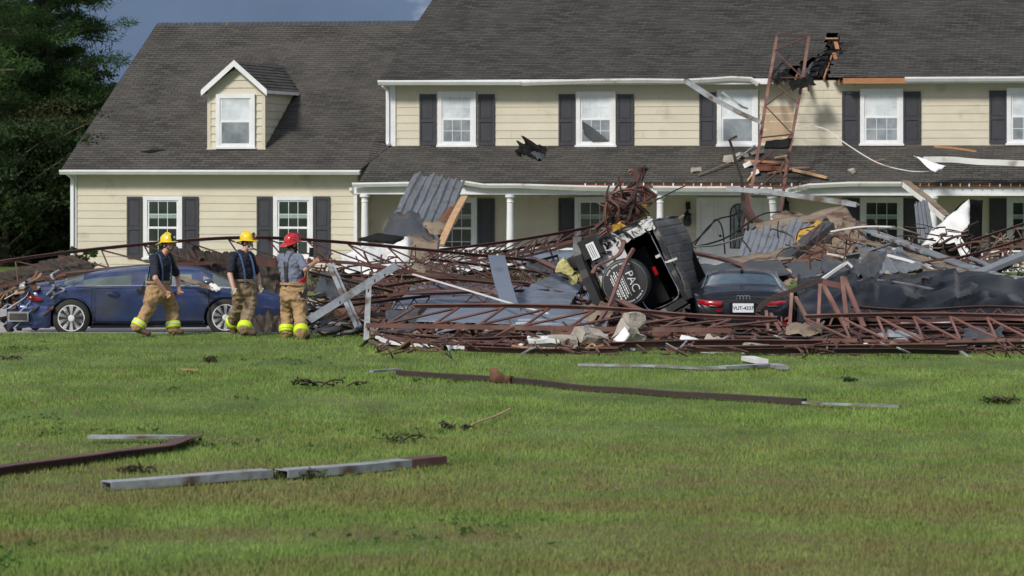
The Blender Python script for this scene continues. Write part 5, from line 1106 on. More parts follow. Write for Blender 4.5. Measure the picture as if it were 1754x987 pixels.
# boards and blocks on the porch roof round the tower
for i, (x0, y0, x1, y1, m_, w, lb) in enumerate(((862, 187, 905, 198.5, 'paleWood', .10, 'long yellow board sliding down the porch roof right of the tower'), (815, 178, 858, 182, 'rawwood', .10, 'orange board behind the tower legs'), (825, 187, 862, 188, 'redwood', .20, 'red brown plank behind the tower legs'),
      (847, 175, 862, 174, 'paleWood', .07, 'short yellow board by the right tower leg'), (840, 192, 866, 189, 'tan', .07, 'short tan board low between the tower legs'), (764, 194, 800, 181, 'tan', .05, 'thin grey lath left of the hooked channel'), (818, 200, 830, 186, 'paleWood', .05, 'pale lath standing by the left tower leg'),
      (866, 186, 886, 187, 'rawwood', .04, 'orange splinter right of the tower'), (880, 190, 892, 191, 'rawwood', .04, 'small orange splinter further right of the tower'), (806, 177, 826, 163, 'galv', .05, 'thin pale rod crossing left of the tower'), (957, 178, 968, 178, 'rawwood', .03, 'tiny red splinter in the middle of the porch roof'))):
    def onroof(x, y, lift=.06):
        # ray through the picture point meets the porch roof plane
        best = None
        for k in range(60):
            b_ = -2.2 + k * .04; a_, z_ = HP(x, y, b_); zr_ = Z_PE + .05 + (Z_PT - Z_PE) * (b_ - B_PE) / (0 - B_PE)
            if best is None or abs(z_ - zr_) < best[0]: best = (abs(z_ - zr_), a_, b_, z_)
        return mat_of(house) @ Vector((best[1], best[2] - .03, best[3] + lift))
    b = MB(); b.bar(onroof(x0, y0), onroof(x1, y1, .10), w, w * .6); b.thing('broken_board', M[m_], lb, 'board')
for i, (x, y, d, m_, lb) in enumerate(((797, 176, (.26, .2, .2), 'block', 'grey block lump beside the hooked channel'), (761, 187, (.24, .15, .13), 'block', 'flat grey block piece left of the tangle on the porch roof'), (812, 171, (.30, .2, .1), 'block', 'thin grey slab above the tower debris'), (829, 168, (.38, .2, .1), 'block', 'long pale slab at the left tower leg'),
      (820, 181, (.34, .2, .13), 'blockwhite', 'white block with dark holes between the tower legs'), (826, 191, (.30, .2, .10), 'blockwhite', 'white block piece below the orange boards'), (932, 188, (.24, .15, .09), 'block', 'pinkish brick piece alone on the porch roof'))):
    c = onroof(x, y, .02); chunk(lb, tuple(c), d, m_, 'block_piece', 'block', seed=i * 3, rot=(.4, .1 * (i % 3), .3 * i), amp=.04) if c.z > 5 else None
    o = chunk(lb, (0, 0, 0), d, m_, 'block_piece', 'block', seed=i * 3, rot=(-.4, .1 * (i % 3), .3 * i), amp=.04); o.location = c
o = sheet('black crumpled tar paper on the porch roof below the bright windows', [(560, 166, 85.9), (574, 151, 85.9), (600, 163, 85.2), (590, 177, 84.8)], 14, 10, m='tarpaper', crump=.30, cs=3, name='tar_paper', cat='tar paper', seed=4, ragged=.12)
sheet('small grey flap under the tar paper', [(580, 167, 85.1), (590, 165, 85.2), (598, 172, 84.9), (588, 175.5, 84.6)], 6, 5, m='darkgrey', crump=.08, name='shingle_flap', cat='shingle', seed=5)
sheet('black slab of roofing leaning on the wall right of the tower', [(838, 155, 85.8), (866, 151.5, 85.6), (863, 162, 85.4), (836, 162, 85.6)], 8, 4, m='tarpaper', crump=.02, name='roofing_slab', cat='roofing', thick=.05, seed=6)
rs = random.Random(77)
for k in range(24):     # scraps hanging over the heap right of the SUV
    x0, y0 = rs.uniform(870, 1110), rs.uniform(252, 300); y0 += max(0, (x0 - 940) * .12); L_ = rs.uniform(18, 70); dy = rs.uniform(-14, 24); Y = rs.uniform(65, 70)
    m_ = rs.choice(['tan', 'steel', 'galv', 'darkgrey', 'brownrust', 'steeldark', 'whitedirty', 'greymetal'])
    cn = dict(tan='tan', steel='rusty red', galv='pale grey', darkgrey='dark grey', brownrust='rust brown', steeldark='black brown', whitedirty='scuffed white', greymetal='blue grey')[m_]
    bar('%s %s scrap strip %s the sloping bundle %s' % (('long' if L_ > 50 else 'short' if L_ < 32 else 'mid length'), cn, 'above' if y0 < 275 + max(0, (x0 - 940) * .12) else 'below', 'near the tan panel' if x0 < 940 else 'before the dark shutter' if x0 < 1000 else 'under the white curled sheet' if x0 < 1060 else 'at the right end'), [(x0, y0, Y), (x0 + L_ / 2, y0 + dy / 2 - rs.uniform(-3, 3), Y - .4), (x0 + L_, y0 + dy, Y - 1)], m=m_, w=rs.uniform(.04, .15), h=.03, name='scrap_strip', cat='strip')
for k in range(13):     # thin web rods tangled with them
    x0, y0 = rs.uniform(740, 1120), rs.uniform(262, 300); a, h = rs.uniform(-16, 16), rs.uniform(10, 26); Y = rs.uniform(61, 68)
    bar('%s %s rod poking up %s' % ('leaning' if abs(a) > 8 else 'nearly upright', 'tall thin' if h > 19 else 'short thin', 'beside the tipped SUV roof' if x0 < 800 else 'by the ribbed sheet before the door' if x0 < 860 else 'by the tan panel' if x0 < 920 else 'at the top of the sloping bundle' if x0 < 990 else 'under the white curled sheet' if x0 < 1060 else 'by the right hand joists'), [(x0, y0, Y), (x0 + a * .4, y0 - h * .5, Y), (x0 + a, y0 - h, Y)], m=rs.choice(['steel', 'steeldark', 'steel']), w=.03, name='web_rod', cat='rod', group='thin rods in the right hand heap')
# torn sheets and wires thickening the heap
def torn(label, x, y, Y, sx, sy, m, seed, ang=0.0, name='torn_sheet'):
    c, s_ = math.cos(ang), math.sin(ang); q = [(x + (i * sx * c - j * sy * s_), y + (i * sx * s_ * .8 + j * sy * c), Y + (.8 if j < 0 else -.8)) for i, j in ((-.5, -.5), (.5, -.5), (.5, .5), (-.5, .5))]
    return sheet(label, q, 12, 9, m=m, crump=.08, cs=1.8, name=name, seed=seed, ragged=.22, cat='metal sheet')
for k, (x, y, Y, sx, sy, m_, ang, lb) in enumerate(((905, 270, 70.5, 50, 26, 'tan', -.5, 'torn tan sheathing spilling below the yellow batt'), (884, 256, 72.5, 34, 16, 'yellow', -.7, 'second strip of yellow insulation along the grey plank'), (930, 250, 73, 30, 22, 'tan', .4, 'splintered tan panel corner pointing at the porch window'),
      (915, 292, 64, 34, 16, 'darkgrey', .2, 'torn grey felt left of the crumpled grey sheet'), (1040, 300, 64.5, 50, 16, 'brownrust', .3, 'rust brown torn sheet under the sloping bundle'), (1088, 292, 65, 40, 18, 'darkgrey', -.4, 'torn dark sheet at the right end of the heap'),
     (990, 282, 66, 36, 14, 'whitedirty', .35, 'scuffed white torn sheet inside the sloping bundle'), (742, 318, 58.6, 26, 22, 'darkgrey', .7, 'dusty grey sheet folded over the SUV roof front'), (470, 300, 62.6, 40, 20, 'tan', .2, 'torn tan sheet behind the pale slanting strip'),
     (520, 288, 64.4, 44, 14, 'whitedirty', -.1, 'torn white sheet under the rising joists'), (590, 292, 62.8, 30, 16, 'darkgrey', .3, 'torn dark sheet left of the pale yellow foam'), (386, 338, 59, 38, 18, 'brownrust', .1, 'torn rust brown sheet behind the grey brace'), (440, 345, 57, 36, 14, 'darkgrey', .0, 'torn dark sheet low behind the lawn edge joist'),
     (655, 340, 55.6, 30, 16, 'tan', -.2, 'torn tan scrap under the spare tyre'), (620, 366, 51.6, 34, 12, 'brownrust', .1, 'rust brown scrap among the broken blocks'), (880, 360, 52.6, 40, 14, 'tan', .1, 'torn tan scrap at the foot of the standing web bars'), (1075, 366, 52, 44, 12, 'darkgrey', .0, 'dark flattened sheet in the right hand joist stack'),
     (362, 312, 61, 30, 26, 'darkgrey', .4, 'torn dark sheet behind the short arm of the brace'), (862, 238, 77, 34, 10, 'tan', -.15, 'thin weathered board edge on top of the ribbed sheet'))):
    torn(lb, x, y, Y, sx, sy, m_, 60 + k, ang)
def tangle(label, n, xr, yr, Yf, m, r, seed, name='wire_tangle'):
    q = random.Random(seed); b = MB()
    for k in range(n):
        x, y = q.uniform(*xr), q.uniform(*yr); Y = Yf(y) + q.uniform(-.6, .6); l = q.uniform(8, 34); a = q.uniform(0, 6.28); w = q.uniform(-8, 8)
        b.tube(smooth_path([P(x - l * math.cos(a) * .5, y - l * math.sin(a) * .28, Y), P(x + w, y + w * .5, Y - .15), P(x + l * math.cos(a) * .5, y + l * math.sin(a) * .28, Y)], 3), r * q.uniform(.6, 1.4), 4)
    return tag(link(name, b.mesh(name, M[m])), label, 'debris', kind='stuff')
tangle('thin dark rods and wires woven through the central joists', 230, (335, 670), (278, 350), lambda y: 59 + (350 - y) * .085, 'steeldark', .013, 1)
tangle('thin rusty rods woven through the central joists', 150, (335, 670), (282, 352), lambda y: 58.4 + (350 - y) * .085, 'steel', .014, 2)
tangle('dark wires and splinters over the right hand heap', 130, (845, 1130), (248, 304), lambda y: 65 + (304 - y) * .12, 'steeldark', .014, 3)
tangle('pale splinters over the right hand heap', 60, (845, 1130), (252, 304), lambda y: 64.6 + (304 - y) * .12, 'tan', .018, 4)
tangle('rusty rods woven through the lawn edge stack', 200, (400, 1130), (350, 386), lambda y: 10872 / (y + 10 - 170), 'steel', .016, 5)
tangle('pale slivers woven through the lawn edge stack', 50, (400, 1130), (352, 384), lambda y: 10872 / (y + 9 - 170), 'galv', .014, 6)
# torn roofing at the main eave hole
for i, (q, m_, lb) in enumerate(([[(862, 90, 87.5), (886, 82, 87.6), (893, 93, 87.2), (866, 98, 87.3)], 'tarpaper', 'black roofing flap hanging below the eave hole'], [[(884, 74, 89), (904, 60, 89.4), (912, 72, 89), (896, 84, 88.4)], 'tarpaper', 'black shingle bundle curled inside the hole'], [[(872, 78, 88.7), (890, 70, 89), (896, 80, 88.6), (880, 88, 88.2)], 'darkgrey', 'folded grey shingles at the hole'],
      [[(843, 84, 88.1), (862, 76, 88.6), (868, 86, 88.0), (848, 92, 87.8)], 'tarpaper', 'torn black flap left of the eave hole'], [[(905, 44, 90), (917, 40, 90.3), (919, 54, 89.8), (912, 66, 89.5)], 'tarpaper', 'tall black tear at the top of the hole'])):
    sheet(lb, q, 14, 10, m=m_, crump=.13, cs=3, name='torn_roofing', cat='roofing', seed=10 + i, ragged=.12)
for i in range(11):
    b_ = MB(); s_ = Vector(((i % 3) * .1, 0, 0)); p0 = P(876 + 2.3 * i, 87 - 3.0 * i, 88.4 + .08 * i); b_.grid(lambda u, v: p0 + Vector((.36 * u - .1 * v, .05 * v, -.02 - .10 * v + .12 * u + .05 * math.sin(u * 3))), 6, 2); b_.thing('shingle_tab', M['darkgrey' if i % 2 else 'tarpaper'], '%s of the eleven curled shingle tabs fanned up the eave hole' % ('lowest second third fourth fifth middle seventh eighth ninth tenth highest'.split()[i]), 'shingle', 'fanned shingle tabs in the eave hole', solid=.012)
for i, (x0, y0, x1, y1) in enumerate(((903, 42, 917, 42), (914, 46, 916, 54), (912, 58, 915, 68), (879, 82, 887, 82), (858, 78, 866, 92), (852, 80, 860, 84), (891, 80, 893, 90))):
    bar(('splintered orange cap at the top right of the eave hole', 'orange wood end just under the top of the hole', 'orange wood edge halfway down the right side of the hole', 'short orange wood end left of the shingle fan', 'long orange splinter slanting at the lower left of the hole', 'small orange splinter at the left corner of the hole', 'upright orange wood end at the foot of the hole')[i], [(x0, y0, 88.9 + (90 - y0) * .012), (x1, y1, 88.8 + (90 - y1) * .012)], m='rawwood', w=.10, h=.04, name='wood_splinter', cat='board', group='splintered wood round the eave hole', sm=False)
# ------------------------------------------------------------------ sheets
sheet('large upright corrugated sheet leaning on the porch gutter, left', [(453, 190, 83.5), (509, 197, 83.0), (482, 266, 76), (430, 234, 78)], ribs=7, rh=.07, m='greymetal', crump=.10, seed=1, nv=8, name='corrugated_sheet', ragged=.05)
sheet('dull bent grey sheet below the upright corrugated sheet', [(428, 232, 76), (458, 232, 76), (478, 268, 74), (414, 262, 75)], 12, 8, m='darkgrey', crump=.10, seed=2, name='metal_sheet'); 
sheet('crumpled brown backed sheet edge behind the long split board', [(474, 246, 75.6), (500, 218, 77), (508, 226, 76.6), (484, 268, 74.6)], 10, 8, m='brownrust', crump=.12, seed=3, name='metal_sheet')
sheet('dark folded flap hanging under the corrugated sheet', [(462, 244, 75.3), (500, 238, 75.4), (488, 258, 74.6), (470, 256, 74.6)], 10, 6, m='tan', crump=.12, seed=33, name='metal_sheet')
bar('long pale split board standing against the corrugated sheet', [(482, 268, 73.5), (496, 237, 74.8), (508, 215, 76)], m='paleWood', w=.16, h=.05, name='split_board', cat='board', sm=False)
sheet('black slab lying on the long joist below the grey sheet', [(392, 262, 66), (415, 256, 66), (442, 260, 65.5), (430, 266, 65)], 6, 3, m='tarpaper', crump=.02, name='roofing_slab', cat='roofing', thick=.05)
sheet('white crumpled sheeting behind the joists right of the grey frame', [(372, 270, 68), (450, 262, 68), (446, 300, 66), (378, 300, 66)], 16, 10, m='whitedirty', crump=.22, seed=4, name='plastic_sheeting', cat='sheeting', ragged=.15)
sheet('white sheeting scrap below the corrugated sheet', [(400, 300, 65.5), (442, 296, 65.5), (440, 326, 64), (405, 330, 64)], 12, 8, m='whitedirty', crump=.18, seed=5, name='plastic_sheeting', cat='sheeting', ragged=.2)
sheet('grey green sheet end hanging behind the joists', [(446, 258, 68.4), (482, 262, 68.2), (478, 284, 67), (448, 284, 67)], 8, 6, m='tan', crump=.08, seed=6, name='metal_sheet')
sheet('ribbed sheet slanting in front of the white double door', [(815, 252, 75), (902, 238, 75), (884, 284, 71), (806, 284, 71)], ribs=12, rh=.045, m='greymetal', crump=.10, seed=7, nv=8, name='corrugated_sheet')
sheet('weathered tan roof edge above the ribbed sheet', [(826, 246, 75.6), (925, 226, 76), (905, 238, 74.8), (830, 252, 74.6)], 12, 4, m='tan', crump=.05, seed=8, name='roof_edge', cat='board', thick=.05)
sheet('broad tan panel right of the yellow strip', [(903, 236, 75), (926, 227, 75.4), (940, 252, 73.6), (918, 256, 73)], 8, 8, m='tan', crump=.025, seed=9, name='wall_panel', cat='panel', thick=.04)
sheet('bright yellow insulation batt between tan panel and grey plank', [(872, 262, 73.4), (893, 243, 74.4), (906, 246, 74), (880, 268, 72.8)], 12, 5, m='yellow', crump=.07, seed=10, name='insulation_batt', cat='insulation', thick=.06, ragged=.1)
bar('heavy dark grey box plank rising to the right over the dark car', [(846, 294, 69), (875, 271, 70), (906, 247, 71)], m='darkgrey', w=.30, h=.16, name='steel_channel', cat='plank', sm=False)
sheet('short ribbed brown sheet right of the grey plank', [(902, 258, 72.2), (924, 244, 72.4), (946, 262, 70.6), (914, 288, 69)], ribs=4, rh=.05, m='tan', crump=.05, seed=11, nv=6, name='corrugated_sheet')
sheet('rust brown panel beneath the grey plank', [(860, 291, 68.6), (896, 266, 69.8), (924, 280, 68.8), (918, 294, 67.6)], 10, 6, m='brownrust', crump=.07, seed=12, name='wall_panel', cat='panel', ragged=.1)
sheet('dark slope of roof sheet behind the dark car', [(768, 293, 66), (850, 283, 67), (866, 300, 62), (778, 312, 61.5)], 14, 6, m='darkgrey', crump=.05, seed=13, name='metal_sheet')
sheet('dark green grey roof sheet right of the SUV roof', [(752, 290, 66), (800, 288, 66.4), (788, 310, 62), (758, 312, 62)], 10, 6, m='darkgrey', crump=.05, seed=43, name='metal_sheet')
sheet('tan sheathing edge above the dark car right rear window', [(825, 298, 66.6), (850, 286, 67), (873, 306, 61.4), (862, 312, 61)], 10, 6, m='tan', crump=.08, seed=14, name='wall_panel', cat='panel', ragged=.1)
sheet('smooth grey sheet folded above the right tail light', [(860, 287, 66), (912, 285, 66), (896, 300, 62.4), (874, 311, 60.6)], 12, 8, m='darkgrey', crump=.07, seed=15, name='metal_sheet')
sheet('crumpled grey sheet draped on the black membrane', [(924, 288, 61.4), (970, 272, 62.4), (962, 300, 60.4), (938, 306, 60)], 14, 8, m='darkgrey', crump=.14, seed=16, name='metal_sheet', ragged=.1)
bar('bright broken edge strip above the black membrane', [(900, 305, 60.4), (920, 291, 60.6), (927, 287, 60.6), (932, 292, 60.6)], m='whitedirty', w=.05, name='metal_strip', cat='strip', sm=False)
for i, (x0, y0, x1, y1, m_, w, lb) in enumerate(((950, 252, 1092, 306, 'greymetal', .30, 'broad grey roofing strip sloping to the right edge'), (940, 262, 1085, 308, 'tan', .16, 'brown strip under the broad grey roofing strip'), (935, 268, 1060, 300, 'greymetal', .10, 'thin grey strip second from the bottom of the sloping bundle'), (958, 274, 1028, 301, 'tan', .30, 'wide brown board in the sloping bundle'),
       (1010, 278, 1112, 306, 'galv', .12, 'pale grey strip ending at the right edge'), (955, 256, 1010, 276, 'galv', .08, 'short pale strip on top of the sloping bundle'), (990, 290, 1080, 309, 'brownrib', .12, 'lowest dark strip of the sloping bundle'))):
    bar(lb, [(x0, y0, 68 - i * .25), ((x0 + x1) / 2, (y0 + y1) / 2 - 1.5, 66 - i * .25), (x1, y1, 63.5 - i * .2)], m=m_, w=w, h=.03 + .02 * (i % 2), name='roofing_strip', cat='strip')
bar('white lath edge over the black membrane', [(971, 279, 64.8), (1000, 287, 64.2), (1018, 294, 63.8), (1024, 299, 63.6)], m='whitedirty', w=.045, name='trim_strip', cat='strip')
bar('grey plank rising out of the right edge', [(1068, 300, 64), (1160, 262, 65)], m='greymetal', w=.36, h=.08, name='metal_plank', cat='plank', sm=False)
bar('pale strip running flat to the right edge above the membrane', [(1060, 297, 63), (1100, 302, 63), (1160, 306, 63)], m='galv', w=.12, h=.04, name='metal_strip', cat='strip')
sheet('narrow ribbed sheet standing before the right porch column', [(1000, 223, 76.5), (1014, 218, 76.5), (1022, 258, 74.6), (1004, 266, 74.6)], ribs=4, rh=.06, m='greymetal', crump=.03, seed=17, nv=6, name='corrugated_sheet')
sheet('scuffed white curled sheet pointing up beside the porch column', [(1006, 266, 72.6), (1059, 216, 73.2), (1060, 243, 72.6), (1044, 264, 72)], 16, 12, m='whitedirty', crump=.10, seed=18, name='curled_sheet', cat='metal sheet', curl=-.05)
sheet('small white twisted scrap below the curled sheet', [(1043, 262, 72), (1050, 258, 72), (1066, 284, 71.2), (1053, 285, 71.2)], 8, 8, m='whitedirty', crump=.10, seed=19, name='metal_scrap', cat='metal sheet')
def arch():
    b = MB(); b.grid(lambda u, v: P(1020 + 55 * u - 3 * v, 268 - 50 * math.sin(min(1, u * 1.15) * 1.75) * (1 - v) + 26 * v * (1), 74 + 1.2 * u) + Vector((0, .2 * noise.noise(Vector((u * 3, v * 3, 2))), 0)), 18, 8)
    b.thing('roofing_felt', M['tarpaper'], 'arched black roofing felt behind the white curled sheet', 'roofing', None, True, .01)
arch()
# blue-grey panels in the middle
for i, (q, rb, m_, lb) in enumerate((([(455, 352, 55.8), (470, 334, 56.8), (650, 337, 56.8), (640, 357, 55.6)], 0, 'bluegrey', 'broad flat blue grey panel low in the centre'), ([(428, 338, 58.4), (452, 312, 60), (590, 306, 60.8), (590, 334, 58.6)], 0, 'bluegrey', 'blue grey roof panel seen through the middle joists'),
      ([(548, 334, 58), (604, 300, 60), (640, 306, 59.8), (622, 337, 57.8)], 8, 'bluegrey', 'ribbed blue grey panel tilted left of the SUV'), ([(612, 336, 61.2), (628, 300, 64), (668, 318, 62), (660, 344, 60)], 0, 'bluegrey', 'blue grey panel behind the bent chord left of the tyre cover'),
      ([(345, 342, 62), (352, 325, 64), (430, 322, 64.6), (424, 342, 62)], 0, 'bluegrey', 'blue grey sheet behind the third firefighter'), ([(350, 352, 60), (395, 344, 61), (470, 350, 60.6), (440, 360, 59)], 0, 'darkgrey', 'dark sheet flat on the driveway behind the grey frame'),
      ([(560, 358, 54.9), (575, 342, 55.8), (668, 345, 55.6), (660, 361, 54.6)], 6, 'bluegrey', 'ribbed blue grey panel lowest in the centre'), ([(600, 286, 66.8), (655, 280, 67), (660, 300, 65), (606, 300, 65.4)], 0, 'darkgrey', 'dark grey sheet left of the SUV bumper'),
      ([(563, 276, 68), (640, 272, 68), (640, 290, 66.6), (566, 292, 66.6)], 0, 'bluegrey', 'grey blue sheet under the rising joists'), ([(350, 300, 67), (395, 290, 67), (400, 318, 65), (352, 320, 65)], 0, 'brownrib', 'dark brown panel behind the raised phone'), ([(404, 310, 62.6), (440, 300, 63), (448, 326, 61.6), (410, 330, 61.4)], 0, 'brownrust', 'rust brown panel behind the grey frame joint'))):
    sheet(lb, q, 16, 6, ribs=rb, rh=.03, m=m_, crump=.05, seed=20 + i, name='roof_panel', cat='panel')
bar('upright grey strip standing in the middle of the joists', [(543, 280, 58.8), (550, 310, 57.8), (565, 357, 55.8)], m='bluegrey', w=.30, h=.03, name='roofing_strip', cat='strip', sm=False)
sheet('flat white sheet end under the lawn edge joist', [(598, 349, 56.6), (612, 345.5, 57), (648, 346, 57), (660, 350.5, 56.4)], 8, 3, m='white', crump=.02, seed=40, name='trim_sheet', cat='metal sheet')
sheet('white sheet scrap behind the third firefighter', [(300, 300, 60), (312, 296, 60), (330, 304, 59), (318, 309, 59)], 6, 4, m='white', crump=.04, seed=41, name='metal_scrap', cat='metal sheet')
sheet('white insulation board under the right hand joists', [(985, 354, 54.6), (1010, 350, 55), (1040, 352, 55), (1035, 358, 54.2)], 8, 4, m='white', crump=.03, seed=42, name='foam_board', cat='board', thick=.05)
sheet('bent grey metal scrap in the right hand joist stack', [(958, 365, 52), (985, 360, 52.4), (1020, 370, 51.8), (1000, 376, 51.4)], 10, 4, m='galv', crump=.10, seed=44, name='metal_scrap', cat='metal sheet')
sheet('small white scrap low in the right hand stack', [(911, 373, 51.4), (930, 372, 51.6), (934, 377, 51.2), (912, 378.5, 51)], 6, 3, m='white', crump=.03, seed=45, name='metal_scrap', cat='metal sheet')
# black membrane over the heap at the right
def membrane():
    def fn(u, v):
        x = 872 + 345 * u; ytop = 303 - 11 * math.sin(min(1, max(0, (u - .05) * 3.2)) * 3.14) + 9 * math.sin(u * 7.0 + .6) * (u > .25) * .8 + (6 if u > .5 else 0) - (u > .72) * 9 * math.sin((u - .72) * 5)
        Yt, Yb = 63.0, 54.8; w = v ** .8; Y = Yt + (Yb - Yt) * w; zt_ = CAM_H - (ytop - 170) * Yt / F; zb_ = CAM_H - (350 - 170) * Yb / F
        zz = zt_ + (zb_ - zt_) * (v ** 1.7); p = Vector(((x - 560) / F * Y, Y, zz))
        tp = max(0, (u - .86) / .14); zz = zz * (1 - tp ** 2) + .12 * tp ** 2; Y = Y - .5 * tp
        p = Vector(((x - 560) / F * Y, Y, zz))
        fold = .17 * (.5 - abs(noise.noise(Vector((u * 9 + v * 5, v * 1.6 - u * 3, 0))) * 1.8)) + .03 * (.5 - abs(noise.noise(Vector((u * 22 + v * 9, v * 3 - u * 5, 4))) * 1.8)) + .16 * noise.noise(Vector((u * 5, v * 4, 7))) + .05 * noise.noise(Vector((u * 14 + v * 5, v * 7, 2)))
        return p + Vector((0, -fold, fold * .8))
    b = MB(); b.grid(fn, 130, 44); b.thing('roof_membrane', M['membrane'], 'large black roofing membrane draped in folds over the heap at the right', 'roofing membrane', None, True, .008)
    b = MB(); b.grid(lambda u, v: P(1040 + 130 * u, 320 - 20 * math.sin(math.pi * u ** .6) * (1 - v) + 24 * v, 60 - 3.4 * v) + Vector((0, -.25 * math.sin(v * 3.1), .12 * noise.noise(Vector((u * 5, v * 3, 1))))), 30, 14)
    b.thing('roof_membrane', M['membrane'], 'second fold of black membrane bulging at the right edge', 'roofing membrane', None, True, .008)
membrane()
bar('thin grey strip lying over the shoulder of the black membrane', [(905, 312, 59.4), (960, 306, 59.8), (1020, 316, 58.6)], m='greymetal', w=.07, h=.02, name='metal_strip', cat='strip')
bar('rusty joist chord lying over the black membrane near the right edge', [(1010, 303, 61.4), (1070, 311, 60), (1150, 308, 59.4)], m='steel', name='steel_chord', prof_=prof(TEE, 1.0))
sheet('wide grey roofing sheet sloping over the left shoulder of the membrane', [(938, 270, 66.6), (985, 272, 66.4), (1010, 296, 63.6), (950, 300, 62.8)], ribs=5, rh=.04, m='greymetal', crump=.05, seed=91, nv=8, name='corrugated_sheet', ragged=.06)
sheet('broad dark tan roofing underside behind the dark car roof', [(790, 284, 70), (860, 272, 71), (880, 292, 67.4), (800, 300, 66.4)], 12, 6, m='tan', crump=.05, seed=92, name='wall_panel', cat='panel', thick=.04, ragged=.08)
# ------------------------------------------------------------------ dark ribbed sheets on the blue car
def ribbed_stack(label, quads, name='ribbed_panel'):
    T = empty(name, P(quads[0][0][0], quads[0][2][1], quads[0][0][2]), label, 'roof panel')
    for i, q in enumerate(quads):
        A, B, C_, D = [P(*p) for p in q]; b = MB(); nn = (B - A).cross(D - A).normalized()
        if nn.y > 0: nn = -nn
        vs = [A, B, C_, D]; b.add([p for p in vs] + [p + nn * .055 for p in vs], [(0, 1, 2, 3), (7, 6, 5, 4), (0, 4, 5, 1), (1, 5, 6, 2), (2, 6, 7, 3), (3, 7, 4, 0)]); b.part('rib', M['brownrib'], T)
    return T
rq = random.Random(21)
def ribq(x, y, w, l, ang, Y, tw=0):
    c, s_ = math.cos(ang), math.sin(ang)
    return [(x, y, Y), (x + w, y + tw, Y + .15), (x + w + l * s_, y + l * c + tw, Y - .9), (x + l * s_ * .9, y + l * c, Y - 1.0)]
ribbed_stack('dark brown ribbed sheets fanned over the boot of the blue car', [ribq(-24 + 7.4 * k + rq.uniform(-.8, .8), 308 - 2.0 * k + rq.uniform(-1.2, 1.2), 6.4, rq.uniform(38, 50) - 1.2 * k, rq.uniform(.98, 1.10), 57.9 + .05 * k, -1) for k in range(14)])
ribbed_stack('dark brown ribbed sheets standing on the bonnet of the blue car', [ribq(180 + 7.0 * k + rq.uniform(-.7, .7), 273 + .6 * k + rq.uniform(-2, 2), 6.2, rq.uniform(32, 38), rq.uniform(.40, .50), 58.7 + .06 * (k % 2), .4) for k in range(18)])
ribbed_stack('crushed ribbed sheets slumped over the nose of the blue car', [ribq(262 + 7 * k + rq.uniform(-2, 2), 290 + 3 * k + rq.uniform(-4, 5), rq.uniform(7, 13), rq.uniform(26, 48), rq.uniform(-.1, .5), 58.0 + .05 * (k % 3), rq.uniform(-2, 3)) for k in range(9)])
for k in range(22):
    x, y = rq.uniform(-6, 60), rq.uniform(306, 352); h = rq.uniform(6, 22)
    bar('%s %s scrap %s the smashed boot' % (('short', 'long')[h > 14], ('dark', 'rusty', 'pale', 'brown')[k % 4], 'under' if y > 332 else 'on' if x > 26 else 'left of'), [(x, y, 56.4), (x + rq.uniform(-10, 12), y - h * .5, 56.5), (x + rq.uniform(-4, 20), y - h, 56.6)], m=('steeldark', 'brownrust', 'galv', 'tan')[k % 4], w=rq.uniform(.03, .09), h=.02, name='scrap_strip', cat='strip', group='scraps round the smashed boot')
for k, (x, y) in enumerate(((213, 270), (226, 276), (246, 277))): bar(('leftmost', 'middle', 'rightmost')[k] + ' of the dark rib ends sticking up above the bonnet', [(x, y, 58.2), (x + 8, y + 14, 58)], m='brownrib', w=.09, name='rib_end', cat='roof panel', group='stray rib ends above the bonnet', sm=False)
bar('brown edge board resting on the blue car windscreen', [(192, 302, 57), (212, 308, 56.6), (234, 316, 56.2)], m='tan', w=.07, h=.05, name='edge_board', cat='board', sm=False)
sheet('white crumpled scrap at the lower windscreen corner', [(226, 311, 56.4), (236, 311, 56.3), (244, 317, 56), (232, 318, 56.1)], 8, 5, m='whitedirty', crump=.08, seed=50, name='metal_scrap', cat='metal sheet')
bar('reddish bar lying along the roof of the blue car', [(72, 301, 57.1), (115, 297, 57.2), (163, 292.5, 57.4)], m='steeldark', w=.06, name='steel_bar', sm=False)
bar('light wooden scrap over the blue car boot', [(16, 320, 56.6), (31, 317, 56.6)], m='paleWood', w=.07, name='wood_scrap', cat='board', sm=False)
bar('tan plank at the far left edge', [(-6, 324, 57), (14, 322, 57)], m='rawwood', w=.16, name='plank', cat='board', sm=False)
sheet('torn rust brown sheet at the left edge', [(-8, 322, 57), (6, 318, 57.2), (16, 330, 56.6), (-8, 338, 56.4)], 8, 6, m='brownrust', crump=.1, seed=51, name='metal_sheet')
bar('thin pale rod curled over the smashed boot', [(48, 326, 56.6), (56, 318, 56.4), (60, 314, 56.6), (66, 312, 56.8)], m='galv', w=.035, name='metal_strip', cat='strip')
def mound():
    T = MB(); T.grid(lambda u, v: P(276 + 52 * u - 8 * v, 282 + 14 * u + 74 * v ** 1.2 + 6 * noise.noise(Vector((u * 5, v * 4, 3))), 58.6 - 1.8 * v) + Vector((0, -.3 * math.sin(u * 3.14) + .12 * noise.noise(Vector((u * 8, v * 8, 1))), .1 * noise.noise(Vector((u * 9, v * 9, 4))))), 26, 26)
    T.thing('crushed_roofing', M['brownrib'], 'dark crushed roofing heaped against the blue car nose between the firefighters', 'roofing', None, False, .02)
mound()
bar('red beam resting on the crushed roofing between the firefighters', [(276, 285, 57.6), (300, 287, 57.6), (330, 287.5, 57.8)], m='steel', w=.16, h=.16, name='steel_beam', cat='beam', sm=False)
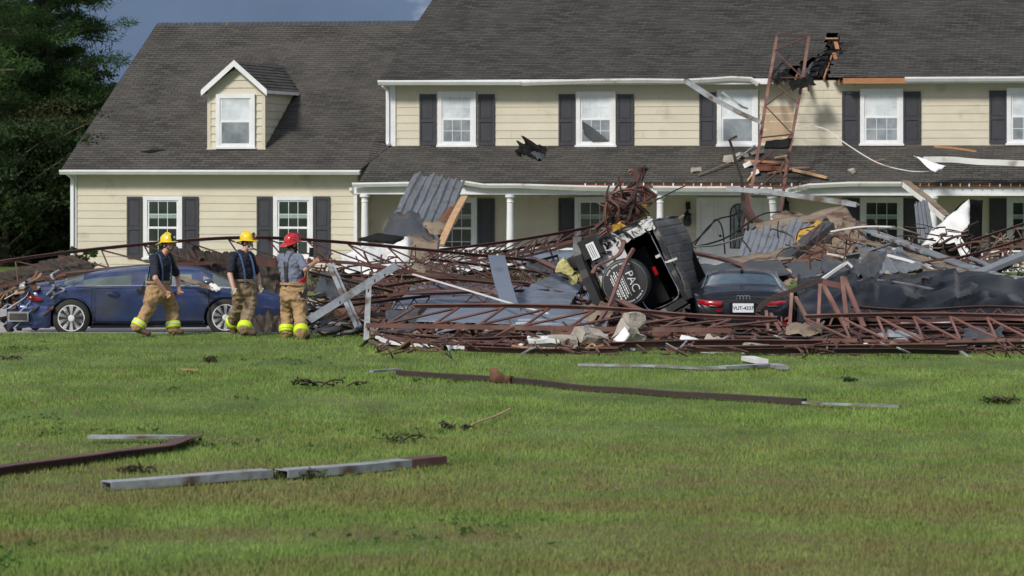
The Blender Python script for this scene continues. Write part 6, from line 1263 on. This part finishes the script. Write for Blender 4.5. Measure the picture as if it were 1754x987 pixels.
# ------------------------------------------------------------------ broken blocks and stones
for i, (c, d, rot, m_, lb) in enumerate((((606, 376, 50.9), (.70, .35, .22), (.1, .05, .2), 'block', 'long grey block face down under the joist, left of the pale block'), ((594, 371.5, 50.8), (.44, .35, .05), (.15, .02, .1), 'blockwhite', 'white face of the left block'), ((645, 373, 51.2), (.5, .4, .3), (.3, .2, .5), 'block', 'grey block lying behind the pale block'),
      ((686, 369, 50.7), (.34, .34, .36), (.4, .5, .5), 'block', 'pale cube shaped block standing at the joist'), ((692, 350, 52.0), (.26, .26, .22), (.1, .1, .3), 'block', 'small pale block perched above the cube shaped block'), ((765, 378, 50.2), (.50, .40, .07), (.35, .25, .35), 'blockwhite', 'tilted white block face on the grass'), ((789, 380, 50.5), (.50, .35, .22), (.2, .4, .5), 'block', 'rubbly tan end of the tilted white block'),
      ((829, 385.5, 49.9), (.42, .34, .22), (.1, .1, .3), 'block', 'rounded tan stone on the grass edge'), ((812, 383, 50.2), (.14, .12, .1), (.5, .1, .9), 'block', 'small stone left of the rounded stone'), ((858, 387, 49.8), (.22, .14, .08), (.3, .2, .4), 'block', 'flat stone chip right of the rounded stone'), ((975, 382, 50.2), (.12, .12, .2), (.3, .4, .1), 'tan', 'brown broken stub hanging from the lowest joist'))):
    chunk(lb, c, d, m_, 'broken_block', 'block', seed=i * 2.3, rot=rot, amp=.035 if m_ == 'blockwhite' else .07, sub=3)
sheet('side of the cube shaped block coloured white as if sunlit', [(672, 372, 50.5), (684, 358, 50.5), (689, 366, 50.35), (680, 378, 50.3)], 5, 5, m='blockwhite', crump=.01, name='lit_side_slab', cat='block', thick=.04)  # white slab puts the sun's brightness into the block's left side
# splintered small stuff below the joists: nobody could count it
def rubble(name, n, m, seed, size, label, xr, yr):
    r_ = random.Random(seed); b = MB()
    for k in range(n):
        x = r_.uniform(*xr); t = r_.random(); Y = yr[0] + (yr[1] - yr[0]) * t; hmax = .02 + (.10 if Y < 57 else .38 * t)
        if x < 420 and Y < 54.5: continue
        z = (LAWN_Z if Y < 56 else 0) + hmax * r_.random() ** 1.6; s_ = r_.uniform(.5, 1.3)
        b.box(((x - 560) / F * Y, Y, z), (size[0] * s_, size[1] * s_, size[2] * s_), Euler((r_.uniform(-.6, .6), r_.uniform(-.5, .5), r_.uniform(0, 6.3))).to_matrix())
    o = link(name, b.mesh(name, M[m])); tag(o, label, 'rubble', kind='stuff')
rubble('rubble', 650, 'steeldark', 1, (.55, .05, .03), 'dark splinters and scraps packed under the joists', (335, 1210), (50.8, 66))
rubble('rubble', 500, 'brownrust', 2, (.30, .10, .03), 'rust brown scraps packed under the joists', (390, 1150), (50.6, 60))
rubble('rubble', 260, 'galv', 3, (.40, .06, .02), 'pale metal slivers packed under the joists', (335, 1150), (50.8, 66))
rubble('rubble', 500, 'darkgrey', 4, (.45, .30, .02), 'dark grey flakes packed under the joists', (335, 1150), (53, 68))
rubble('rubble', 160, 'tan', 5, (.35, .07, .04), 'splintered tan wood under the joists', (335, 1150), (50.8, 66))
rubble('rubble', 45, 'blockwhite', 6, (.07, .05, .02), 'white chips along the grass edge', (560, 1150), (50.1, 52))
rubble('rubble', 360, 'steel', 7, (.8, .04, .04), 'red rod ends packed under the joists', (400, 1150), (50.8, 62))
# thin pale cords in the grass edge
bar('thin pale root trailing from the blocks over the grass', [(560, 378, 50.5), (580, 380, 50.4), (640, 381, 50.4), (660, 377, 50.5), (680, 374, 50.4)], m='paleWood', w=.018, name='root', cat='root')
bar('small loop of pale root by the cube shaped block', [(640, 382, 50.2), (648, 376, 50.2), (654, 384, 50), (644, 381, 50)], m='paleWood', w=.018, name='root', cat='root')
# ------------------------------------------------------------------ pieces on the lawn
def gl(x, y, lift=.06): p = G(x, y); p.z += lift; return p
def gbar(label, pts, m, w, h, name, cat, lift=.07, p_=None, sm=False):
    q = [gl(x, y, lift) for x, y in pts]; b = MB(); q = smooth_path(q, 4) if sm else at_len(q, [k / 24 for k in range(25)])
    if len(q) > 8: q = [p + Vector((0, .03 * noise.noise(p * .5), .012 * noise.noise(p * 1.2 + Vector((3, 0, 0))))) for p in q]
    if p_ is None and h > .07: p_ = [(-w / 2, -h / 2), (-w / 2 + .012, -h / 2), (-w / 2 + .012, h / 2 - .012), (w / 2 - .012, h / 2 - .012), (w / 2 - .012, -h / 2), (w / 2, -h / 2), (w / 2, h / 2), (-w / 2, h / 2)]
    _ = 0; b.sweep(q, p_ or [(-w / 2, -h / 2), (w / 2, -h / 2), (w / 2, h / 2), (-w / 2, h / 2)]); return b.thing(name, M[m], label, cat)
gbar('long dark brown steel beam lying across the lawn', [(436, 412), (550, 419), (640, 429), (760, 437), (880, 444)], 'steeldark', .11, .065, 'steel_beam', 'beam', .055)
gbar('pale worn end of the long lawn beam', [(878, 445), (930, 447), (985, 449)], 'galv', .06, .025, 'beam_end', 'beam', .05)
gbar('thin pale tip at the left end of the long lawn beam', [(406, 413), (436, 410.5)], 'galv', .07, .03, 'metal_strip', 'strip', .08)
o = chunk('rusty clump on the long lawn beam', (0, 0, 0), (.30, .16, .10), 'brownrust', 'rust_clump', 'debris', seed=4, amp=.10, sub=4); o.location = gl(548, 420, .10)
gbar('thin pale flashing strip on the lawn with a folded right end', [(633, 402), (700, 403), (770, 405.5), (800, 405)], 'galv', .12, .03, 'flashing_strip', 'strip', .04)
gbar('folded white and black end of the flashing strip', [(790, 406), (820, 404.5), (845, 402.5), (856, 406)], 'galv', .18, .04, 'flashing_end', 'strip', .05, sm=True)
gbar('small white scrap between the stone and the flashing', [(818, 396), (833, 400)], 'whitedirty', .2, .06, 'metal_scrap', 'metal sheet', .06)
gbar('rusty angle iron bent into an L in the left foreground', [(-20, 523), (60, 512), (130, 502), (186, 495), (214, 484)], 'steel', .16, .13, 'angle_iron', 'beam', .09, [(-.08, 0), (.08, 0), (.08, -.012), (-.068, -.012), (-.068, -.13), (-.08, -.13)])
gbar('pale grey arm of the bent angle iron', [(97, 485.5), (150, 485.5), (205, 484.5)], 'galv', .16, .03, 'grey_angle_iron', 'beam', .07)
gbar('large galvanised channel lying in the near foreground, left half', [(116, 537), (200, 531.5), (292, 524)], 'galv', .20, .075, 'steel_channel', 'beam', .05)
gbar('large galvanised channel in the near foreground, right half with a rusty end', [(308, 525), (380, 519), (443, 512)], 'galv', .20, .075, 'steel_channel', 'beam', .055)
gbar('rusty red end cap of the near galvanised channel', [(443, 512), (481, 508.5)], 'steel', .205, .08, 'channel_end', 'beam', .055)
def twigs(label, x, y, n, spread, m, seed, ln=.5, name='fallen_branch', leaves=True):
    r_ = random.Random(seed); c = G(x, y); b = MB(); tip = []
    for k in range(n):
        a = r_.uniform(-.5, .5) + (math.pi if r_.random() < .5 else 0); p = c + Vector((r_.uniform(-spread, spread), r_.uniform(-.3, .3) * spread, .02)); q = p + Vector((math.cos(a), math.sin(a), r_.uniform(.0, .35))) * ln * r_.uniform(.4, 1.1)
        b.tube(smooth_path([p, p.lerp(q, .5) + Vector((0, 0, .04)), q], 3), .012, 4, None); tip += [tuple(q), tuple(p.lerp(q, .6))]
    T = empty(name, c, label, 'branch'); b.part('twig', M['bark'], T)
    if leaves:
        co = tufts(tip, [.06] * len(tip), 9, .05, .018, seed) - np.array(tuple(c)); link('leaves', tris_mesh('leaves', co, M[m]), T)
    return T
twigs('leafy dark twig with a long thin stem on the lawn', 368, 424, 5, .25, 'leafdark', 1, .4)
twigs('small dry twig clump high on the left lawn', 232, 397, 3, .15, 'leafbrown', 2, .2)
twigs('dry grass clump at the right edge of the lawn', 1095, 442, 8, .16, 'leafbrown', 3, .16, 'grass_clump')
twigs('dark clod left of the straw on the lawn', 500, 471, 3, .08, 'leafdark', 4, .15, 'clod')
twigs('pale leaf litter clump in the middle of the lawn', 435, 485, 3, .08, 'leafbrown', 5, .2, 'leaf_litter')
twigs('green weed tuft growing over the near channel', 305, 524, 7, .22, 'leafmid', 6, .25, 'weed_tuft')
twigs('brown weed clump under the rusty angle iron', 150, 518, 4, .2, 'leafbrown', 7, .18, 'weed_tuft')
twigs('small dark twig on the right lawn', 930, 418, 3, .12, 'leafdark', 8, .2)
twigs('small brown patch of leaves top left of the lawn', 18, 394, 3, .2, 'leafbrown', 9, .25, 'leaf_litter')
gbar('long straw lying on the lawn', [(516, 470), (540, 461), (558, 453)], 'paleWood', .02, .015, 'straw', 'straw', .06)
gbar('small yellow splinter on the upper left lawn', [(198, 408), (217, 408)], 'paleWood', .03, .02, 'wood_splinter', 'board', .05)

def litter():
    rng = random.Random(8); mb = MB(); n = 0
    for k in range(260):
        Y = 23 + 42 * rng.random() ** .8; x = rng.uniform(-.165, .345) * Y; a = rng.uniform(0, 6.3); l = rng.uniform(.03, .13)
        mb.box((x, Y, LAWN_Z + .045), (l, .012, .008), Euler((rng.uniform(-.3, .3), rng.uniform(-.3, .3), a)).to_matrix())
    tag(link('twig_litter', mb.mesh('twig_litter', M['tan'])), 'bits of twig and bark strewn over the lawn', 'litter', kind='stuff')
    rg = np.random.default_rng(4); cs = []
    for k in range(70):
        Y = 12.5 + 42 * rng.random(); cx = rng.uniform(-.17, .35) * Y; r = rng.uniform(.1, .5)
        if noise.noise(Vector((cx * .3, Y * .25, 7))) < 0: continue
        for j in range(int(14 * r / .3)):
            cs.append((cx + rng.gauss(0, r), Y + rng.gauss(0, r * 1.3), LAWN_Z + .03))
    co = tufts(cs, [.04] * len(cs), 7, .035, .016, 9, 0, .4); tag(link('clover', tris_mesh('clover', co, M['clover'])), 'patches of darker clover and broad leaved weeds in the lawn', 'clover', kind='stuff')
M['clover'] = leafmat('clover_leaves', (.045, .10, .022), (.085, .16, .04))
litter()

# ------------------------------------------------------------------ firefighters
M['skin'] = mat('skin', (.52, .29, .21), (.46, .24, .17), .5, scale=6)
M['skinpale'] = mat('fair_skin', (.56, .34, .27), (.50, .28, .22), .5, scale=6)
M['navy'] = mat('navy_shirt', (.010, .012, .024), (.018, .021, .036), .9, scale=9, bump=1.2, bscale=9)
M['greyshirt'] = mat('grey_blue_shirt', (.17, .19, .26), (.13, .15, .21), .9, scale=7, bump=1.2, bscale=8)
M['bunker'] = mat('tan_bunker_cloth', (.43, .28, .145), (.30, .19, .095), .85, scale=5, bump=1.8, bscale=8, c3=(.12, .08, .05), c3scale=4, c3ramp=(.55, .8))
M['bunkerdull'] = mat('dull_bunker_cloth', (.29, .21, .13), (.20, .145, .085), .85, scale=5, bump=1.8, bscale=8, c3=(.09, .065, .045), c3scale=4, c3ramp=(.52, .75))
M['hivis'] = mat('hi_vis_band', (.62, .80, .02), None, .5)
M['silver'] = mat('reflective_tape', (.62, .64, .50), None, .4)
M['helmY'] = mat('yellow_helmet', (.80, .58, .01), (.72, .50, .01), .3, scale=4, coat=.4)
M['helmR'] = mat('red_helmet', (.50, .016, .022), (.40, .012, .02), .3, scale=4, coat=.4)
M['susblue'] = mat('blue_suspender', (.09, .15, .30), None, .8)
M['susred'] = mat('red_suspender', (.45, .02, .035), None, .8)
M['glove'] = mat('work_glove', (.42, .37, .28), (.32, .28, .21), .8, scale=9)
M['boot'] = mat('brown_boot', (.10, .055, .032), (.06, .038, .025), .8, scale=6)
M['hair'] = mat('dark_hair', (.03, .02, .015), None, .8)
M['lip'] = mat('lips', (.30, .10, .09), None, .6)
M['eye'] = mat('eye', (.03, .025, .02), None, .3)
M['mask'] = mat('white_mask', (.75, .75, .75), None, .7)
M['radio'] = mat('black_radio', (.012, .012, .013), None, .5)
def capsule(mb, p, q, r0, r1, n=14):
    p, q = Vector(p), Vector(q); d = q - p; L = max(1e-4, d.length); ax = d / L; prof_ = []
    for k in range(5): t = math.pi / 2 * k / 4; prof_.append((max(1e-3, r0 * math.sin(t)), -r0 * math.cos(t)))
    for k in range(1, 4): prof_.append((r0 + (r1 - r0) * k / 4, L * k / 4))
    for k in range(5): t = math.pi / 2 * k / 4; prof_.append((max(1e-3, r1 * math.cos(t)), L + r1 * math.sin(t)))
    mb.lathe(prof_, p, ax, n)
def limb(mb, pts, rs_):
    for i in range(len(pts) - 1): capsule(mb, pts[i], pts[i + 1], rs_[i], rs_[i + 1])
def fuse(mb, name, m, parent, vox=.012, sm=2, folds=0.0, fseed=0, fscale=14, clipz=None, keep=1.0):
    """join overlapping lumps into one continuous skin"""
    me = mb.mesh(name, m); o = link(name, me); r = o.modifiers.new('r', 'REMESH'); r.mode = 'VOXEL'; r.voxel_size = vox; r.use_smooth_shade = True
    s = o.modifiers.new('s', 'SMOOTH'); s.iterations = sm; s.factor = .5; m2 = evaluated(o); bpy.data.objects.remove(o)
    if folds or clipz:
        for v in m2.vertices:
            c = v.co; n = v.normal
            if folds: k = noise.noise(Vector((c.x * fscale, c.y * fscale, c.z * fscale * 1.7 + fseed))) + .5 * noise.noise(Vector((c.x * fscale * 2.2, c.y * fscale * 2.2, c.z * fscale * 2.6 + fseed))); v.co = c + n * folds * k
    inv = mat_of(parent).inverted(); m2.transform(inv); m2.name = name; m2.materials.clear(); m2.materials.append(m); m2.polygons.foreach_set('use_smooth', [True] * len(m2.polygons)); m2.update()
    return link(name, m2, parent)
def hand(mb, w, d, side, curl=.5, palm=None):
    """w wrist, d pointing direction, side: thumb side direction"""
    w, d, side = Vector(w), Vector(d).normalized(), Vector(side).normalized(); side = (side - d * side.dot(d)).normalized(); pn = d.cross(side).normalized() if palm is None else Vector(palm)
    c = w + d * .05; mb.ell(c, (.046, .018, .050), Matrix((side, pn, d)).transposed())
    for k, (o_, l) in enumerate(((.033, .070), (.011, .080), (-.011, .074), (-.032, .058))):
        a = w + d * .085 + side * o_; b_ = a + (d * math.cos(curl * .5) + pn * math.sin(curl * .5)) * l * .5; e = b_ + (d * math.cos(curl * 1.5) + pn * math.sin(curl * 1.5)) * l * .5
        limb(mb, [a, b_, e], [.0095, .009, .0075])
    a = w + d * .025 + side * .036; b_ = a + (d * .7 + side * .7 + pn * .2).normalized() * .038; e = b_ + (d * .9 + side * .3 + pn * .3).normalized() * .032; limb(mb, [a, b_, e], [.013, .011, .009])
def head(mb, c, f, h=.235):
    """c centre of the skull, f facing direction"""
    f = Vector(f).normalized(); z = Vector((0, 0, 1)); r = f.cross(z).normalized(); u = r.cross(f); Rm = Matrix((r, f, u)).transposed(); c = Vector(c); k = h / .235
    A = lambda x, y, z_: c + Rm @ Vector((x * k, y * k, z_ * k))
    mb.ell(A(0, -.008, .03), (.076 * k, .098 * k, .088 * k), Rm, 18, 12); mb.ell(A(0, .022, -.035), (.060 * k, .066 * k, .080 * k), Rm, 16, 10); mb.ell(A(0, .058, -.090), (.026 * k, .026 * k, .022 * k), Rm)
    limb(mb, [A(0, .086, .022), A(0, .106, -.018)], [.010 * k, .0155 * k]); mb.ell(A(0, .085, -.052), (.026 * k, .014 * k, .012 * k), Rm)
    mb.ell(A(0, .072, .035), (.058 * k, .022 * k, .014 * k), Rm)
    for s in (-1, 1):
        mb.ell(A(s * .078, -.008, -.005), (.012 * k, .020 * k, .032 * k), Rm); mb.ell(A(s * .042, .058, -.03), (.022 * k, .02 * k, .022 * k), Rm)
    return A, Rm, k
def helmet(c, f, m, parent, tilt=.12, shield='blackplastic'):
    f = Vector(f).normalized(); z = Vector((0, 0, 1)); r = f.cross(z).normalized(); Rm = Matrix((r, f, z)).transposed() @ Euler((tilt, 0, 0)).to_matrix(); c = Vector(c); A = lambda x, y, z_: c + Rm @ Vector((x, y, z_))
    b = MB()
    def dome(u, v):
        a = 2 * math.pi * u; ph = math.pi / 2 * v; rr = math.cos(ph) ** .8; ridge = .006 * max(0, math.cos(8 * a)) * math.sin(ph * 1.8) if v < .98 else 0
        return A((.112 + ridge) * rr * math.sin(a), (.135 + ridge) * rr * math.cos(a), .135 * math.sin(ph))
    b.grid(dome, 48, 10); hm_ = b.part('helmet', m, parent, smooth=True)
    b = MB()
    def brim(u, v):
        a = 2 * math.pi * u; back = max(0, -math.cos(a)); fr_ = max(0, math.cos(a)); w = .035 + .075 * back ** 1.5 + .03 * fr_ ** 2
        return A((.112 + w * v) * math.sin(a), (.135 + w * v) * math.cos(a), .002 - v * (.012 + .045 * back + .01 * fr_))
    b.grid(brim, 48, 4); o = b.part('brim', m, hm_, smooth=True); md = o.modifiers.new('t', 'SOLIDIFY'); md.thickness = .006
    b = MB(); b.grid(lambda u, v: A(-.052 + .104 * u, .142 - .02 * v + .012 * math.sin(u * 3.14), .0 + .125 * v * (1 - .25 * (2 * u - 1) ** 2)), 8, 5); o = b.part('front_shield', M[shield], hm_); md = o.modifiers.new('t', 'SOLIDIFY'); md.thickness = .006
    b = MB(); b.lathe([(.02, 0), (.02, .004)], A(0, .158, .06), Rm @ Vector((0, 1, .15)), 8); b.part('shield_emblem', M['whitedirty'], hm_)
    b = MB(); b.tube([A(0, .12 * math.cos(t), .14 * math.sin(t) + .008) for t in [math.pi * k / 12 for k in range(13)]], .008, 6); b.part('crown_ridge', m, hm_)
    b = MB(); b.ell(A(0, 0, -.02), (.100, .125, .03), Rm); b.part('helmet_liner', M['blackplastic'], hm_)
    b = MB(); b.tube([A(-.09, .02, 0), A(-.075, .05, -.12), A(0, .07, -.16), A(.075, .05, -.12), A(.09, .02, 0)], .008, 5); b.part('chin_strap', M['blackplastic'], hm_)
    return hm_
def firefighter(label, j, fdir, mats, hel, opts):
    """j: joints as (x px, y px, depth) ; fdir: facing of head ; chest facing in opts"""
    Q = {k: P(*v) for k, v in j.items()}
    feet = [Q['anL'], Q['anR']]; base = (feet[0] + feet[1]) / 2; base.z = min(p.z for p in feet) - .07
    T = empty('person', base, label, 'person', 'firefighters')
    skin, shirt, pants = M[mats[0]], M[mats[1]], M[mats[2]]
    cf = Vector(opts['chest']).normalized(); cr = cf.cross(Vector((0, 0, 1))).normalized()     # wearer's right
    for k, s in (('L', -1), ('R', 1)):
        Q['sh' + k] = Q['chest'] + cr * s * .190 + Vector((0, 0, .125)); Q['hip' + k] = Q['hip'] + cr * s * .10
    b = MB(); A, Rm, kk = head(b, Q['head'], fdir)
    limb(b, [Q['chest'] + Vector((0, 0, .12)), Q['head'] + Vector((0, 0, -.07)) - Vector(fdir).normalized() * .015], [.066, .056])
    b.ell(Q['chest'], (.16, .10, .18), Matrix((cr, cf, Vector((0, 0, 1)))).transposed()); limb(b, [Q['chest'], Q['hip']], [.12, .13])
    for k in 'LR':
        limb(b, [Q['sh' + k], Q['el' + k], Q['wr' + k]], [.056, .047, .034]); limb(b, [Q['hip' + k], Q['kn' + k], Q['an' + k]], [.075, .05, .04])
        limb(b, [Q['chest'] + Vector((0, 0, .08)), Q['sh' + k]], [.07, .055])
        if opts.get('glove') is None: hand(b, Q['wr' + k], Q['ha' + k] - Q['wr' + k], opts['thumb' + k], opts.get('curl', .5))
    body = fuse(b, 'body', skin, T, .0085, 2)
    for s in (-1, 1):
        e = MB(); e.ell(A(s * .029, .080, .012), (.013, .008, .007), Rm); e.part('eye', M['eye'], T)
        e = MB(); limb(e, [A(s * .016, .092, .034), A(s * .046, .080, .036)], [.005, .004]); e.part('eyebrow', M['hair'], T)
    if not opts.get('beard') and not opts.get('mask'):
        e = MB(); e.ell(A(0, .097, -.052), (.021, .006, .005), Rm); e.part('mouth', M['lip'], T)
    if opts.get('beard'):
        e = MB(); e.ell(A(0, .035, -.075), (.066, .064, .055), Rm, 14, 10); e.ell(A(.045, .01, -.05), (.03, .05, .045), Rm); e.ell(A(-.045, .01, -.05), (.03, .05, .045), Rm); fuse(e, 'beard', M['hair'], T, .009)
    if opts.get('mask'):
        e = MB(); e.ell(A(0, .074, -.075), (.042, .034, .040), Rm, 14, 10); e.part('face_mask', M['mask'], T, smooth=True)
    e = MB(); e.ell(A(0, -.022, .012), (.080, .092, .085), Rm, 16, 10); e.part('hair', M['hair'], T, smooth=True)
    helmet(A(0, -.005, .062), fdir, M[hel], T, opts.get('tilt', .1), opts.get('shield', 'blackplastic'))
    # shirt
    b = MB(); up = Vector((0, 0, 1)); Bm = Matrix((cr, cf, up)).transposed(); ch, hp = Q['chest'], Q['hip']
    b.ell(ch + Vector((0, 0, -.01)), (.220, .150, .21), Bm, 18, 12); b.ell(ch.lerp(hp, .45), (.200, .155, .20), Bm, 18, 12); b.ell(ch.lerp(hp, .8), (.18, .145, .16), Bm, 18, 12)
    for k in 'LR':
        limb(b, [ch + Vector((0, 0, .12)), Q['sh' + k]], [.085, .077]); limb(b, [Q['sh' + k], Q['sh' + k].lerp(Q['el' + k], .45), Q['sh' + k].lerp(Q['el' + k], .80)], [.074, .068, .072])
    b.ell(ch + Vector((0, 0, .19)), (.085, .08, .05), Bm)
    fuse(b, 'shirt', shirt, T, .012, 2, .014, 3)
    # bunker trousers: wide legs, heavy folds
    b = MB(); b.ell(hp + Vector((0, 0, .03)), (.220, .185, .14), Bm, 18, 12); b.ell(hp + Vector((0, 0, -.09)), (.235, .20, .17), Bm, 18, 12)
    for k in 'LR':
        h, kn, an = Q['hip' + k], Q['kn' + k], Q['an' + k]; cuff = an - (kn - an).normalized() * .03
        limb(b, [h + Vector((0, 0, -.03)), h.lerp(kn, .5), kn, kn.lerp(an, .4), cuff], [.148, .136, .112, .108, .110])
        pk = h.lerp(kn, .62); b.ell(pk + cr * (.055 if k == 'R' else -.055), (.075, .095, .10), Bm)
    tr = fuse(b, 'trousers', pants, T, .014, 2, .024, 9, 9)
    for k in 'LR':
        kn, an = Q['kn' + k], Q['an' + k]; d = (kn - an).normalized()
        e = MB(); e.lathe([(.122, 0), (.127, .02), (.127, .09), (.120, .11)], an - d * .035, d, 20); e.part('reflective_band', M['hivis'], T, smooth=True)
        e = MB(); e.lathe([(.1285, 0), (.1285, .035)], an + d * .005, d, 20); e.part('silver_tape', M['silver'] if opts.get('tape', True) else M['hivis'], T, smooth=True)
        fd = Vector(opts['toe' + k]).normalized(); fd = Vector(fd); b = MB(); sole = an + Vector((0, 0, -.075)); limb(b, [an + d * .05, sole - fd * .02, sole + fd * .10, sole + fd * .19 + Vector((0, 0, -.01))], [.075, .062, .055, .045]); bo = fuse(b, 'boot', M['boot'], T, .012, 1)
        if opts.get('glove'):
            b = MB(); hand(b, Q['wr' + k], Q['ha' + k] - Q['wr' + k], opts['thumb' + k], .6); capsule(b, Q['wr' + k] - (Q['ha' + k] - Q['wr' + k]).normalized() * .05, Q['wr' + k] + (Q['ha' + k] - Q['wr' + k]).normalized() * .04, .038, .036); g_ = fuse(b, 'glove', M['glove'], T, .007, 1)
    # suspenders, crossing at the back
    sus = M[opts['sus']]
    for s in (-1, 1):
        e = MB(); path = []
        for t in [k / 14 for k in range(15)]:
            a = math.pi * t; y = math.cos(a); zz = math.sin(a) ** .7; xo = s * (.11 if y > 0 else .11 * (1 + y * (.9 if opts.get('cross') else .2)))
            path.append(hp.lerp(ch, .15) + (ch - hp) * (.85 * zz) + cr * xo + cf * y * (.178 - .02 * zz) + Vector((0, 0, .20 * zz)))
        e.sweep(path, [(-.016, -.004), (.016, -.004), (.016, .004), (-.016, .004)], tuple(cf)); e.part('suspender', sus, T)
    if opts.get('yoke'):
        for s_ in (-1, 1):
            e = MB(); e.grid(lambda u, v: hp + Bm @ Vector(((.212 + .01 * v) * math.sin(s_ * (.9 + 1.3 * u)), .190 * math.cos(s_ * (.9 + 1.3 * u)), .10 + (.22 - .16 * u) * v)), 10, 5); o = e.part('suspender_panel', M['susred'], T, smooth=True); md = o.modifiers.new('t', 'SOLIDIFY'); md.thickness = .012
    e = MB(); path = [hp + Bm @ Vector((.232 * math.sin(2 * math.pi * k / 20), .20 * math.cos(2 * math.pi * k / 20), .12)) for k in range(21)]; e.sweep(path, [(-.004, -.02), (.004, -.02), (.004, .02), (-.004, .02)]); e.part('waist_band', pants, T)
    rx = opts.get('radio')
    if rx:
        e = MB(); c = P(*rx); e.box(c, (.07, .05, .15), Euler((0, .3, 0)).to_matrix()); e.tube([c + Vector((.02, 0, .07)), c + Vector((.03, 0, .16))], .008, 5); e.box(c + Vector((-.06, -.01, -.02)), (.05, .05, .11), Euler((0, -.4, 0)).to_matrix()); e.part('radio', M['radio'], T)
    return T, Q
p1, q1 = firefighter('firefighter in a yellow helmet and navy shirt striding past the blue car',
    dict(head=(183.5, 268, 55.1), chest=(176, 290, 55.1), hip=(173, 316, 55.1), elL=(194, 302, 55.6), wrL=(196, 318, 55.2), haL=(196, 324, 55.1), elR=(170, 305, 54.6), wrR=(181, 319, 54.7), haR=(185, 324, 54.7),
         knL=(188, 336, 55.3), anL=(189.5, 357, 55.2), knR=(163.5, 337, 54.9), anR=(151.5, 355.5, 54.8)), (.80, -.60, -.03), ('skin', 'navy', 'bunker'), 'helmY',
    dict(chest=(.82, -.57, 0), thumbL=(.5, .3, .3), thumbR=(.6, -.3, .3), toeL=(.75, -.6, 0), toeR=(.85, -.3, -.25), sus='susblue', curl=1.2, radio=(156, 318, 54.6)))
p2, q2 = firefighter('firefighter in a yellow helmet and work gloves standing at the front wheel',
    dict(head=(270.5, 266, 55.3), chest=(264, 288, 55.3), hip=(267, 314, 55.3), elL=(281, 300, 55.7), wrL=(284.5, 315, 55.4), haL=(285, 322, 55.3), elR=(251.5, 300, 55.0), wrR=(255.5, 316, 54.9), haR=(257.5, 323, 54.8),
         knL=(273, 336, 55.2), anL=(267.5, 358.5, 54.9), knR=(262, 337, 55.4), anR=(254.5, 352.5, 55.8)), (.90, -.42, -.12), ('skinpale', 'navy', 'bunkerdull'), 'helmY',
    dict(chest=(.72, -.70, 0), thumbL=(.7, -.3, .2), thumbR=(.6, -.5, .2), toeL=(.85, -.45, 0), toeR=(.1, -.35, -.9), sus='susblue', glove=True, mask=True, tape=False, shield='brownrust'))
p3, q3 = firefighter('firefighter in a red helmet and grey shirt seen from behind, raising a phone',
    dict(head=(319.5, 268, 54.6), chest=(317, 290, 54.5), hip=(321, 318, 54.4), elL=(326, 297, 55.1), wrL=(335, 288, 55.4), haL=(337, 282, 55.5), elR=(334, 295, 54.2), wrR=(344.5, 287, 54.6), haR=(348, 283.5, 54.8),
         knL=(314, 340, 54.6), anL=(313.5, 361, 54.5), knR=(328, 342, 54.3), anR=(329.5, 362.5, 54.0)), (.80, .60, .03), ('skin', 'greyshirt', 'bunker'), 'helmR',
    dict(chest=(.55, .83, 0), thumbL=(.2, -.2, .9), thumbR=(-.4, .4, .6), toeL=(.3, .9, 0), toeR=(.5, .8, 0), sus='blackplastic', curl=1.3, beard=True, cross=True, tape=False, yoke=-1, shield='helmR', radio=(333.5, 321, 54.0), tilt=.12))
b = MB(); c = P(340.5, 276, 55.3); b.box(c, (.075, .012, .155), Euler((0, .06, .5)).to_matrix()); b.thing('phone', M['radio'], 'dark phone held up by the firefighter in the red helmet', 'phone')
# ------------------------------------------------------------------ twins that only their place tells apart say so
def tell_twins_apart():
    by = {}
    for o in COL.objects:
        if o.parent is None and o.get('label'): by.setdefault(o['label'], []).append(o)
    for lb, os_ in by.items():
        if len(os_) < 2: continue
        os_.sort(key=lambda o: o.location.x / max(1, o.location.y)); n = len(os_)
        names = {2: ['left one', 'right one'], 3: ['left one', 'middle one', 'right one'], 4: ['leftmost', 'second from left', 'third from left', 'rightmost']}.get(n)
        if names is None: names = ['leftmost'] + ['%s from left' % w for w in 'second third fourth fifth sixth seventh eighth ninth tenth'.split()][:n - 1]
        for o, w in zip(os_, names): o['label'] = lb + ', ' + w
tell_twins_apart()
